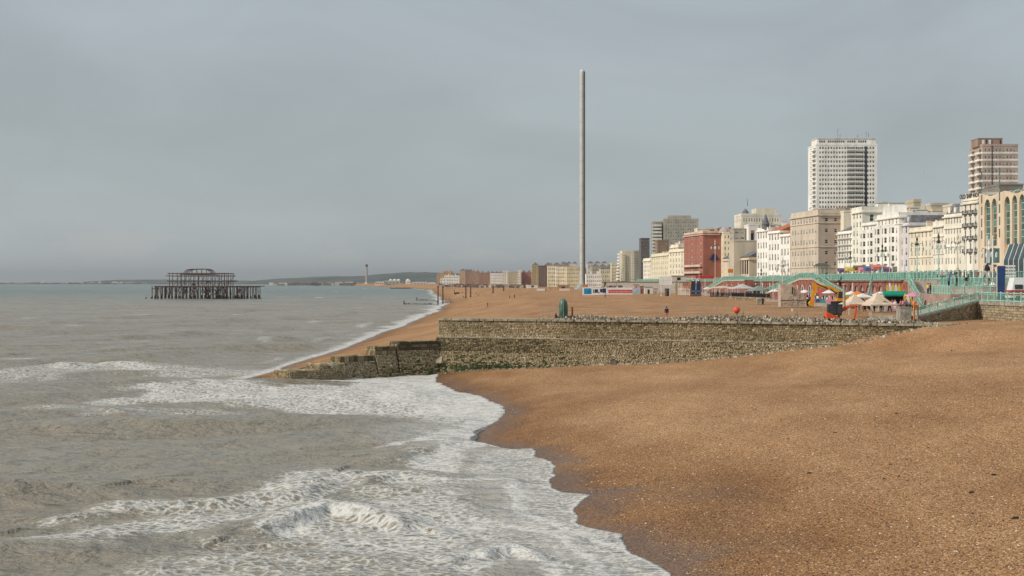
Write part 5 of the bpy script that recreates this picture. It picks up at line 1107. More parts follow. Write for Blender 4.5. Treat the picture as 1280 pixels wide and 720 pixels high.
hill('long grey downland ridge behind the chimney and domes', 9500, [(390,353),(425,346.5),(455,344.8),(490,342.2),(515,340.3),(540,340.5),(560,342),(640,340),(760,338),(860,337),(1300,336)], 3000)
hill('paler distant ridge behind the ruined pier', 14000, [(120,353),(160,350.6),(190,349.3),(230,349.8),(290,350.5),(330,351.0),(345,349.5),(400,346),(440,345.2),(540,344)], 3500, 'distant_hills')
# far low shores of the bay
mb = MB(); mb.prism([(X_(-80,11000),10900),(X_(345,11000),10900),(X_(345,11000),12400),(X_(-80,11000),12400)], -2, 4); tag(mb.build('far_shore', M_hill), 'thin dark line of the far shore', kind='structure')
# observation tower
tw = empty('observation_tower', P_(728, 1040, 8.5), 0, 'extremely tall slender grey observation tower rising alone above the beach', 'tower'); h = Z_(89.2, 1040)-8.5
M_tw = mat('ribbed_metal_cladding', (.52,.51,.47), .55, .06, .1)
nseg = 17
for k in range(nseg):
    z0 = h*k/nseg; z1 = h*(k+1)/nseg-.12; b = MB(); b.lathe(0, 0, [(1.95, z0), (1.95, z1)], 20); b.build('shaft_section', M_tw, tw); 
b = MB(); b.lathe(0, 0, [(1.85, 0), (1.85, h-.5)], 16); b.build('core', M_dark, tw)
b = MB()  # added dark strip that paints the shaft's shaded right side
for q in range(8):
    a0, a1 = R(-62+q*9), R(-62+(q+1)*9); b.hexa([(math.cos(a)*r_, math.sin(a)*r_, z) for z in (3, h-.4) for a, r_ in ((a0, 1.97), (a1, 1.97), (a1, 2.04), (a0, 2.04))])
b.build('painted_shade_strip', mat('tower_shade_paint', (.16,.16,.165), .6, .1, .2), tw); b = MB(); b.box(-.2, -2.1, 6, .0, -1.94, h-1); b.build('guide_rail', M_tw, tw)
b = MB(); b.lathe(0, 0, [(1.6, h), (1.6, h+1.0), (.4, h+1.3)], 16); b.build('cap', M_white, tw)
b = MB(); b.lathe(0, 0, [(6, -1), (6, .8), (4, 1), (4, 3)], 24); b.build('base', mat('tower_base', (.35,.38,.36)), tw)
# ------------------------------------------------------------------ ruined pier
D0 = 1120.0; k0 = D0/F
M_rust = mat('rusted_iron', (.12,.07,.055), .9, .45, .5, col2=(.035,.032,.035)); M_weedy = mat('weeded_pile', (.035,.03,.025), .9)
rp = empty('ruined_pier', P_(259, D0, 0), 0, 'rusted skeleton of a burnt out pier pavilion standing on piles in the sea', 'ruined pier'); random.seed(21)
def px2(px): return (px-259)*k0
def pz(y): return (375.0-y)*k0*1.0+0.0
zd = Z_(358.5, D0); 
_pm = {}
def pile(x, y, z0, z1, r, m=None, nm='pile', parent=rp, lean=0):
    key = (round(z1-z0, 0), r, (m or M_rust).name)
    if key not in _pm: b = MB(); b.tube((0,0,0), (0,0,round(z1-z0,0)), r, r*.9, 6); _pm[key] = b.mesh(nm, m or M_rust)
    return inst(nm, _pm[key], parent, (x, y, z0))
rowy = [-16, -6, 6, 18]
for j, yy in enumerate(rowy):
    for px in (192.5, 200, 203.5, 208, 213, 217.5, 221, 226, 231, 235.5, 240, 245, 250, 254, 259, 264, 268.5, 273, 277, 282, 286, 290, 295, 299, 304, 308, 313, 318, 322, 326.5):
        if j in (0, 3) and (px < 200 or px > 315): continue
        if random.random() < .12: continue
        o = pile(px2(px+random.uniform(-.8,.8)), yy+random.uniform(-2,2), -3, zd, .34 if px > 215 else .4, nm='pile'); o.rotation_euler = (random.gauss(0,.015), random.gauss(0,.02), 0)
        if random.random() < .8: pile(px2(px), yy+.2, -3, random.uniform(1.2, 3.2), .62, M_weedy, 'pile_collar')
def beam(p, q, t=.35, nm='beam', m=None):
    b = MB(); b.tube(p, q, t, t, 4); b.build(nm, m or M_rust, rp)
for j, yy in enumerate(rowy):
    for a, b_, py in ((199, 326, 357.8), (192, 200, 360.5), (222, 292, 358.2), (215, 291, 351.3), (215.5, 287, 342), (213.5, 289, 345), (233, 266, 343.3)):
        if yy in (-16, 18) and py > 359: continue
        beam((px2(a), yy, Z_(py, D0)), (px2(b_), yy, Z_(py, D0)), .42 if py in (351.3, 358.2) else .3)
    for k in range(13):
        a = random.uniform(205, 310); beam((px2(a), yy, random.uniform(2, 6)), (px2(a+random.uniform(-7, 7)), yy, zd), .22, 'brace')
for px in range(200, 326, 6):
    beam((px2(px), -16, zd-.2), (px2(px), 18, zd-.2), .25, 'cross_beam')
for px in (216.5, 221, 226, 231.5, 237, 243, 248, 253, 259, 264, 270, 276.5, 281, 284.5, 287.5):
    for yy in (-13, 13):
        z1 = Z_(341.8 if px > 216 else 345, D0)
        o = pile(px2(px+random.uniform(-.4,.4)), yy, zd, z1, .28, nm='column')
    beam((px2(px), -13, Z_(351.3, D0)), (px2(px), 13, Z_(351.3, D0)), .22, 'cross_beam'); beam((px2(px), -13, Z_(342, D0)), (px2(px), 13, Z_(342, D0)), .2, 'cross_beam')
    if random.random() < .7: beam((px2(px), -13, zd), (px2(px+4.5), -13, Z_(351.3, D0)), .16, 'brace')
    if random.random() < .5: beam((px2(px), 13, Z_(351, D0)), (px2(px+4.5), 13, Z_(342.5, D0)), .14, 'brace')
# domed roof ribs
for yy in (-9, -3, 3, 9):
    pts = [(232, 342.5), (234, 339.5), (237, 337.4), (241, 336.6), (259, 336.3), (261, 336.8), (264, 338.5), (266, 341), (266.8, 342.5)]
    b = MB()
    for a, c in zip(pts[:-1], pts[1:]): b.tube((px2(a[0]), yy, Z_(a[1], D0)), (px2(c[0]), yy, Z_(c[1], D0)), .26, .26, 4)
    b.build('roof_rib', M_rust, rp)
for px, py in ((237, 337.4), (243, 336.5), (249, 336.5), (255, 336.4), (261, 336.9)):
    beam((px2(px), -9, Z_(py, D0)), (px2(px), 9, Z_(py, D0)), .2, 'purlin'); beam((px2(px), -9, Z_(py, D0)), (px2(px), -9, Z_(342, D0)), .2, 'roof_strut'); beam((px2(px), 9, Z_(py, D0)), (px2(px), 9, Z_(342, D0)), .2, 'roof_strut')
b = MB(); b.box(px2(222), -14, zd-.5, px2(292), 14, zd+.1)
for px, y0_, w_, h_ in ((245, 354, 3, 2.5), (262, 352, 4, 1.2), (257, 361, 9, 5), (271, 362, 7, 6), (283, 361, 6, 6)):
    pl = MB(); 
    for q in range(10): a = random.uniform(0, w_); c = random.uniform(0, w_); pl.tube((px2(px+a), -14.5+q*.3, Z_(y0_+h_, D0)), (px2(px+c), -14+q*.3, Z_(y0_, D0)), .3, .2, 4)
    pl.build('fallen_girders', M_rust, rp)
b = MB()
for q in range(30):
    x0 = px2(random.uniform(222, 288)); b.box(x0, random.uniform(-14, 8), zd, x0+random.uniform(1, 4), random.uniform(9, 14), zd+.25)
b.build('deck_remains', M_rust, rp)
for px in (182.5, 188.8):
    b = MB(); b.tube((0,0,-2), (0,0,1.3), .5, .45, 6); o = b.build('broken_pile', M_weedy); o.location = P_(px, D0, 0); tag(o, 'stump of a pile in the sea %s of the ruined pier' % ('farther left' if px < 185 else 'just left'), 'pile stump')
# pairs of iron columns on the beach
for i, (px, yt, yb, D, lab) in enumerate(((547.5, 358, 374.5, 830, 'left column of the iron pair standing at the waterline'), (553.5, 358, 373.5, 850, 'right column of the iron pair standing at the waterline'), (582.3, 358, 370, 900, 'left column of the middle iron pair on the beach'), (588.3, 358, 369.5, 920, 'right column of the middle iron pair on the beach'), (616.3, 357.5, 367, 960, 'single dark iron column nearer the town'), (629.5, 357.5, 365, 1010, 'farthest thin iron column on the beach'))):
    z0 = float(terrain(np.array([X_(px, D)]), np.array([D]))[0]); z1 = Z_(yt, D); c = empty('iron_column', P_(px, D, z0), 0, lab, 'column', 'iron columns left from the old pier')
    b = MB(); b.tube((0,0,-1), (0,0,z1-z0), .42, .38, 8); b.build('shaft', M_rust, c); b = MB(); b.tube((0,0,z1-z0-.5), (0,0,z1-z0+.1), .6, .65, 8); b.build('capital', M_rust, c); b = MB(); b.tube((0,0,-.6), (0,0,.5), .7, .6, 8); b.build('foot', M_weedy, c)
# low timber groynes in the surf
for lab, pts, D in (('dark timber groyne lying in the far surf, longer one', [(505, 381), (540, 380.5)], 830), ('shorter dark timber groyne just beyond it', [(521, 375.5), (545, 375)], 1000), ('thin dark breakwater near the far spit', [(488, 360.8), (514, 360.6)], 3000), ('thin dark line of groyne crossing the far beach', [(568, 366.5), (600, 365.8)], 1250)):
    g = empty('timber_groyne', P_(pts[0][0], D, 0), 0, lab, 'groyne'); x0, x1 = X_(pts[0][0], D), X_(pts[1][0], D); zt_ = 13-(pts[0][1]-353-1.2)/F*D; zt_ = max(.8, zt_); n_ = 14
    for k in range(n_): b = MB(); xx = (x1-x0)*k/n_; b.box(xx, random.uniform(-.4,.4), -2, xx+(x1-x0)/n_*.95, .9, zt_*random.uniform(.55,1)+(.0)); b.build('plank_panel', M_weedy, g)
    b = MB(); b.tube((0,0,-2), (0,0,zt_+1.6), .3, .28, 6); b.build('marker_post', M_weedy, g)
M_pole = mat('cream_pole', (.62,.55,.45), .6, .1)
# ------------------------------------------------------------------ near right corner: ramp, platform, terraces
def tz(x, y): return float(terrain(np.array([float(x)]), np.array([float(y)]))[0])
pf = empty('sea_wall_platform', (65, 188, 8), 0, 'pale stone sea wall with concrete coping holding the near promenade corner at the right edge', 'sea wall'); PO = Vector((65, 188, 8))
def pb(mb, nm, m, **k): o = mb.build(nm, m, pf, **k); o.matrix_parent_inverse = Matrix.Translation(-PO); return o
mb = MB(); stone_face(mb, (65, 198, 6.8), (65, 150, 6.8), (65, 198, 9.95), (65, 150, 9.95), .34, .6, lambda x, z, u, v: .62, .07); tag(pb(mb, 'wall_stones', M_wallstone, tint=True), kind='stuff')
mb = MB(); mb.box(65.06, 150, 6, 130, 197.9, 9.96); pb(mb, 'core', M_conc)
for k in range(16): mb = MB(); mb.box(64.8, 150+k*3, 9.94, 66.2, 152.97+k*3, 10.4+random.uniform(-.01,.02)); pb(mb, 'coping_slab', M_conc)
mb = MB(); mb.box(66.2, 150, 9.9, 130, 215, 10.38); tag(mb.build('platform_paving', M_pave), 'paved platform behind the stone sea wall', kind='structure')
# ramp up from the groyne
rampf = [Vector((52.0, 185.0, 0)), Vector((65, 198.2, 0))]; ru = (rampf[1]-rampf[0]).normalized(); rn = Vector((-ru.y, ru.x, 0))
rw = empty('ramp_wall', (58, 186, 7.5), 0, 'brown stone ramp wall rising from the groyne end to the promenade corner', 'ramp'); RO = Vector((58, 186, 7.5))
mb = MB(); stone_face(mb, (*rampf[0].xy, 6.6), (*rampf[1].xy, 6.6), (*rampf[0].xy, 8.15), (*rampf[1].xy, 10.2), .3, .55, lambda x, z, u, v: .62, .08); o = mb.build('wall_stones', M_wallstone, rw, tint=True); tag(o, kind='stuff'); o.matrix_parent_inverse = Matrix.Translation(-RO)
mb = MB(); a, b_ = rampf[0]+rn*.06, rampf[1]+rn*.06; c, d = b_+rn*4, a+rn*4; mb.prism([tuple(v.xy) for v in (a, b_, c, d)], 6, [8.15, 10.2, 10.2, 8.15]); o = mb.build('ramp', M_conc, rw); o.matrix_parent_inverse = Matrix.Translation(-RO)
mb = MB(); a, b_ = rampf[0]-rn*.12, rampf[1]-rn*.12; mb.prism([tuple(v.xy) for v in (a, b_, b_+rn*.6, a+rn*.6)], [8.1,10.15,10.15,8.1], [8.35, 10.4, 10.4, 8.35]); o = mb.build('coping', M_conc, rw); o.matrix_parent_inverse = Matrix.Translation(-RO)
railing([(52.0, 185.3, 8.35), (65.0, 198.4, 10.4)], 'turquoise lattice railing climbing the ramp beside the shingle', 1.15, 2.2, .5, m=M_teal2, ornate=True)
railing([(65.3, 197.6, 10.4), (65.3, 152, 10.4)], 'turquoise lattice railing on top of the pale stone sea wall', 1.15, 2.6, .55, m=M_teal2, ornate=True)
# terraces stepping up behind
mb = MB(); mb.prism([(66.5, 216), (84, 216), (84, 248), (70.5, 248)], 7, 11.15); tag(mb.build('terrace', mat('pink_brick_paving', (.40,.27,.22), .9, .15, .6)), 'brick paved terrace halfway down to the arches', kind='structure')
mb = MB(); mb.prism([(73.5, 222), (140, 215), (140, 248.2), (73, 248.2)], 7, 12.35); tag(mb.build('upper_terrace', M_pave), 'upper paved terrace behind the platform', kind='structure')
railing([(68.6, 233, 11.15), (67.2, 218, 11.15), (73.2, 217.5, 11.15)], 'turquoise lattice railing in front of the brick terrace', 1.2, 2.0, .5, m=M_teal2, ornate=True)
railing([(73.8, 245, 12.4), (73.7, 222.6, 12.4), (84, 221, 12.4), (100, 219, 12.4)], 'turquoise balustrade around the upper terrace above the ramp', 1.3, 2.0, .32, m=M_teal)
railing([(74.2, 251, 13.5), (76, 248.4, 13.5), (92, 248.4, 13.5), (120, 248.4, 13.5)], 'turquoise balustrade along the near edge of the upper promenade', 1.35, 2.1, .34)
mb = MB(); mb.box(0, 0, 0, 5.2, 1.2, .5); mb.box(.2, .1, -.9, .5, 1.1, 0); mb.box(4.7, .1, -.9, 5.0, 1.1, 0); o = mb.build('white_bench', M_white); o.location = (61.6, 204, 9.5); tag(o, 'long white counter bench below the brick terrace', 'bench')

# brick ramps against the arcade
def ramp(label, prof, thick, arches, rlab, zmin=8.0):
    """prof: (px, D, z surface)"""
    pts = [P_(a, D, 0) for a, D, z in prof]; zs = [z for a, D, z in prof]; o0 = Vector((*pts[0].xy, zmin)); r = empty('brick_ramp', o0, 0, label, 'ramp'); Mi = Matrix.Translation(-o0)
    for i in range(len(pts)-1):
        a, b = pts[i], pts[i+1]; d = (b-a).normalized(); n = Vector((d.y, -d.x, 0)); n = n if n.x < 0 or n.y < 0 else -n
        mb = MB(); poly = [a, b, b-n*thick, a-n*thick]; zt = [zs[i], zs[i+1], zs[i+1], zs[i]]
        if (b-a).cross(-n).z < 0: poly = poly[::-1]; zt = zt[::-1]
        mb.prism([tuple(v.xy) for v in poly], zmin-1, zt); o = mb.build('brick_wall', M_brick, r); o.matrix_parent_inverse = Mi
        mb = MB(); poly = [a+n*.15, b+n*.15, b-n*.3, a-n*.3]; zb = [zs[i]-.25, zs[i+1]-.25]*1; zl = [zs[i], zs[i+1], zs[i+1], zs[i]]
        if (b-a).cross(-n).z < 0: poly = poly[::-1]; zl = zl[::-1]
        mb.prism([tuple(v.xy) for v in poly], [z-.3 for z in zl], [z+.06 for z in zl]); o = mb.build('coping', wallm((.5,.42,.33)), r); o.matrix_parent_inverse = Mi
        for f, w_, zb_, hh in arches.get(i, []):
            c = a.lerp(b, f)+n*.03; s = d*w_/2; mbk = MB(); K = 6; zc = zb_+hh-w_/2
            mbk.quad((*(c-s).xy, zb_), (*(c+s).xy, zb_), (*(c+s).xy, zc), (*(c-s).xy, zc)); pv = c+s; pz_ = zc
            for k in range(1, K+1): q = c+d*(w_/2*math.cos(math.pi*k/K)); qz = zc+w_/2*math.sin(math.pi*k/K); mbk.tri((*c.xy, zc), (*pv.xy, pz_), (*q.xy, qz)); pv, pz_ = q, qz
            o = mbk.build('arch_opening', M_black, r); o.matrix_parent_inverse = Mi
            mbk = MB(); pv = c+s*1.1; pz_ = zb_
            for k in range(0, K+1): q = c+d*(w_/2*1.1*math.cos(math.pi*k/K)); qz = zc+w_/2*1.1*math.sin(math.pi*k/K); mbk.tube((*(pv+n*.03).xy, pz_), (*(q+n*.03).xy, qz), .09, .09, 4); pv, pz_ = q, qz
            mbk.tube((*(pv+n*.03).xy, pz_), (*(pv+n*.03).xy, zb_), .09, .09, 4); o = mbk.build('arch_surround', M_frame, r); o.matrix_parent_inverse = Mi
    railing([(*p.xy, z+.06) for p, z in zip(pts, zs)], rlab, 1.25, 1.8, .4, post_r=.11)
ramp('triangular red brick double ramp with three arched openings behind the yellow excavator', [(957,392,9.9),(1000,350,13.9),(1017,338,13.9),(1066,296,8.8)], 3.2, {1: [(.2,1.5,8.9,3.3),(.75,1.5,8.9,3.3)], 2: [(.09,1.5,8.8,3.2)], 0: [(.93,1.4,8.9,3.2)]}, 'turquoise railing following the rise and fall of the big brick ramp')
ramp('small red brick ramp with pale arches above the grey canopies', [(884,560,9.8),(905,510,13.7),(931,470,13.8)], 3, {0: [(.55,2,8.8,2.2),(.78,2,8.8,2.8)], 1: [(.15,2,9,3.2),(.4,2,9,3.2),(.72,2,9.2,3.4)]}, 'turquoise railing on the small brick ramp left of the canopies')
railing([P_(1104, 262, 13.5)-Vector((2,0,0)), P_(1101, 258, 9)-Vector((2.4,0,0))], 'steep turquoise stair rail left of the green awning', 1.2, 1.5, .4)
st = empty('beach_stairs', P_(1140, 250, 8.5), 0, 'stone stair flight with turquoise rail right of the green awning kiosk', 'stairs')
for k in range(16): mb = MB(); mb.box(-2.6+k*.22-.0, -4+0*k, 0, 1.0, -1.5, .3*(16-k)) if False else mb.box(-.8+ (15-k)*.0, -9+k*.55, 0, 1.2, -9+(k+1)*.55-.01, .3+k*.29); mb.build('step', M_conc, st)
railing([(P_(1140,250,0).x-.8, 241, 9.1), (P_(1140,250,0).x-.8, 249.5, 13.2)], 'turquoise rail of the stone stair right of the green awning kiosk', 1.2, 1.5, .4)

# ------------------------------------------------------------------ people
def make_person(pose):
    J = {'pelvis':(0,0,.92), 'spine':(0,.0,1.15), 'chest':(0,-.01,1.36), 'neck':(0,0,1.50), 'head':(0,-.02,1.63), 'crown':(0,-.01,1.74),
         'sl':(-.19,0,1.41), 'el':(-.25,.02,1.14), 'hl':(-.24,-.08,.90), 'sr':(.19,0,1.41), 'er':(.25,.03,1.14), 'hr':(.24,-.06,.90),
         'hipl':(-.10,0,.88), 'kl':(-.11,-.02,.50), 'al':(-.11,.03,.09), 'tl':(-.12,-.15,.04), 'hipr':(.10,0,.88), 'kr':(.11,-.02,.50), 'ar':(.11,.03,.09), 'tr':(.12,-.15,.04)}
    if pose == 'walk':
        J.update(kl=(-.10,-.16,.52), al=(-.10,-.24,.10), tl=(-.10,-.42,.09), kr=(.10,.06,.50), ar=(.10,.30,.16), tr=(.10,.22,.04), el=(-.26,.10,1.16), hl=(-.25,.18,.94), er=(.26,-.06,1.15), hr=(.23,-.26,1.0))
    if pose == 'sit':
        for k in ('pelvis','spine','chest','neck','head','crown','sl','el','hl','sr','er','hr','hipl','hipr'): x, y, z = J[k]; J[k] = (x, y, z-.46)
        J.update(kl=(-.14,-.42,.50), al=(-.13,-.40,.10), tl=(-.13,-.56,.04), kr=(.14,-.42,.50), ar=(.13,-.44,.10), tr=(.13,-.60,.04), hl=(-.14,-.30,.60), hr=(.14,-.30,.60))
    E = [('pelvis','spine'),('spine','chest'),('chest','neck'),('neck','head'),('head','crown'),('chest','sl'),('sl','el'),('el','hl'),('chest','sr'),('sr','er'),('er','hr'),('pelvis','hipl'),('hipl','kl'),('kl','al'),('al','tl'),('pelvis','hipr'),('hipr','kr'),('kr','ar'),('ar','tr')]
    rad = dict(pelvis=.15, spine=.14, chest=.17, neck=.06, head=.10, crown=.07, sl=.075, el=.05, hl=.04, sr=.075, er=.05, hr=.04, hipl=.10, kl=.065, al=.045, tl=.04, hipr=.10, kr=.065, ar=.045, tr=.04)
    ks = list(J); me = bpy.data.meshes.new('sk'); me.from_pydata([J[k] for k in ks], [(ks.index(a), ks.index(b)) for a, b in E], []); o = bpy.data.objects.new('sk', me); C.objects.link(o)
    md = o.modifiers.new('s', 'SKIN'); 
    for i, k in enumerate(ks): v = me.skin_vertices[0].data[i]; v.radius = (rad[k], rad[k]*.85); v.use_root = (k == 'pelvis')
    dg = bpy.context.evaluated_depsgraph_get(); m2 = bpy.data.meshes.new_from_object(o.evaluated_get(dg)); bpy.data.objects.remove(o); m2.name = 'person_'+pose
    base = -.46 if pose == 'sit' else 0
    while len(m2.materials) < 4: m2.materials.append(None)
    for p in m2.polygons:
        c = p.center; z = c.z-base; p.use_smooth = True
        if z > 1.52: p.material_index = 3 if (c.y > -.03 or z > 1.69) else 2
        elif z > 1.47: p.material_index = 2
        elif z > .93 or (abs(c.x) > .18 and z > .85 and pose != 'sit'): p.material_index = 0
        else: p.material_index = 1
        if pose == 'sit' and c.y < -.22 and c.z < .62: p.material_index = 1
    return m2
PM = {k: make_person(k) for k in ('stand', 'walk', 'sit')}
M_skin = mat('skin', (.52,.33,.24), .6, .05); M_hair = mat('dark_hair', (.05,.035,.025), .6); M_hair2 = mat('fair_hair', (.35,.24,.12), .6)
CL = {k: mat(k+'_cloth', v, .9, .12, 3) for k, v in {'black':(.02,.02,.022),'navy':(.03,.045,.10),'grey':(.22,.22,.23),'white':(.75,.73,.70),'red':(.50,.05,.04),'blue':(.09,.15,.28),'orange':(.70,.22,.04),'yellow':(.75,.50,.06),'pink':(.70,.25,.35),'green':(.10,.25,.12),'brown':(.18,.11,.07),'salmon':(.62,.20,.15),'purple':(.16,.10,.18),'teal':(.05,.30,.30)}.items()}
def person(x, y, z, top, legs, label, pose='stand', rz=0, h=1.0, group=None, hair=None):
    o = bpy.data.objects.new('person', PM[pose]); C.objects.link(o); o.location = (x, y, z); o.rotation_euler = (0, 0, rz); o.scale = (h, h, h)
    for i, m in enumerate((CL[top], CL[legs], M_skin, hair or M_hair)): o.material_slots[i].link = 'OBJECT'; o.material_slots[i].material = m
    return tag(o, label, 'person', group)
def on_beach(px, py):
    D = 5.2*F/(py-HZ)
    for _ in range(6): D = (H-tz(X_(px, D), D))*F/(py-HZ)
    return X_(px, D), D, tz(X_(px, D), D)
random.seed(4)
for px, py, t, l, pose, lab in (
    (609.5, 384, 'black','black','stand','lone dark figure standing on the open beach left of the bronze sculpture'), (563.5, 377.5, 'brown','black','walk','figure in brown walking near the waterline beside the iron columns'),
    (579.5, 372.5,'black','black','stand','left one of two dark figures low on the beach under the middle columns'), (581.8, 372.2,'navy','black','walk','right one of two dark figures low on the beach under the middle columns'),
    (595.3, 371.2,'black','black','stand','left one of the pair chatting right of the middle iron columns'), (597.8, 370.6,'grey','black','stand','right one of the pair chatting right of the middle iron columns'),
    (637, 373.5,'grey','brown','walk','faint grey figure walking mid beach'), (643, 374,'black','navy','walk','dark figure striding mid beach right of the faint grey one'),
    (682.5, 363.5,'black','navy','walk','left one of two dark walkers near the white volleyball boards'), (688.2, 363,'black','black','stand','right one of two dark walkers near the white volleyball boards'),
    (756.5, 372.5,'grey','navy','stand','small grey figure on the open shingle below the painted hoarding'),
    (826.5, 370.5,'black','white','walk','figure in black coat and pale trousers walking below the big white sign'), (832.5, 370.3,'black','brown','walk','dark pair walker right of the pale trousered one'), (561.8, 374.4, 'grey','navy','stand','small figure by the wet edge near the left iron columns'),
    (546, 379, 'navy','black','stand','figure standing at the wet edge by the timber groyne')):
    x, y, z = on_beach(px, py); person(x, y, z, t, l, lab, pose, random.uniform(0, 6), random.uniform(.94, 1.03))
# figures on the groyne deck and beside the diggers
x, y = on_groyne(823, 3.4); person(x, y, ZT+.1, 'black', 'salmon', 'figure in black jacket and bright salmon trousers standing on the groyne rubble', 'stand', 2.9, .98)
x, y = on_groyne(1024, 6); person(x, y, ZT+.1, 'black', 'black', 'dark figure standing left of the small red excavator', 'stand', 1.4)
x, y = on_groyne(1028, 6.5); person(x, y, ZT+.1, 'brown', 'brown', 'brown dressed figure next to the dark one by the small red excavator', 'stand', 2.4)
x, y = on_groyne(686.3, 2.4); person(x, y, ZT-.15, 'black', 'brown', 'small figure crouched on the groyne edge left of the bronze sculpture', 'sit', 2.0, .8)
# strollers on the upper promenade
ups = [(1252,'black','black'),(1243,'grey','navy'),(1229,'black','navy'),(1222,'red','black'),(1214,'black','black'),(1206,'navy','black'),(1199,'red','black'),(1195,'black','navy'),(1188,'blue','black'),(1184,'white','navy'),(1178,'pink','black'),(1171,'white','navy'),(1165,'grey','black'),(1158,'white','black'),(1150,'black','navy'),(1141,'black','black'),(1133,'pink','navy'),(1124,'green','black'),(1117,'yellow','black'),(1113,'black','grey'),(1106,'navy','black'),(1099,'black','brown'),(1091,'white','black'),(1084,'purple','black'),(1077,'grey','navy'),(1069,'black','black'),(1061,'brown','navy'),(1052,'black','blue'),(1043,'white','black'),(1036,'red','black'),(1029,'black','black'),(1013,'grey','black'),(1004,'black','navy'),(995,'white','brown'),(984,'pink','black'),(972,'black','black'),(963,'white','navy'),(956,'black','black'),(953,'navy','black'),(949,'black','grey'),(938,'black','navy'),(927,'grey','black'),(916,'black','blue'),(903,'black','black')]
ln = {'salmon':'salmon'}
near_things = [(1252,'behind the blue banner'),(1229,'by the black lantern post'),(1206,'near the white cone based poles'),(1178,'behind the upper terrace railing'),(1150,'by the left ornate lamp'),(1106,'in front of the bay fronted hotel'),(1061,'by the coloured stalls'),(1029,'near the dark roofed shelter'),(984,'above the big brick ramp'),(949,'by the turreted hotel'),(903,'above the small brick ramp')]
def _sl(i):
    px, t, l = ups[i]; w_ = min(near_things, key=lambda q: abs(q[0]-px)); side_ = '' if px == w_[0] else (', slightly right' if px > w_[0] else ', slightly left')
    return '%s topped promenade stroller in %s %s%s' % (t, l, w_[1], side_)
STR = [_sl(i) for i in range(len(ups))]
_seen = {}
for i in range(len(STR)):
    _seen[STR[i]] = _seen.get(STR[i], 0)+1
    if _seen[STR[i]] > 1: STR[i] = STR[i].replace('promenade stroller', 'further stroller')
for i, (px, t, l) in enumerate(ups):
    if px > 1180: D = 252+random.random()*6
    else: D = float(np.interp(-px, [-a for a, d in UW], [d for a, d in UW]))+random.uniform(3, 9)
    x = X_(px, D); w_ = min(near_things, key=lambda q: abs(q[0]-px))[1]
    person(x, D, ZU, t, l, STR[i], random.choice(['stand','walk','walk']), random.uniform(0, 6.28), random.uniform(.93, 1.05), hair=random.choice([M_hair, M_hair2]))
for i, (px, D, t, l, lab) in enumerate(((1163,230,'navy','black','figure in navy leaning on the lattice railing of the brick terrace'),(1160,233,'yellow','navy','figure in yellow just behind the navy one on the brick terrace'),(1186,236,'blue','black','cyclist in blue on the upper terrace'),(1196,230,'black','black','dark figure on the terrace by the railing corner'),(1208,228,'black','grey','dark coated figure at the foot of the white cone poles'),(1235,228,'black','black','dark figure right of the white cone poles'))):
    person(X_(px, D), D, 11.15 if px < 1170 else 12.35, t, l, lab, 'stand', random.uniform(0, 6))
for i, (px, D, t, l, lab) in enumerate(((1074,222,'pink','black','pink shirted figure behind the left marquee edge'),(1081,214,'white','black','figure in white between the two marquees'),(1086,213,'grey','brown','grey figure sitting under the right marquee'),(1093,212,'black','black','dark figure under the middle of the right marquee'),(1101,214,'brown','black','brown coated figure under the right marquee'),(1112,212,'black','navy','dark figure at the right end of the right marquee'),(1119,216,'white','white','pale figure by the pink table'),(1126,220,'pink','navy','pink topped figure near the shop front'),(1133,222,'purple','black','figure in purple near the yellow boards'),(1138,224,'grey','black','grey figure at the foot of the stone stair'),(1142,218,'orange','black','orange jacketed figure by the stair'),
      (1012,300,'purple','black','figure in purple beside the yellow excavator bucket'),(1022,304,'white','black','figure in white behind the yellow excavator boom'),(1034,305,'black','black','dark figure right of the yellow excavator boom'),(866,505,'black','navy','dark figure beside the upright dark boats'),(872,500,'red','black','red topped figure beside the upright dark boats'),(897,470,'black','black','dark figure under the tan canopy'),(903,466,'grey','black','grey figure under the tan canopy'),(848,540,'red','black','red topped figure at the railings right of the white sign'))):
    z_ = 8.6 if D < 320 else 8.55; person(X_(px, D), D, max(z_, tz(X_(px, D), D)), t, l, lab, random.choice(['stand','walk']) if 'sitting' not in lab else 'sit', random.uniform(0, 6))

# crowd among the stalls below the arches
random.seed(55); _seen2 = set(); spots_ = [(1064,'left of the left marquee'),(1074,'behind the left marquee'),(1084,'between the marquees'),(1094,'behind the larger marquee'),(1104,'left of the green awning'),(1114,'in front of the green awning'),(1124,'right of the green awning counter'),(1134,'by the leaning yellow boards'),(1144,'by the stair foot')]
for px, w_ in spots_:
    for k in range(3):
        t = random.choice(['black','grey','navy','red','white','brown','pink','teal','orange']); l = random.choice(['black','navy','brown','grey'])
        while (t, l, w_) in _seen2: t = random.choice(list(CL))
        _seen2.add((t, l, w_)); D = random.uniform(236, 258); person(X_(px+random.uniform(-4, 4), D), D-1, 8.56, t, l, 'visitor in %s top and %s trousers %s' % (t, l, w_), random.choice(['stand','walk','stand']), random.uniform(0, 6.28), random.uniform(.92, 1.05))
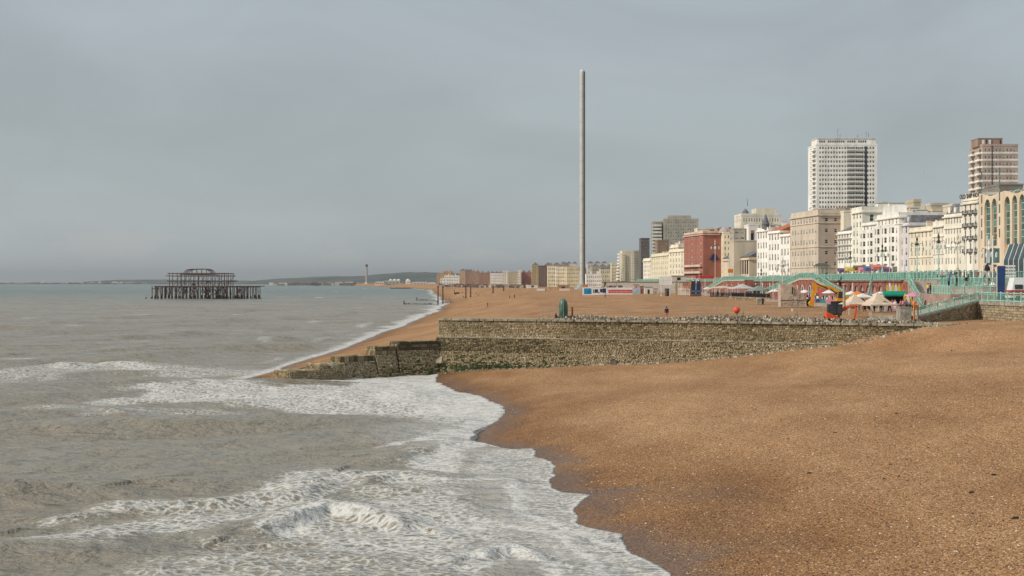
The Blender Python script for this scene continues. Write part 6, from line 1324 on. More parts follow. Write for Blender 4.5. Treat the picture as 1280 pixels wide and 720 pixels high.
# open parasols and laden stall tables along the lower esplanade
random.seed(91)
for i, (px, D, c, lab) in enumerate(((1006,322,'white','small white parasol at the foot of the brick ramp arches'),(1015,318,'grey','grey parasol just left of the excavator boom'),(1027,312,'red','red parasol under the excavator boom'),(1036,310,'white','white parasol right of the excavator boom'),(1064,272,'white','white parasol above the left marquee'),(1072,268,'orange','orange parasol between the marquee peaks, farther back'),(1088,262,'grey','grey parasol left of the green awning'),(1100,256,'white','white parasol touching the green awning'),(1141,238,'pink','pink parasol by the stair foot'),(968,360,'white','white parasol right of the grey green canopy'),(958,372,'brown','brown parasol behind the low stone wall end'),(884,505,'white','white parasol left of the small brick ramp'),(876,520,'grey','grey parasol near the upright dark boats'),(853,545,'orange','orange parasol behind the white rail panel'))):
    r = empty('open_parasol', P_(px, D, 8.56), 0, lab, 'parasol', 'open parasols on the lower esplanade'); m = MB(); m.lathe(0,0,[(1.5,2.1),(1.45,2.2),(.8,2.5),(.05,2.8)],8); m.build('canopy', CL[c], r); m = MB(); m.tube((0,0,0),(0,0,2.75),.035,.03,5); m.build('pole', M_pole, r); m = MB(); m.lathe(0,0,[(.35,0),(.3,.12)],8); m.build('base', M_conc, r)
for i in range(26):
    px = 988+i*6.2; D = float(np.interp(px, [988, 1150], [330, 246]))+random.uniform(-6, 4); c1, c2 = random.choice(list(CL)), random.choice(list(CL)); near_ = 'by the brick ramp arches' if px < 1015 else 'behind the yellow excavator' if px < 1058 else 'behind the marquees' if px < 1106 else 'near the green awning' if px < 1136 else 'by the stair foot'
    r = empty('stall_table', P_(px, D, 8.56), random.uniform(-.3, .3), '%s and %s goods table %s' % (c1, c2, near_), 'table', 'goods tables on the lower esplanade'); m = MB(); m.box(-1.0,-.4,.75,1.0,.4,.8); m.build('tabletop', CL[c1], r); m = MB(); m.box(-1.0,-.42,.1,1.0,-.401,.79); m.build('cloth_drop', CL[c1], r)
    for x_ in (-.9, .9): m = MB(); m.tube((x_,.3,0),(x_,.3,.75),.03,.03,4); m.build('leg', M_dark, r)
    for k in range(5): m = MB(); x_ = -.85+k*.4; m.box(x_,-.3,.8,x_+.28,.1,.8+random.uniform(.15,.9)); m.build('goods', CL[random.choice((c1, c2, 'white', 'black', 'orange'))], r)
# ------------------------------------------------------------------ vehicles
M_tyre = mat('tyre', (.02,.02,.02), .9)
def carmesh():
    b = MB(); pr = [(-2.1,.35),(-2.15,.75),(-1.95,.95),(-1.35,1.02),(-.75,1.42),(.75,1.45),(1.45,1.05),(2.05,.90),(2.15,.6),(2.1,.35)]; n = len(pr)
    i = len(b.v)
    for s, tw_ in ((-1, 0), (1, 0)):
        for x, z in pr: b.v.append((x, s*(.85-max(0, z-1.0)*.32), z))
    for k in range(n): k2 = (k+1) % n; b.f.append((i+k, i+k2, i+n+k2, i+n+k)); b.m.append(0); b.t.append(.5)
    b.f.append(tuple(i+k for k in reversed(range(n)))); b.m.append(0); b.t.append(.5); b.f.append(tuple(i+n+k for k in range(n))); b.m.append(0); b.t.append(.5)
    g = MB()
    for s in (-1, 1): g.quad((-1.15,s*.845,1.06),(-.7,s*.745,1.36),(.7,s*.74,1.38),(1.25,s*.845,1.07))
    g.quad((1.40,-.72,1.10),(1.40,.72,1.10),(.82,.66,1.43),(.82,-.66,1.43)); g.quad((-1.36,-.7,1.06),(-.80,-.64,1.41),(-.80,.64,1.41),(-1.36,.7,1.06))
    wl = MB(); wl.tube((0,-.11,0),(0,.11,0),.32,.32,10)
    return b.mesh('body', M_white, False), g.mesh('windows', M_win), wl.mesh('wheel', M_tyre)
cb_, cg_, cw_ = carmesh(); M_lamp = mat('headlight', (.8,.8,.75), .2); M_red = mat('red_paint', (.50,.03,.03), .35)
lm = MB(); lm.box(-.04,-.14,-.07,.04,.14,.07); lh = lm.mesh('headlight', M_lamp)
PAINT = {k: mat(k+'_car_paint', v, .3, .04, 1, spec=.5) for k, v in {'black':(.015,.015,.018),'silver':(.45,.46,.47),'white':(.80,.80,.78),'red':(.36,.06,.05),'blue':(.07,.11,.20),'grey':(.16,.17,.18),'green':(.04,.13,.09),'yellow':(.75,.50,.05)}.items()}
def car(x, y, z, rz, c, label, name='parked_car', sc=(1,1,1), group='cars along the seafront road'):
    r = empty(name, (x, y, z), rz, label, 'car', group); r.scale = sc
    o = inst('body', cb_, r); o.material_slots[0].link = 'OBJECT'; o.material_slots[0].material = PAINT[c]; inst('windows', cg_, r)
    for sx_ in (-1.3, 1.35):
        for sy_ in (-.78, .78): inst('wheel', cw_, r, (sx_, sy_, .32))
    for sy_ in (-.6, .6): inst('headlight', lh, r, (2.12, sy_, .72))
    return r
def roadpt(px, off):
    for D in np.arange(235, 1200, .5):
        if D > 262 and X_(px, D) > rdx(D, .42+(off-12)*.12): return X_(px, D), D
    return X_(px, 400), 400
carl = [(1238,12,'black','black car behind the near terrace railing'),(1211,13,'black','large black car between the white cone based poles'),(1190,12,'silver','silver car behind the right ornate lamp'),(1178,14,'black','black car in front of the cream terrace porch'),(1166,12,'white','white car left of the middle ornate lamp'),(1150,12,'green','dark green car by the left ornate lamp'),(1136,14,'grey','grey car in front of the lilac house'),(1127,12,'silver','silver car left of the lilac house'),(1108,14,'green','green car before the coloured stalls end'),(1096,12,'black','black car among the stalls'),(1083,12,'red','red car among the stalls'),(1072,14,'black','dark car next to the yellow stall'),(1050,12,'red','red car near the tan hotel corner'),(1040,14,'blue','blue car right of the shelter'),(1001,12,'white','white car in front of the tan hotel'),(991,14,'silver','silver car before the tan hotel front'),(966,12,'white','white car by the slim turreted hotel'),(940,14,'grey','grey car beside the conference hall'),(925,12,'black','black car in front of the conference hall'),(908,13,'white','white car left of the orange banner')]
for px, off, c, lab in carl:
    x, D = roadpt(px, off); j = int(np.searchsorted(UWy, D)); j = min(max(j, 1), len(UWy)-1); d = Vector((UWx[j]-UWx[j-1], UWy[j]-UWy[j-1], 0)); car(x, D, ZU+.03, math.atan2(d.y, d.x)+(math.pi if off < 13 else 0), c, lab, sc=(1.05,1.05,1.08))
def boxvan(px, off, L_, W_, Hh, c1, c2, lab, name='van', cat='van', stripe=None):
    x, D = roadpt(px, off) if off else (px, 0); r = empty(name, (x, D, ZU+.03), R(-84), lab, cat); 
    b = MB(); b.hexa([(-L_/2,-W_/2,.4),(L_/2,-W_/2,.4),(L_/2,W_/2,.4),(-L_/2,W_/2,.4),(-L_/2,-W_/2+.06,Hh),(L_/2-.7,-W_/2+.06,Hh),(L_/2-.7,W_/2-.06,Hh),(-L_/2,W_/2-.06,Hh)]); b.build('body', PAINT[c1], r)
    n_ = max(3, int(L_/1.2))
    for k in range(n_):
        for s in (-1, 1): b = MB(); x0 = -L_/2+.3+k*(L_-1.4)/n_; b.box(x0, s*(W_/2+.01)-.02, Hh*.5, x0+(L_-1.4)/n_*.85, s*(W_/2+.01)+.02, Hh*.78); b.build('window', M_win, r)
    if Hh > 3.6:
        for k in range(n_):
            for s in (-1, 1): b = MB(); x0 = -L_/2+.3+k*(L_-1.4)/n_; b.box(x0, s*(W_/2-.01)-.03, Hh*.82, x0+(L_-1.4)/n_*.85, s*(W_/2-.01)+.03, Hh*.95); b.build('window', M_win, r)
    for sx_ in (-L_*.32, L_*.34):
        for s in (-1, 1): inst('wheel', cw_, r, (sx_, s*(W_/2-.1), .42), 0, (1.35, 1.2, 1.35))
    return r
# motor caravan by the right edge
vn = empty('motor_caravan', (71.3, 196, 10.4), 0, 'white box bodied vehicle with red lower stripe behind the railing at the right edge', 'van')
b = MB(); b.hexa([(-3.0,-1.1,.5),(3,-1.1,.5),(3,1.1,.5),(-3.0,1.1,.5),(-2.4,-1.0,3.25),(3,-1.0,3.35),(3,1.0,3.35),(-2.4,1.0,3.25)]); b.build('body', PAINT['white'], vn)
b = MB(); b.box(-3.02,-1.14,.85,3.02,1.14,1.55); b.build('red_band', PAINT['red'], vn)
for x0, x1, z0, z1 in ((-2.4,-1.3,1.7,2.3),(-.9,-.2,1.6,2.5),(.1,.6,1.7,2.4),(1.2,2.6,1.8,2.4)): b = MB(); b.box(x0,-1.13,z0,x1,-1.05,z1); b.build('window', M_win, vn)
for sx_ in (-1.9, 1.9):
    for s in (-1, 1): inst('wheel', cw_, vn, (sx_, s*1.0, .42), 0, (1.35,1.2,1.35))

# ------------------------------------------------------------------ lamps, poles, signs
M_lampg = mat('lamp_glass', (.62,.62,.56), .3)
def seaside_lamp(px, ytop, D, zb, lab, m=M_teal2):
    z1 = Z_(ytop, D)-zb; r = empty('ornate_lamp_post', P_(px, D, zb), 0, lab, 'lamp post', 'ornate seafront lamp posts')
    b = MB(); b.lathe(0, 0, [(.38,0),(.38,.3),(.24,.5),(.22,2.2),(.28,2.4),(.13,2.7),(.10,z1-2.6),(.16,z1-2.4)], 8); b.build('post', m, r)
    b = MB(); b.lathe(0, 0, [(.10,z1-2.4),(.30,z1-2.0),(.12,z1-1.5),(.26,z1-.9),(.10,z1-.4),(.02,z1)], 8); b.build('finial', m if m is not M_teal2 else M_dkconc, r)
    for k, an_ in enumerate((0, math.pi/2, math.pi, -math.pi/2)):
        b = MB(); pv = None
        for q in range(7):
            t = q/6; rr = .1+1.25*math.sin(t*math.pi*.55)/math.sin(math.pi*.55); zz = z1-2.3+.55*math.sin(t*math.pi)-.15*t; p = Vector((math.cos(an_)*rr, math.sin(an_)*rr, zz))
            if pv: b.tube(pv, p, .05, .05, 5)
            pv = p
        a_ = b.build('arm', M_dkconc, r); b = MB(); b.lathe(pv.x, pv.y, [(.04,pv.z-1.15),(.20,pv.z-1.0),(.26,pv.z-.45),(.12,pv.z-.15),(.03,pv.z)], 8); b.build('lantern', M_lampg, a_)
    return r
seaside_lamp(1146.3, 294, 318, ZU, 'left one of three tall ornate four armed lamps before the cream terraces')
seaside_lamp(1173.3, 290, 300, ZU, 'middle one of three tall ornate four armed lamps before the cream terraces')
seaside_lamp(1197, 291, 292, ZU, 'right one of three tall ornate four armed lamps before the cream terraces', M_pole)
seaside_lamp(1103, 303, 345, ZU, 'ornate four armed lamp in front of the bay fronted white hotel')
seaside_lamp(1063, 313, 400, ZU, 'slimmer ornate lamp in front of the stepped iron balconies')
seaside_lamp(978.3, 321, 330, 8.6, 'tan ornate lamp standing left of the shrouded block', M_pole)
seaside_lamp(894, 299, 500, 8.55, 'very tall lamp mast in front of the red brick hotel', M_pole)
seaside_lamp(951.5, 334, 430, 8.55, 'thick turquoise lamp column by the small brick ramp end')
seaside_lamp(1236.5, 298, 262, ZU, 'tall white lamp in front of the arched glass hotel', M_white)
def pole(px, y0, y1, D, r0, m, lab, nm='pole', head=None, base=None, cat='pole'):
    z0, z1 = Z_(y1, D), Z_(y0, D); r = empty(nm, P_(px, D, z0), 0, lab, cat); b = MB(); b.tube((0,0,0), (0,0,z1-z0), r0, r0*.75, 8); b.build('shaft', m, r)
    if base: b = MB(); b.lathe(0, 0, [(base, 0), (base*.95, .25), (r0*1.3, .7)], 10); b.build('base', M_white, r)
    if head: b = MB(); b.lathe(0, 0, [(r0, z1-z0), (.5, z1-z0+.1), (.42, z1-z0+.6), (.12, z1-z0+1.1), (.05, z1-z0+1.3)], 8); b.build('lantern', head, r)
    else: b = MB(); b.lathe(0, 0, [(r0*.7, z1-z0), (r0*1.5, z1-z0+.12), (.02, z1-z0+.3)], 6); b.build('finial', m, r)
    return r
for px, y0, y1, D, lab in ((1146.8,341,347,300,None),(1207.3,300,355.8,236,'leftmost white pole on a cone base on the upper terrace'),(1217,303,357.2,233,'second white pole on a cone base, just right of the leftmost'),(1229,333,358.4,229,'short white cone based pole left of the black lantern'),(1241,297,358.8,228,'tall white flagpole on a cone base left of the blue banner'),(1234,297,352,262,'thin white flagpole in front of the arched glass hotel')):
    if lab: pole(px, y0, y1 if y1 < 354 else 353+.65*F/D, D, .12, M_white, lab, base=.62)
pole(1234, 339, 353+.65*F/226, 226, .10, M_pole, 'pole with a black bell shaped lantern left of the blue banner', 'lantern_post', head=M_black, cat='lamp post')
pole(1055.2, 357, 390, 208, .23, mat('grey_timber', (.40,.33,.25), .9, .2, 2), 'thick grey timber post between the yellow excavator and the left marquee', 'timber_post', cat='post')
for px, y0, D, zb, lab in ((1045.5,318,380,ZU,'slim pale pole left of the coloured stalls'),(1056,322,350,ZU,'slim turquoise pole above the brick ramp end'),(1112,318,310,ZU,'pale green pole near the railing gap'),(1131,332,300,ZU,'short white pole behind the kiosk roof'),(966.5,342,330,8.6,'thin pale pole left of the tan lamp'),(1250.5,340,215,10.4,'short cream post beside the blue banner'),(874,330,560,8.55,'pale pole behind the upright dark boats'),(911.5,322,520,ZU,'flagpole with the orange banner')):
    pole(px, y0, 353+(13-zb)*F/D, D, .10, M_pole if 'pale' in lab or 'cream' in lab else M_teal2, lab)
mb = MB(); mb.box(0,-.03,0,1.9,.03,1.4); o = mb.build('orange_banner', CL['orange']); o.location = P_(910, 519, Z_(341, 519)); tag(o, 'square orange banner above the small brick ramp', 'banner')
# banner, billboard, notice
D = 203; bn = empty('banner_sign', P_(1251.5, D, 10.38), 0, 'tall dark blue banner sign with white top behind the sea wall railing', 'banner sign')
h_ = Z_(332.5, D)-10.38; b = MB(); b.box(-.53,-.06,.1,.53,.06,h_); b.build('panel', mat('navy_panel', (.035,.07,.19), .5, .1), bn); b = MB(); b.box(-.57,-.09,h_,.57,.09,h_+.12); b.build('cap', M_white, bn); b = MB(); b.tube((-.58,0,0),(-.58,0,h_),.06,.06,6); b.build('pole', M_pole, bn)
D = 226; bb_ = empty('notice_board', P_(1263, D, 12.35), 0, 'white slatted board with dark bars behind the blue banner', 'sign')
for k in range(4): b = MB(); z = Z_(346-k*4.0, D)-12.35; b.box(-.78,-.05,z,.78,.05,z+.33); b.build('slat', M_white, bb_)
b = MB(); b.box(-.8,-.02,0,-.7,.04,Z_(330.5,D)-12.35); b.box(.7,-.02,0,.8,.04,Z_(330.5,D)-12.35); b.build('frame', M_dark, bb_)
D = 232; sg = empty('blue_sign', P_(1236.5, D, 12.35), 0, 'small round topped blue sign on a pole above the black lantern', 'sign'); z = Z_(331, D)-12.35; b = MB(); b.tube((0,0,0),(0,0,z),.04,.04,5); b.build('pole', M_pole, sg); b = MB(); b.box(-.35,-.03,z,.35,.03,z+.3); b.build('panel', PAINT['blue'], sg)
D = 520; ws = empty('white_sign', P_(832, D, 8.55), 0, 'large white rectangular panel sign on posts at the back of the beach', 'sign')
for k in range(3):
    for j in range(2): b = MB(); b.box(-2.4+k*1.62,-.08,2.0+j*1.6+1.5,-2.4+k*1.62+1.56,.08,2.0+j*1.6+3.02); b.build('panel', M_white, ws)
for x_ in (-1.6, 1.6): b = MB(); b.tube((x_,.15,-1),(x_,.15,6.5),.12,.12,6); b.build('post', M_white, ws)
# bus shelter with dark hipped roof
D = 330; sh = empty('promenade_shelter', P_(1027, D, ZU), 0, 'open promenade shelter with a dark spreading roof above the brick ramp', 'shelter')
b = MB(); z = Z_(333, D)-ZU; b.hexa([(-1.8,-1.5,z),(1.8,-1.5,z),(1.8,1.5,z),(-1.8,1.5,z),(-.8,-.3,z+.75),(.8,-.3,z+.75),(.8,.3,z+.75),(-.8,.3,z+.75)]); b.build('roof', mat('dark_shelter_roof', (.10,.09,.08), .8), sh)
for x_ in (-1.4, -.45, .45, 1.4):
    for y_ in (-1.2, 1.2): b = MB(); b.tube((x_,y_,0),(x_,y_,z),.06,.06,5); b.build('post', M_teal2, sh)
b = MB(); b.box(-1.3,-.1,.4,1.3,.1,.5); b.box(-1.3,.0,0,-1.2,.1,.4); b.box(1.2,0,0,1.3,.1,.4); b.build('bench', M_dark, sh)
# coloured market stalls on the upper promenade
for i, (px, c, wd) in enumerate(((1055,'purple',2.6),(1065,'yellow',2.8),(1074,'brown',2.4),(1081,'pink',2.6),(1088,'blue',2.8),(1098,'salmon',2.8),(1107,'purple',2.2))):
    D = next((d for d in np.arange(300, 700, 1.0) if X_(px, d) < 1e9 and d > 430 and facx(d)-4 <= X_(px, d)), 480); r = empty('market_stall', P_(px, D, ZU), 0, ['dark purple stall at the left end','yellow topped stall','brown canopied stall between the yellow and pink ones','pink and white stall','blue signed stall','salmon red stall at the right of the row','dark stall at the right end of the row'][i]+' at the foot of the white hotels', 'stall', 'market stalls on the upper promenade')
    r.scale = (1.5,1.5,1.9); z = 1.9+.2*(i % 3); b = MB(); b.hexa([(-wd/2,-1.1,z-.3),(wd/2,-1.1,z-.3),(wd/2,1.1,z),(-wd/2,1.1,z),(-wd/2,-1.1,z+.25),(wd/2,-1.1,z+.25),(wd/2,1.1,z+.6),(-wd/2,1.1,z+.6)]); b.build('canopy', CL[c], r)
    for x_ in (-wd/2+.1, wd/2-.1):
        for y_ in (-1, 1): b = MB(); b.tube((x_,y_,0),(x_,y_,z),.04,.04,4); b.build('post', M_pole, r)
    b = MB(); b.box(-wd/2+.1,-.9,.0,wd/2-.1,.3,.95); b.build('counter', M_frame if i % 2 else M_dkconc, r)
    for k in range(5): b = MB(); b.box(-wd/2+.2+k*.42,-.85,.95,-wd/2+.5+k*.42,-.5,1.15+.1*(k % 3)); b.build('goods', CL[list(CL)[(i*3+k) % 14]], r)

# ------------------------------------------------------------------ marquees, kiosk, canopies
M_canv = mat('cream_canvas', (.62,.49,.37), .9, .12, .8)
def marquee(px, D, zb, hw, ze, zp, lab, m=M_canv, dp=None, group='peaked canopies by the beach'):
    r = empty('marquee', P_(px, D, zb), R(12), lab, 'marquee', group); dp = dp or hw; b = MB(); e = ze-zb; p = zp-zb; K = 5
    prof = [(1-t, e+(p-e)*(t**1.35)) for t in np.linspace(0, 1, K)]
    for (s0, z0), (s1, z1) in zip(prof[:-1], prof[1:]):
        q0 = [(-hw*s0,-dp*s0,z0),(hw*s0,-dp*s0,z0),(hw*s0,dp*s0,z0),(-hw*s0,dp*s0,z0)]; q1 = [(-hw*s1,-dp*s1,z1),(hw*s1,-dp*s1,z1),(hw*s1,dp*s1,z1),(-hw*s1,dp*s1,z1)]
        for k in range(4): b.quad(q0[k], q0[(k+1) % 4], q1[(k+1) % 4], q1[k])
    b.box(-hw,-dp,e-.18,hw,-dp+.03,e+.01); b.box(-hw,dp-.03,e-.18,hw,dp,e+.01); b.box(-hw,-dp+.03,e-.18,-hw+.03,dp-.03,e+.01); b.box(hw-.03,-dp+.03,e-.18,hw,dp-.03,e+.01)
    b.build('canopy', m, r)
    for x_ in (-1, 1):
        for y_ in (-1, 1): b = MB(); b.tube((x_*(hw-.1), y_*(dp-.1), 0), (x_*(hw-.1), y_*(dp-.1), e), .045, .045, 5); b.build('leg', M_white, r)
    return r
marquee(1068, 215, 8.1, 1.75, 9.75, 11.3, 'left one of the two cream peaked marquees behind the small excavator')
r = marquee(1097, 213, 8.1, 2.15, 9.7, 11.5, 'right and larger one of the two cream peaked marquees'); b = MB(); b.lathe(.3, -1.5, [(.34,2.15),(.34,2.2)], 12, sy=.5); b.build('badge', CL['yellow'], r)
marquee(1078, 236, 8.5, 1.6, 10.6, 11.2, 'low white canopy behind and between the cream marquees', M_white)
marquee(903, 455, 8.55, 4.6, 11.2, 12.0, 'tan flat canopy over the dark cafe tables', M_canv, 3)
marquee(928, 430, 8.55, 3.6, 11.2, 12.6, 'pale grey canopy in the middle of the cafe row', mat('pale_grey_canvas', (.50,.47,.43), .9), 3)
marquee(948, 405, 8.55, 3.0, 10.7, 12.2, 'grey green canopy at the right of the cafe row', mat('grey_green_canvas', (.22,.27,.25), .9), 3)
tm = MB(); tm.lathe(0, 0, [(.06,0),(.05,.7)], 6); tm.lathe(0, 0, [(.42,.70),(.42,.75)], 10); tm.box(-.25,-.25,0,.25,.25,.04); tme = tm.mesh('cafe_table', M_dark)
random.seed(9)
for i, px in enumerate((890, 896, 902, 908, 914, 921, 928, 935, 942, 949, 956)):
    D = 440-i*4; o = inst('cafe_table', tme, None, P_(px, D, 8.6)); tag(o, 'dark cafe table under the row of canopies', 'table', 'dark cafe tables under the canopies')
    c = MB(); c.box(-.22,-.22,.42,.22,.22,.47); c.box(-.22,.18,.47,.22,.22,.95)
    for x_ in (-.2, .16): 
        for y_ in (-.2, .16): c.box(x_, y_, 0, x_+.04, y_+.04, .42)
    o = c.build('cafe_chair', M_dark); o.location = P_(px+2.2, D-1, 8.6); o.rotation_euler = (0,0,i*1.3); tag(o, 'dark cafe chair beside a table under the row of canopies', 'chair', 'dark cafe chairs under the canopies')
fn = railing([P_(888, 436, 8.55), P_(915, 425, 8.55), P_(936, 405, 8.55), P_(962, 385, 8.55)], 'dark metal fence in front of the cafe canopies', 1.3, 1.6, .3, m=M_dark, group='dark fences at the back of the beach')
railing([P_(848, 520, 8.55), P_(862, 512, 8.55)], 'white railing panel between two timber posts', 2.0, 1.5, .6, m=M_white, group='white rails')
mb = MB(); a, b_ = P_(912, 424, 0), P_(962, 380, 0); stone_face(mb, (*a.xy, 7.2), (*b_.xy, 7.2), (*a.xy, 8.9), (*b_.xy, 8.9), .5, .8, lambda x, z, u, v: .45, .2); dd = (b_-a).normalized(); nn_ = Vector((-dd.y, dd.x, 0)); mb.prism([tuple(v.xy) for v in (a+nn_*.06, b_+nn_*.06, b_+nn_*1, a+nn_*1)], 7, 8.85, 0, 0, .5)
tag(mb.build('low_stone_wall', M_wallstone, None, tint=True), 'low rough stone wall in front of the cafe canopies', 'wall')
# kiosk with green awning and pointed boards
D = 240; kk = empty('beach_kiosk', P_(1118, D, 8.55), 0, 'beach kiosk with bright green awning and open dark counter below the arches', 'kiosk')
b = MB(); b.box(-1.9,.0,0,1.9,2.2,2.4); b.build('wall', wallm((.62,.60,.52)), kk); b = MB(); b.box(-1.7,-.03,.9,1.7,-.005,2.1); b.build('hatch', M_black, kk); b = MB(); b.box(-1.9,-.5,.75,1.9,-.01,.9); b.build('counter', M_white, kk)
b = MB(); b.hexa([(-1.95,-1.2,2.15),(1.95,-1.2,2.15),(1.95,.0,2.5),(-1.95,.0,2.5),(-1.95,-1.2,2.4),(1.95,-1.2,2.4),(1.95,.0,3.0),(-1.95,.0,3.0)]); b.build('awning', mat('green_awning', (.0,.26,.16), .6), kk)
bm_ = MB(); K = 8; pts = [(.30*math.sin(math.pi*t)**.8 if 0 < t < 1 else 0, 2.2*t) for t in np.linspace(0, 1, K)]
for (r0, z0), (r1, z1) in zip(pts[:-1], pts[1:]): bm_.hexa([(-r0-.01,-.05,z0),(r0+.01,-.05,z0),(r0+.01,.05,z0),(-r0-.01,.05,z0),(-r1-.01,-.05,z1),(r1+.01,-.05,z1),(r1+.01,.05,z1),(-r1-.01,.05,z1)])
for i, (px, D, z, c) in enumerate(((1109.5,246,11.0,'yellow'),(1113,246,11.1,'white'),(1116.5,246,11.1,'yellow'),(1120,246,11.1,'white'),(1124,246,11.1,'yellow'),(1127.5,246,11.0,'orange'),(1131.5,238,9.6,'yellow'),(1135,236,9.4,'white'),(1138.3,234,9.0,'yellow'))):
    o = inst('upright_board', bm_.mesh('upright_board', CL[c]), None, P_(px, D, z), 0, (.85,1,.72)); tag(o, '%s pointed board, %s' % (c, ['first from the left above the green awning','second from the left above the green awning','third from the left above the green awning','fourth from the left above the green awning','fifth from the left above the green awning','last on the right above the green awning','leftmost leaning by the stair foot','middle one leaning by the stair foot','rightmost leaning by the stair foot'][i]), 'board', 'pointed boards by the green awning')
rk = MB(); rk.box(-2.6,0,0,2.6,.3,2.5); o = rk.build('board_rack', M_dkconc); o.location = P_(1118.5, 246.2, 8.55); tag(o, 'dark rack wall carrying the pointed boards', 'rack')
D = 222; r = empty('pink_table', P_(1116, D, 8.55), 0, 'table under a bright pink cloth right of the larger marquee', 'table'); b = MB(); b.box(-.8,-.4,.72,.8,.4,.78); b.build('tabletop', CL['pink'], r); b = MB(); b.box(-.81,-.42,.3,.81,-.40,.77); b.build('cloth_drop', CL['pink'], r); 
for x_ in (-.7,.7): b = MB(); b.tube((x_,0,0),(x_,0,.72),.03,.03,5); b.build('leg', M_dark, r)
# low clutter in front of the arches: crates, cafe parasols, sails
random.seed(31)
pm_ = {}
for i in range(26):
    px = 1066+i*1.6+random.uniform(-.5,.5); D = random.uniform(262, 292); c = random.choice(['brown','orange','white','black','grey','red','black','brown']); hh = random.uniform(1.2, 2.6)
    if c not in pm_: b = MB(); b.tube((0,0,0),(0,0,1),.03,.03,5); b.lathe(0,0,[(.28,.35),(.22,.6),(.10,.9),(.03,1.02)],6); pm_[c] = b.mesh('folded_parasol', CL[c])
    tag(inst('folded_parasol', pm_[c], None, P_(px, D, 8.55), 0, (1,1,hh)), 'folded %s parasol among the crowd of parasols under the arches' % c, 'parasol', 'folded parasols under the arches')
for i in range(14):
    px = random.uniform(1062, 1150); D = random.uniform(226, 262); c = random.choice(['grey','white','brown','blue','green']); b = MB(); w_ = random.uniform(.5, 1.3); b.box(-w_/2,-.4,0,w_/2,.4,.08); b.box(-w_/2,-.4,.08,w_/2,-.33,.7); b.box(-w_/2,.33,.08,w_/2,.4,.7); b.box(-w_/2,-.33,.08,-w_/2+.07,.33,.7); b.box(w_/2-.07,-.33,.08,w_/2,.33,.7)
    o = b.build('crate', CL[c]); o.location = P_(px, D, 8.56); tag(o, 'open %s crate on the paving below the arches' % c, 'crate', 'crates below the arches')
# white and grey gates further along
M_gate = mat('gate_grey', (.45,.45,.42), .7)
for i, (px, lab) in enumerate(((866.5,'left one of two tall dark upright boats with blue bands'), (873,'right one of two tall dark upright boats with blue bands'))):
    D = 500; r = empty('upright_boat', P_(px, D, 8.5), 0, lab, 'boat', 'upright boats at the back of the beach'); b = MB()
    pts = [(.75,0),(.85,1.5),(.8,3.5),(.55,5),(.1,5.9)]
    for (r0, z0), (r1, z1) in zip(pts[:-1], pts[1:]): b.hexa([(-r0,-.35,z0),(r0,-.35,z0),(r0*.8,.4,z0),(-r0*.8,.4,z0),(-r1,-.3,z1),(r1,-.3,z1),(r1*.8,.3,z1),(-r1*.8,.3,z1)])
    b.build('hull', CL['navy'], r); b = MB(); b.box(-1.0,-.45,1.0,1.0,.5,1.7); b.build('band', CL['blue'], r); b = MB(); b.lathe(0,0,[(.5,5.0),(.3,5.7),(.05,6.1)],8); b.build('bow', M_white, r); b = MB(); b.box(-1,-.5,-.4,1,.5,.5); b.build('cradle', CL['brown'], r)
for i, (px, lab) in enumerate(((845.5,'orange timber post left of the white rail panel'),(863,'orange timber post right of the white rail panel'))):
    D = 512; b = MB(); b.box(-.3,-.3,-1,.3,.3,5); b.box(-.36,-.36,5,.36,.36,5.15); o = b.build('timber_post', mat('orange_timber', (.50,.27,.10), .8)); o.location = P_(px, D, 8.5); tag(o, lab, 'post')
D = 575; r = empty('red_awning', P_(881, D, 8.55), 0, 'long red awning with pale patches below the red brick hotel', 'awning'); b = MB(); b.box(-3.6,-1,6.0,3.6,1,7.2); b.build('canopy', CL['red'], r); 
for x_ in (-3.4,0,3.4): b = MB(); b.tube((x_,-.9,0),(x_,-.9,6),.1,.1,5); b.build('post', M_white, r)
# long kiosks and pergola structures at the back of the far beach
for i, (px0, px1, D, y0, y1, c, lab) in enumerate(((840,858,560,345,350,(.60,.58,.52),'pale flat roofed pavilion above the timber posts'),(806,816,640,359,369,(.72,.69,.62),'white hut with dark doorway at the back of the beach'),(818,822,640,361,369,(.62,.55,.48),'narrow tan hut right of the white hut'),(800,805,650,358,368,(.40,.22,.18),'brick red hut left of the white hut'),(832,838,530,361,370,(.14,.12,.10),'dark low shed under the white sign'),(792,799,720,356,363,(.66,.42,.34),'pink round topped hut by the hoarding end'),(697,712,830,357,361,(.42,.27,.15),'long brown timber beach hut'),(699,712,800,360.5,362.3,(.80,.62,.50),'low pale pink hoarding in front of the brown hut'),(671,681,860,360.8,362,(.80,.78,.74),'low white board on the sand by the walkers'),(660,672,1000,356,359,(.74,.72,.62),'small white topped pavilion left of the white board'))):
    z0, z1 = Z_(y1, D)-.6, Z_(y0, D); r = empty('beach_hut' if i not in (7, 8) else 'low_board', P_((px0+px1)/2, D, z0), 0, lab, 'hut' if i not in (7, 8) else 'board'); W_ = (px1-px0)/F*D/2; h_ = z1-z0; b = MB(); b.box(-W_,0,0,W_,3 if h_ > 1.5 else .15,h_); b.build('wall', wallm(c), r)
    if h_ > 1.8: b = MB(); b.box(-W_-.2,-.2,h_,W_+.2,3.2,h_+.2); b.build('roof', M_lead, r); b = MB(); b.box(-W_*.3,-.03,.5,W_*.2,-.005,h_*.75); b.build('door', M_black, r)
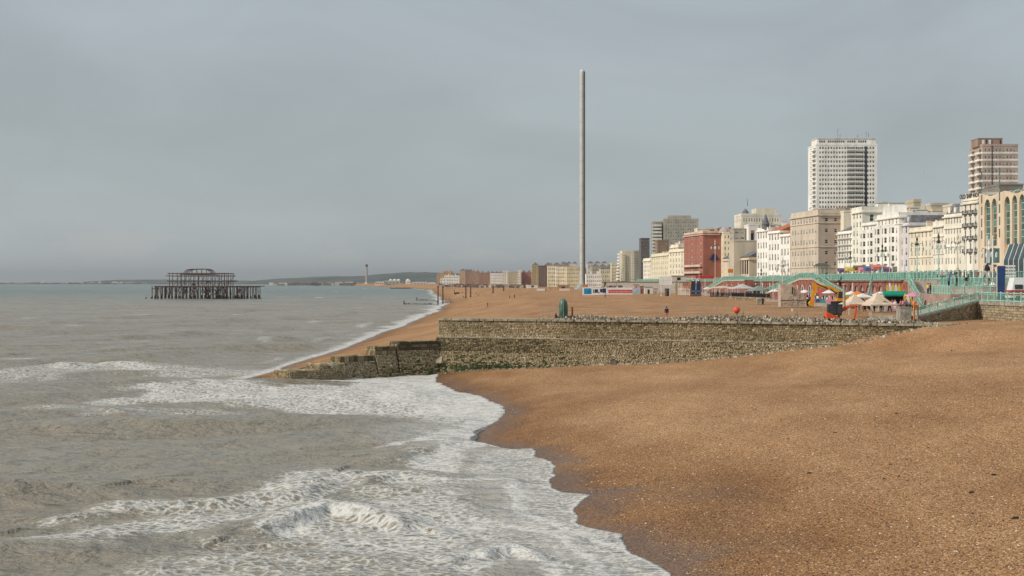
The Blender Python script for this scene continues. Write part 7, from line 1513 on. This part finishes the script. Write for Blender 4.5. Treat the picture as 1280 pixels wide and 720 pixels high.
# viaduct-like dark canopy left of the arcade
pg = empty('promenade_colonnade', P_(815, 880, 8.5), 0, 'long grey open colonnade under the promenade left of the boats', 'colonnade')
for k in range(14):
    px = 776+k*5.6; D = 1150-k*36; b = MB(); b.tube((P_(px,D,0).x-pg.location.x, D-880, 0), (P_(px,D,0).x-pg.location.x, D-880, 4.6), .3, .3, 5); b.build('column', M_teal2, pg)
# painted hoarding
D = 600; z0 = 7.6; hd = empty('painted_hoarding', P_(759.5, D, z0), 0, 'long white hoarding with blue swoosh, dark letters and a red printed band', 'hoarding'); zt_ = Z_(359.5, D)-z0
for i, (a, b_, m_) in enumerate(((728,740,M_white),(740,759.5,M_white),(759.5,775,M_white),(775,791,M_white),(791,800,mat('pale_blue_panel', (.42,.50,.56), .7)))):
    b = MB(); x0, x1 = (a-759.5)/F*D, (b_-759.5)/F*D; b.box(x0,-.05,0,x1-.04,.05,zt_+(.2 if i == 0 else 0)); b.build('panel', m_, hd)
b = MB(); b.box((730-759.5)/F*D,-.09,.5,(738.5-759.5)/F*D,-.052,zt_-.3); b.lathe((738.5-759.5)/F*D,-.0,[(.3,.6),(.4,1.2),(.3,zt_-.5)],8,sy=.28); b.build('print', mat('cyan_print', (.01,.25,.50), .5), hd)
b = MB(); 
for x0, x1, za, zb_ in ((741.5,742.6,.9,2.4),(743.3,747.5,1.0,2.5),(748,749.2,.8,1.4),(750,753,1.2,2.7),(753.2,757.5,1.0,2.9)): b.box((x0-759.5)/F*D,-.09,za,(x1-759.5)/F*D,-.052,zb_)
b.build('print', mat('navy_print', (.03,.04,.12), .6), hd)
b = MB(); b.box((760.5-759.5)/F*D,-.09,.9,(790.5-759.5)/F*D,-.052,2.3); b.build('print', mat('crimson_print', (.55,.06,.09), .6), hd)
b = MB(); 
for k in range(14): x0 = (762+k*2-759.5)/F*D; b.box(x0,-.12,1.1+.2*(k % 3 == 0),x0+.4,-.095,1.9-.15*(k % 2)); 
b.build('print', mat('peach_print', (.75,.40,.28), .6), hd)
b = MB(); b.box((728-759.5)/F*D,-.1,zt_+.2,(734-759.5)/F*D,1.5,zt_+1.0); b.build('cabin_top', CL['orange'], hd)

# clutter of the distant promenade: shelters, hedges, railings and cars too small to tell apart
mb = MB(); random.seed(77)
for k in range(520):
    px = random.uniform(548, 775); D = float(np.interp(-px, [-a for a, d in UW], [d for a, d in UW])) if px > 660 else np.interp(px, [548, 660], [2500, 2500])*1.0
    if px <= 660: D = np.interp(px, [548, 600, 660], [2150, 1700, 1300])
    D *= random.uniform(.93, 1.0); x = X_(px, D); w_ = random.uniform(1, 7); hh = random.uniform(.8, 3.2); z = 8.0; mb.box(x, D, z-1, x+w_, D+2, z+hh, 0, random.random()**1.5)
tag(mb.build('promenade_clutter', M_town, None, tint=True), 'row of distant shelters, hedges and cars along the far promenade', kind='stuff')
# shop fronts, awnings and stock crowding the arches
for i in range(30):
    y_ = 268+i*7.2; c = random.choice(['white','orange','brown','black','red','blue','yellow','grey','white','brown']); b = MB(); x_ = uwx(y_)-.4; w_ = random.uniform(2, 4.5)
    b.hexa([(x_-1.6,y_,10.4),(x_,y_,10.7),(x_,y_+w_,10.7),(x_-1.6,y_+w_,10.4),(x_-1.6,y_,10.6),(x_,y_,11.1),(x_,y_+w_,11.1),(x_-1.6,y_+w_,10.6)])
    r = empty('shop_awning', (x_, y_, 8.55), 0, '%s awning over a brick arch %s' % (c, (['right by the stone stair','just left of the stone stair','behind the pointed boards','behind the larger marquee','behind the left marquee','behind the grey timber post','above the yellow excavator cab','right of the ramp foot'][i] if i < 8 else 'hidden mostly behind the brick ramp' if i < 16 else 'behind the cafe canopies')), 'awning', 'awnings along the arches'); o = b.build('canopy', CL[c], r); o.matrix_parent_inverse = Matrix.Translation((-x_, -y_, -8.55))
    b = MB(); b.box(-1.3, .3, 0, -.7, w_-.3, .9); b.build('display', CL[random.choice(list(CL))], r)
# ------------------------------------------------------------------ excavators and site
M_yel = mat('excavator_yellow', (.75,.33,.02), .5, .12, 1.5); M_or = mat('excavator_red', (.72,.09,.02), .45, .10, 1.5)
def bar(mb, pts, hs, w):   # flat-sided boom through points in XZ with half heights hs
    for (p, h0), (q, h1) in zip(zip(pts[:-1], hs[:-1]), zip(pts[1:], hs[1:])):
        p = Vector(p); q = Vector(q); d = (q-p).normalized(); n = Vector((-d.y, d.x)); a, b, c, e = p-n*h0, q-n*h1, q+n*h1, p+n*h0
        mb.hexa([(a.x,-w,a.y),(b.x,-w,b.y),(b.x,w,b.y),(a.x,w,a.y),(e.x,-w,e.y),(c.x,-w,c.y),(c.x,w,c.y),(e.x,w,e.y)])
D = 285; k_ = D/F; ex = empty('yellow_excavator', P_(1052, D, 8.3), 0, 'yellow tracked excavator with its long boom bent down to the left', 'excavator')
def e2(px, py): return ((px-1052)*k_, Z_(py, D)-8.3)
b = MB(); bar(b, [e2(1050.5,371), e2(1046,364.5), e2(1038,360), e2(1021,356.5)], [.45,.42,.36,.25], .28); b.build('boom', M_yel, ex)
b = MB(); bar(b, [e2(1018.5,353.5), e2(1019,361), e2(1016,371), e2(1014.5,378)], [.42,.45,.28,.2], .22); b.build('stick', M_yel, ex)
b = MB(); b.tube((e2(1034,358)[0],-.3,e2(1034,358)[1]-.4), (e2(1020,354.5)[0],-.3,e2(1020,354.5)[1]), .12,.09,6); b.tube((e2(1046,368)[0],-.3,e2(1046,368)[1]), (e2(1038,361.5)[0],-.3,e2(1038,361.5)[1]), .14,.10,6); b.build('hydraulic_ram', M_dark, ex)
b = MB(); q = [e2(1013,376), e2(1018,377), e2(1017,383), e2(1012,382), e2(1010.5,379)]; n_ = len(q); i0 = len(b.v)
for y_ in (-.5, .5):
    for p in q: b.v.append((p[0], y_, p[1]))
for k in range(n_): k2 = (k+1) % n_; b.f.append((i0+k, i0+k2, i0+n_+k2, i0+n_+k)); b.m.append(0); b.t.append(.5)
b.f.append(tuple(range(i0, i0+n_))); b.f.append(tuple(reversed(range(i0+n_, i0+2*n_)))); b.m += [0,0]; b.t += [.5,.5]; b.build('bucket', M_yel, ex)
b = MB(); b.hexa([(-1.2,-1.1,1.0),(2.4,-1.1,1.0),(2.4,1.1,1.0),(-1.2,1.1,1.0),(-1.1,-1.1,1.9),(2.3,-1.1,2.0),(2.3,1.1,2.0),(-1.1,1.1,1.9)]); b.build('body', M_yel, ex); b = MB(); b.hexa([(-1.15,-1.15,1.45),(.35,-1.15,1.45),(.35,.1,1.45),(-1.15,.1,1.45),(-.95,-1.1,3.0),(.3,-1.1,3.0),(.3,.1,3.0),(-.95,.1,3.0)]); cbn = b.build('cab', M_yel, ex)
b = MB(); b.hexa([(-1.0,-1.18,1.6),(.22,-1.18,1.6),(.22,-1.12,1.6),(-1.0,-1.12,1.6),(-.86,-1.14,2.85),(.18,-1.14,2.85),(.18,-1.08,2.85),(-.86,-1.08,2.85)]); b.hexa([(-1.2,-1.0,1.6),(-1.1,-1.0,1.6),(-1.1,0,1.6),(-1.2,0,1.6),(-1.02,-1.0,2.85),(-.9,-1.0,2.85),(-.9,0,2.85),(-1.02,0,2.85)]); b.build('window', M_win, cbn)
for s in (-1, 1): b = MB(); bar(b, [(-1.9,.45),(1.9,.45)], [.45,.45], .28); o = b.build('track', M_dark, ex); o.location = (0, s*.95, 0)
D = 187.5; k_ = D/F; xg, yg = on_groyne(1052, 3.4); D = yg; k_ = D/F; er = empty('small_red_excavator', (X_(1044, D), D, ZT), 0, 'small orange red excavator with square black cab standing on the groyne', 'excavator')
def e3(px, py): return ((px-1044)*k_, Z_(py, D)-ZT)
b = MB(); bar(b, [e3(1048,397), e3(1051,390), e3(1056,384.5), e3(1063,383.3)], [.14,.17,.16,.12], .12); b.build('boom', M_or, er)
b = MB(); bar(b, [e3(1062,382.8), e3(1071,382.2), e3(1070.5,388), e3(1067.5,399)], [.11,.13,.12,.09], .10); b.build('stick', M_or, er)
b = MB(); b.tube((e3(1053,389)[0],-.1,e3(1053,389)[1]), (e3(1061,384.6)[0],-.1,e3(1061,384.6)[1]), .06,.05,6); b.tube((e3(1064,382)[0],.1,e3(1064,382)[1]), (e3(1072,386)[0],.1,e3(1072,386)[1]), .05,.05,6); b.build('hydraulic_ram', M_dark, er)
b = MB(); b.hexa([(2.35,-.3,.0),(2.8,-.3,-.1),(2.8,.3,-.1),(2.35,.3,.0),(2.3,-.3,.4),(2.75,-.3,.35),(2.75,.3,.35),(2.3,.3,.4)]); b.build('bucket', M_dark, er)
b = MB(); b.hexa([(-1.25,-.6,.45),(.2,-.6,.42),(.2,.6,.42),(-1.25,.6,.45),(-1.2,-.6,1.35),(.1,-.6,.75),(.1,.6,.75),(-1.2,.6,1.35)]); b.build('body', M_or, er)
b = MB(); z0, z1 = e3(0,394)[1], e3(0,380.2)[1]; b.hexa([(-.98,-.55,z0),(.72,-.55,z0),(.72,.55,z0),(-.98,.55,z0),(-.95,-.5,z1),(.85,-.5,z1),(.85,.5,z1),(-.95,.5,z1)]); cbn = b.build('cab', mat('cab_black', (.035,.04,.045), .5), er)
b = MB(); b.box(-.8,-.575,z0+.2,.0,-.552,z1-.2); b.box(.1,-.575,z0+.2,.68,-.552,z1-.2); b.build('window', M_win, cbn)
for s in (-1, 1): b = MB(); bar(b, [(-.85,.22),(1.0,.22)], [.22,.22], .16); o = b.build('track', M_dark, er); o.location = (.1, s*.5, 0)
b = MB(); b.box(1.05,-.6,.05,1.15,.6,.4); b.build('blade', M_or, er)
# shrouded block
D = 290; sb_ = empty('shrouded_block', P_(991, D, 8.0), 0, 'big lumpy beige sheeted block with sloping right shoulder and a dark slit', 'sheeted stack')
k_ = D/F; q = [((a-991)*k_, Z_(y_, D)-8.0) for a, y_ in ((976,384),(1008.5,384),(1008,377),(1006.5,370),(1000,364),(993,357),(988,354.5),(977,355),(976,370))]
NX_, NY_ = 26, 20
def ins_top(x): 
    return float(np.interp(x, [q[0][0]-.01, q[0][0], q[7][0], q[6][0], q[5][0], q[4][0], q[3][0], q[2][0], q[1][0]], [q[8][1], q[7][1], q[7][1], q[6][1], q[5][1], q[4][1], q[3][1], q[2][1], 0]))
b = MB(); x0, x1 = q[0][0], q[1][0]
V_ = []
for j in range(NY_+1):
    for i in range(NX_+1):
        x = x0+(x1-x0)*i/NX_; zt = ins_top(x); z = zt*j/NY_; y_ = -.10*math.sin(z*1.6+x)+.04*math.sin(x*3.1+z*1.1)+random.uniform(-.025,.025)-.15*math.sin(math.pi*j/NY_)
        if abs(z-1.25) < .12: y_ += .18
        V_.append((x, y_, z))
for j in range(NY_):
    for i in range(NX_): a = j*(NX_+1)+i; b.quad(V_[a], V_[a+1], V_[a+NX_+2], V_[a+NX_+1])
for i in range(NX_): a = NY_*(NX_+1)+i; p, r_ = V_[a], V_[a+1]; b.quad(p, r_, (r_[0], 3, r_[2]), (p[0], 3, p[2]))
b.quad((x0,3,0),(x0,0,0),(x0,0,q[7][1]),(x0,3,q[7][1])); b.quad((x1,0,0),(x1,3,0),(x0,3,0),(x0,0,0)); b.build('sheeting', mat('beige_sheet', (.50,.40,.31), .9, .12, .7, .3), sb_)
b = MB(); b.hexa([(-.28,-.35,2.6),(.0,-.35,2.7),(.0,-.2,2.7),(-.28,-.2,2.6),(-.2,-.35,4.1),(-.05,-.35,4.1),(-.05,-.2,4.1),(-.2,-.2,4.1)]); b.build('slit', M_black, sb_)
b = MB(); b.tube((.9,-.3,0),(.75,-.3,3.2),.035,.035,4); b.tube((x0,-.3,1.3),(x1*.9,-.3,1.15),.03,.03,4); b.build('strap', M_iron, sb_)
mb = MB()
for k in range(60): x = random.uniform(.2, 1); mb.box(X_(1009,292)+x*1.6-.5, 291+random.random(), 8, X_(1009,292)+x*1.6-.3, 291.4+random.random(), 8+random.uniform(.2,1.4))
tag(mb.build('dark_netting', mat('green_black_net', (.04,.07,.05), .9)), 'tangle of dark green netting at the foot of the shrouded block', 'netting')
# ------------------------------------------------------------------ things on the groyne
x, y = on_groyne(697, 2.0); k_ = y/F
bz = empty('bronze_sculpture', (x, y, ZT-.1), 0, 'tall green bronze bullet shaped sculpture with a split down its front', 'sculpture')
M_bz = mat('green_bronze', (.075,.13,.095), .5, .5, 1.3, .5, .35, .5, col2=(.02,.035,.028)); M_bz2 = mat('pale_verdigris', (.22,.34,.26), .6, .3, 2, .3, .2)
for s in (-1, 1):      # two halves with a gap
    b = MB(); prof = [(.60,.25),(.64,.9),(.65,1.6),(.62,2.1),(.52,2.5),(.36,2.78),(.15,2.92),(.02,2.96)]; K = 12; i0 = len(b.v)
    for r0, z_ in prof:
        for k in range(K+1): an_ = math.pi*(k/K)-math.pi/2; b.v.append((s*(.015+r0*math.cos(an_)*.96), r0*math.sin(an_), z_))
    for j in range(len(prof)-1):
        for k in range(K): a = i0+j*(K+1)+k; f = (a, a+1, a+K+2, a+K+1); b.f.append(f if s > 0 else f[::-1]); b.m.append(0); b.t.append(.5)
    b.build('half_shell', M_bz, bz, smooth=True)
b = MB(); b.tube((0,-.66,.3),(0,-.66,2.1),.035,.03,6); b.tube((0,-.66,2.1),(0,-.30,2.85),.03,.03,6); b.build('seam_ridge', M_bz2, bz); b = MB(); b.box(-.62,-.2,0,.62,.45,.5); b.box(.05,-.62,0,.55,-.2,.32); b.build('core', M_bz, bz)
pl_ = MB(); a = on_groyne(689, .9); c = on_groyne(716, .9); d_ = Vector((c[0]-a[0], c[1]-a[1], 0)); pl_.prism([a, c, (c[0]+back.x*2.4, c[1]+back.y*2.4), (a[0]+back.x*2.4, a[1]+back.y*2.4)], ZT-.05, ZT+.12); tag(pl_.build('sculpture_plinth', M_conc), 'low concrete slab under the green bronze sculpture', 'plinth')
x, y = on_groyne(706.3, 2.6); mb = MB(); mb.box(-.12,-.12,0,.12,.12,1.6); mb.box(-.15,-.15,1.6,.15,.15,1.68); o = mb.build('rusty_post', mat('rust_post', (.28,.13,.07), .9)); o.location = (x, y, ZT); tag(o, 'short rusty post right of the bronze sculpture', 'post')
def grail(pxs_, off, h, lab, wires=(1,)):
    pts = [Vector((*on_groyne(p, off), ZT)) for p in pxs_]; r = empty('thin_rail', pts[0], 0, lab, 'railing', 'thin grey rails on the groyne'); m = MB()
    for f in wires:
        for a, b in zip(pts[:-1], pts[1:]): m.tube(a-pts[0]+Vector((0,0,h*f)), b-pts[0]+Vector((0,0,h*f)), .018, .018, 4)
    m.build('rail', mat('galvanised', (.36,.35,.32), .6), r)
    for p in pts: m = MB(); m.tube((0,0,0),(0,0,h),.045,.04,5); m.build('post', bpy.data.materials['galvanised'], r).location = p-pts[0]
grail([666, 673, 690, 704], 3.2, 1.5, 'thin grey guard rail left of the bronze sculpture', (1,.5)); grail([812, 847, 883, 918, 955, 990, 1020], 4.2, 2.0, 'line of thin tall posts and wire along the rubble heaps', (1,.5)); grail([724, 768, 790], 4.2, 1.3, 'faint thin rail between the sculpture and the rubble', (1,))
x, y = on_groyne(911.3, 3.6); r = empty('red_ball_buoy', (x, y, ZT), 0, 'bright red ball on a low grey stand above the rubble heap', 'buoy'); b = MB(); b.lathe(0,0,[(.02,.95),(.25,1.0),(.40,1.2),(.45,1.42),(.40,1.64),(.25,1.83),(.02,1.88)],14); b.build('ball', mat('red_buoy', (.75,.10,.05), .5, .1), r, True); b = MB(); b.box(-.7,-.3,0,.7,.3,.55); b.box(-.1,-.1,.55,.1,.1,.97); b.build('stand', M_conc, r)
x, y = on_groyne(985.5, 4.5); r = empty('warning_trestle', (x, y, ZT), 0, 'small yellow and black trestle stand in front of the shrouded block', 'trestle')
for s in (-1, 1): b = MB(); b.tube((s*.32,0,.3),(0,0,1.15),.04,.04,5); b.tube((s*.32,0,.0),(s*.32,0,.35),.04,.04,5); b.build('leg', CL['brown'], r)
b = MB(); b.box(-.2,-.03,.6,.2,.03,.7); b.build('crossbar', CL['yellow'], r)
x, y = on_groyne(979.5, 4.5); r = empty('white_marker', (x, y, ZT), 0, 'tiny white marker board on a stick left of the trestle', 'marker'); b = MB(); b.box(-.12,-.03,1.3,.12,.03,1.65); b.build('board', M_white, r); b = MB(); b.tube((0,0,0),(0,0,1.3),.02,.02,4); b.build('stick', M_pole, r)
x, y, z = on_beach(950, 381); r = empty('litter_bin', (x, y, z), 0, 'square pale litter bin with black side on the beach', 'bin'); b = MB(); b.box(-.75,-.5,0,.35,.5,1.3); b.build('body', M_conc, r); b = MB(); b.box(.36,-.5,0,.8,.5,1.45); b.build('lid_side', M_black, r); b = MB(); b.box(-.8,-.55,1.3,.34,.55,1.42); b.build('lid', M_pole, r)
# end of the groyne: pillar and orange barrier
xg, yg = 50.6, 176.5; mb = MB(); mb.box(-1.0,-.6,-1,.35,1.4,1.9); mb.box(-1.05,-.65,1.9,.4,1.45,2.0); o = mb.build('end_pillar', M_conc); o.location = (X_(1134, 180), 180, ZT); tag(o, 'squat grey concrete pillar at the landward end of the groyne', 'pillar')
r = empty('orange_barrier', (X_(1145, 178), 178, 8.3), R(25), 'orange and white plastic barrier panel beside the groyne end', 'barrier')
for k, (x_, w_) in enumerate(((-.4,.18),(.25,.16))): b = MB(); b.box(x_,-.06,0,x_+w_,.06,1.9); b.build('upright', CL['orange'] if not k else CL['salmon'], r)
b = MB(); b.box(-.22,-.05,1.4,.25,.05,1.85); b.build('top_board', CL['orange'], r); b = MB(); b.box(-.22,-.05,.1,.25,.05,.5); b.build('low_board', M_white, r)
# stray stones and weed on the near shingle
random.seed(12)
for i, (px, py) in enumerate(((1108,508),(1121,517),(1088,529),(1139,533),(1113,581),(1124,595),(1135,601),(1105,599),(987,603),(1012,592),(1216,642),(1270,648),(986,549),(1215,616),(1094,534),(1243,594),(1044,541),(1190,424),(1238,688),(1160,560))):
    D = 90.0
    for _ in range(30): D = .5*D+.5*(H-tz(X_(px, D), D))*F/(py-HZ)
    x = X_(px, D); z = tz(x, D); r0 = random.uniform(.05, .13); b = MB(); pts = []
    for dz, rr in ((-.4, 1.0), (.5, .6)):
        for q in range(4): pts.append((math.cos(q*1.57+i)*r0*rr*random.uniform(.9,2.2), math.sin(q*1.57+i)*r0*rr, dz*r0))
    b.hexa(pts); o = b.build('beach_stone', M_tyre if i % 4 else M_rub); o.location = (x, D, z+.01); tag(o, 'small dark stray stone or weed clump on the open shingle' if i % 4 else 'small pale stray stone on the open shingle', 'stone', 'dark stray stones on the near shingle' if i % 4 else 'pale stray stones on the near shingle')
# loose pebbles giving relief to the nearest shingle
rg = np.random.default_rng(8); NP_ = 24000
D = 56+rg.random(NP_)**1.5*85; s = rg.random(NP_); X = xs_near(D)+1.2+s*(D*.37-xs_near(D)+3); Zp = terrain(X, D); r = .012+rg.random(NP_)**3*.05
an_ = rg.random(NP_)*6.28; cs, sn_ = np.cos(an_), np.sin(an_); e1 = r*(1+rg.random(NP_)*.8); base_ = np.array([(1,0,0),(0,1,0),(-1,0,0),(0,-1,0),(0,0,.65)])
V = np.zeros((NP_,5,3)); 
for k in range(5): bx_, by_, bz_ = base_[k]; V[:,k,0] = X+(bx_*e1*cs-by_*r*sn_); V[:,k,1] = D+(bx_*e1*sn_+by_*r*cs); V[:,k,2] = Zp+bz_*r*1.2+.004
idx = (np.arange(NP_)*5)[:,None,None]+np.array([(0,1,4),(1,2,4),(2,3,4),(3,0,4)])[None]; me = bpy.data.meshes.new('pebbles'); me.vertices.add(NP_*5); me.vertices.foreach_set('co', V.ravel()); q = idx.reshape(-1,3)
me.loops.add(q.size); me.loops.foreach_set('vertex_index', q.ravel().astype(np.int32)); me.polygons.add(len(q)); me.polygons.foreach_set('loop_start', np.arange(0,q.size,3,dtype=np.int32)); a = me.attributes.new('tint','FLOAT','FACE'); a.data.foreach_set('value', np.repeat(rg.random(NP_),4).astype(np.float32)); me.materials.append(tintmat('pebble', [(0,(.05,.03,.02)),(.3,(.22,.12,.06)),(.6,(.42,.25,.12)),(.85,(.55,.38,.22)),(1,(.80,.68,.52))], .7, 5, .2)); me.update(calc_edges=True)
o = bpy.data.objects.new('loose_pebbles', me); C.objects.link(o); tag(o, 'loose pebbles scattered over the near shingle', kind='stuff')
# gulls
for i, (px, py, D, lab) in enumerate(((1154, 215, 420, 'white gull high between the two tower blocks'), (660, 281, 500, 'small gull left of the observation tower'), (182, 127, 600, 'distant gull high over the sea'))):
    r = empty('gull', P_(px, D, Z_(py, D)), i*1.1, lab, 'gull'); b = MB(); b.lathe(0,0,[(.01,-.02),(.08,.0),(.02,.1)],6); b.tube((-.25,0,0),(.2,0,.02),.08,.05,6); b.tube((.2,0,.02),(.32,0,.04),.05,.01,6); b.build('body', M_white, r)
    for s in (-1, 1): b = MB(); b.hexa([(-.12,s*.05,0),(.12,s*.05,0),(.1,s*.5,.18),(-.08,s*.5,.18),(-.12,s*.05,.03),(.12,s*.05,.03),(.1,s*.5,.21),(-.08,s*.5,.21)] if s > 0 else [(-.12,s*.05,0),(-.08,s*.5,.18),(.1,s*.5,.18),(.12,s*.05,0),(-.12,s*.05,.03),(-.08,s*.5,.21),(.1,s*.5,.21),(.12,s*.05,.03)]); b.build('wing', M_white, r)
HAZE = 3.5e-5
# ------------------------------------------------------------------ haze: the air itself
mb = MB(); mb.box(-70000, -300, -4.2, 50000, 62000, 420)
hz = mb.build('haze', []); hz.data.materials.clear()
hm = bpy.data.materials.new('haze_air'); hm.use_nodes = True; ht = hm.node_tree; ht.nodes.clear()
ho = ht.nodes.new('ShaderNodeOutputMaterial'); hv = ht.nodes.new('ShaderNodeVolumePrincipled')
hv.inputs['Color'].default_value = (0.93, 0.95, 0.95, 1); hv.inputs['Density'].default_value = HAZE; hv.inputs['Anisotropy'].default_value = 0.55
ht.links.new(hv.outputs[0], ho.inputs['Volume']); hz.data.materials.append(hm); tag(hz, 'thin sea haze that greys the far coast and hills', kind='stuff')
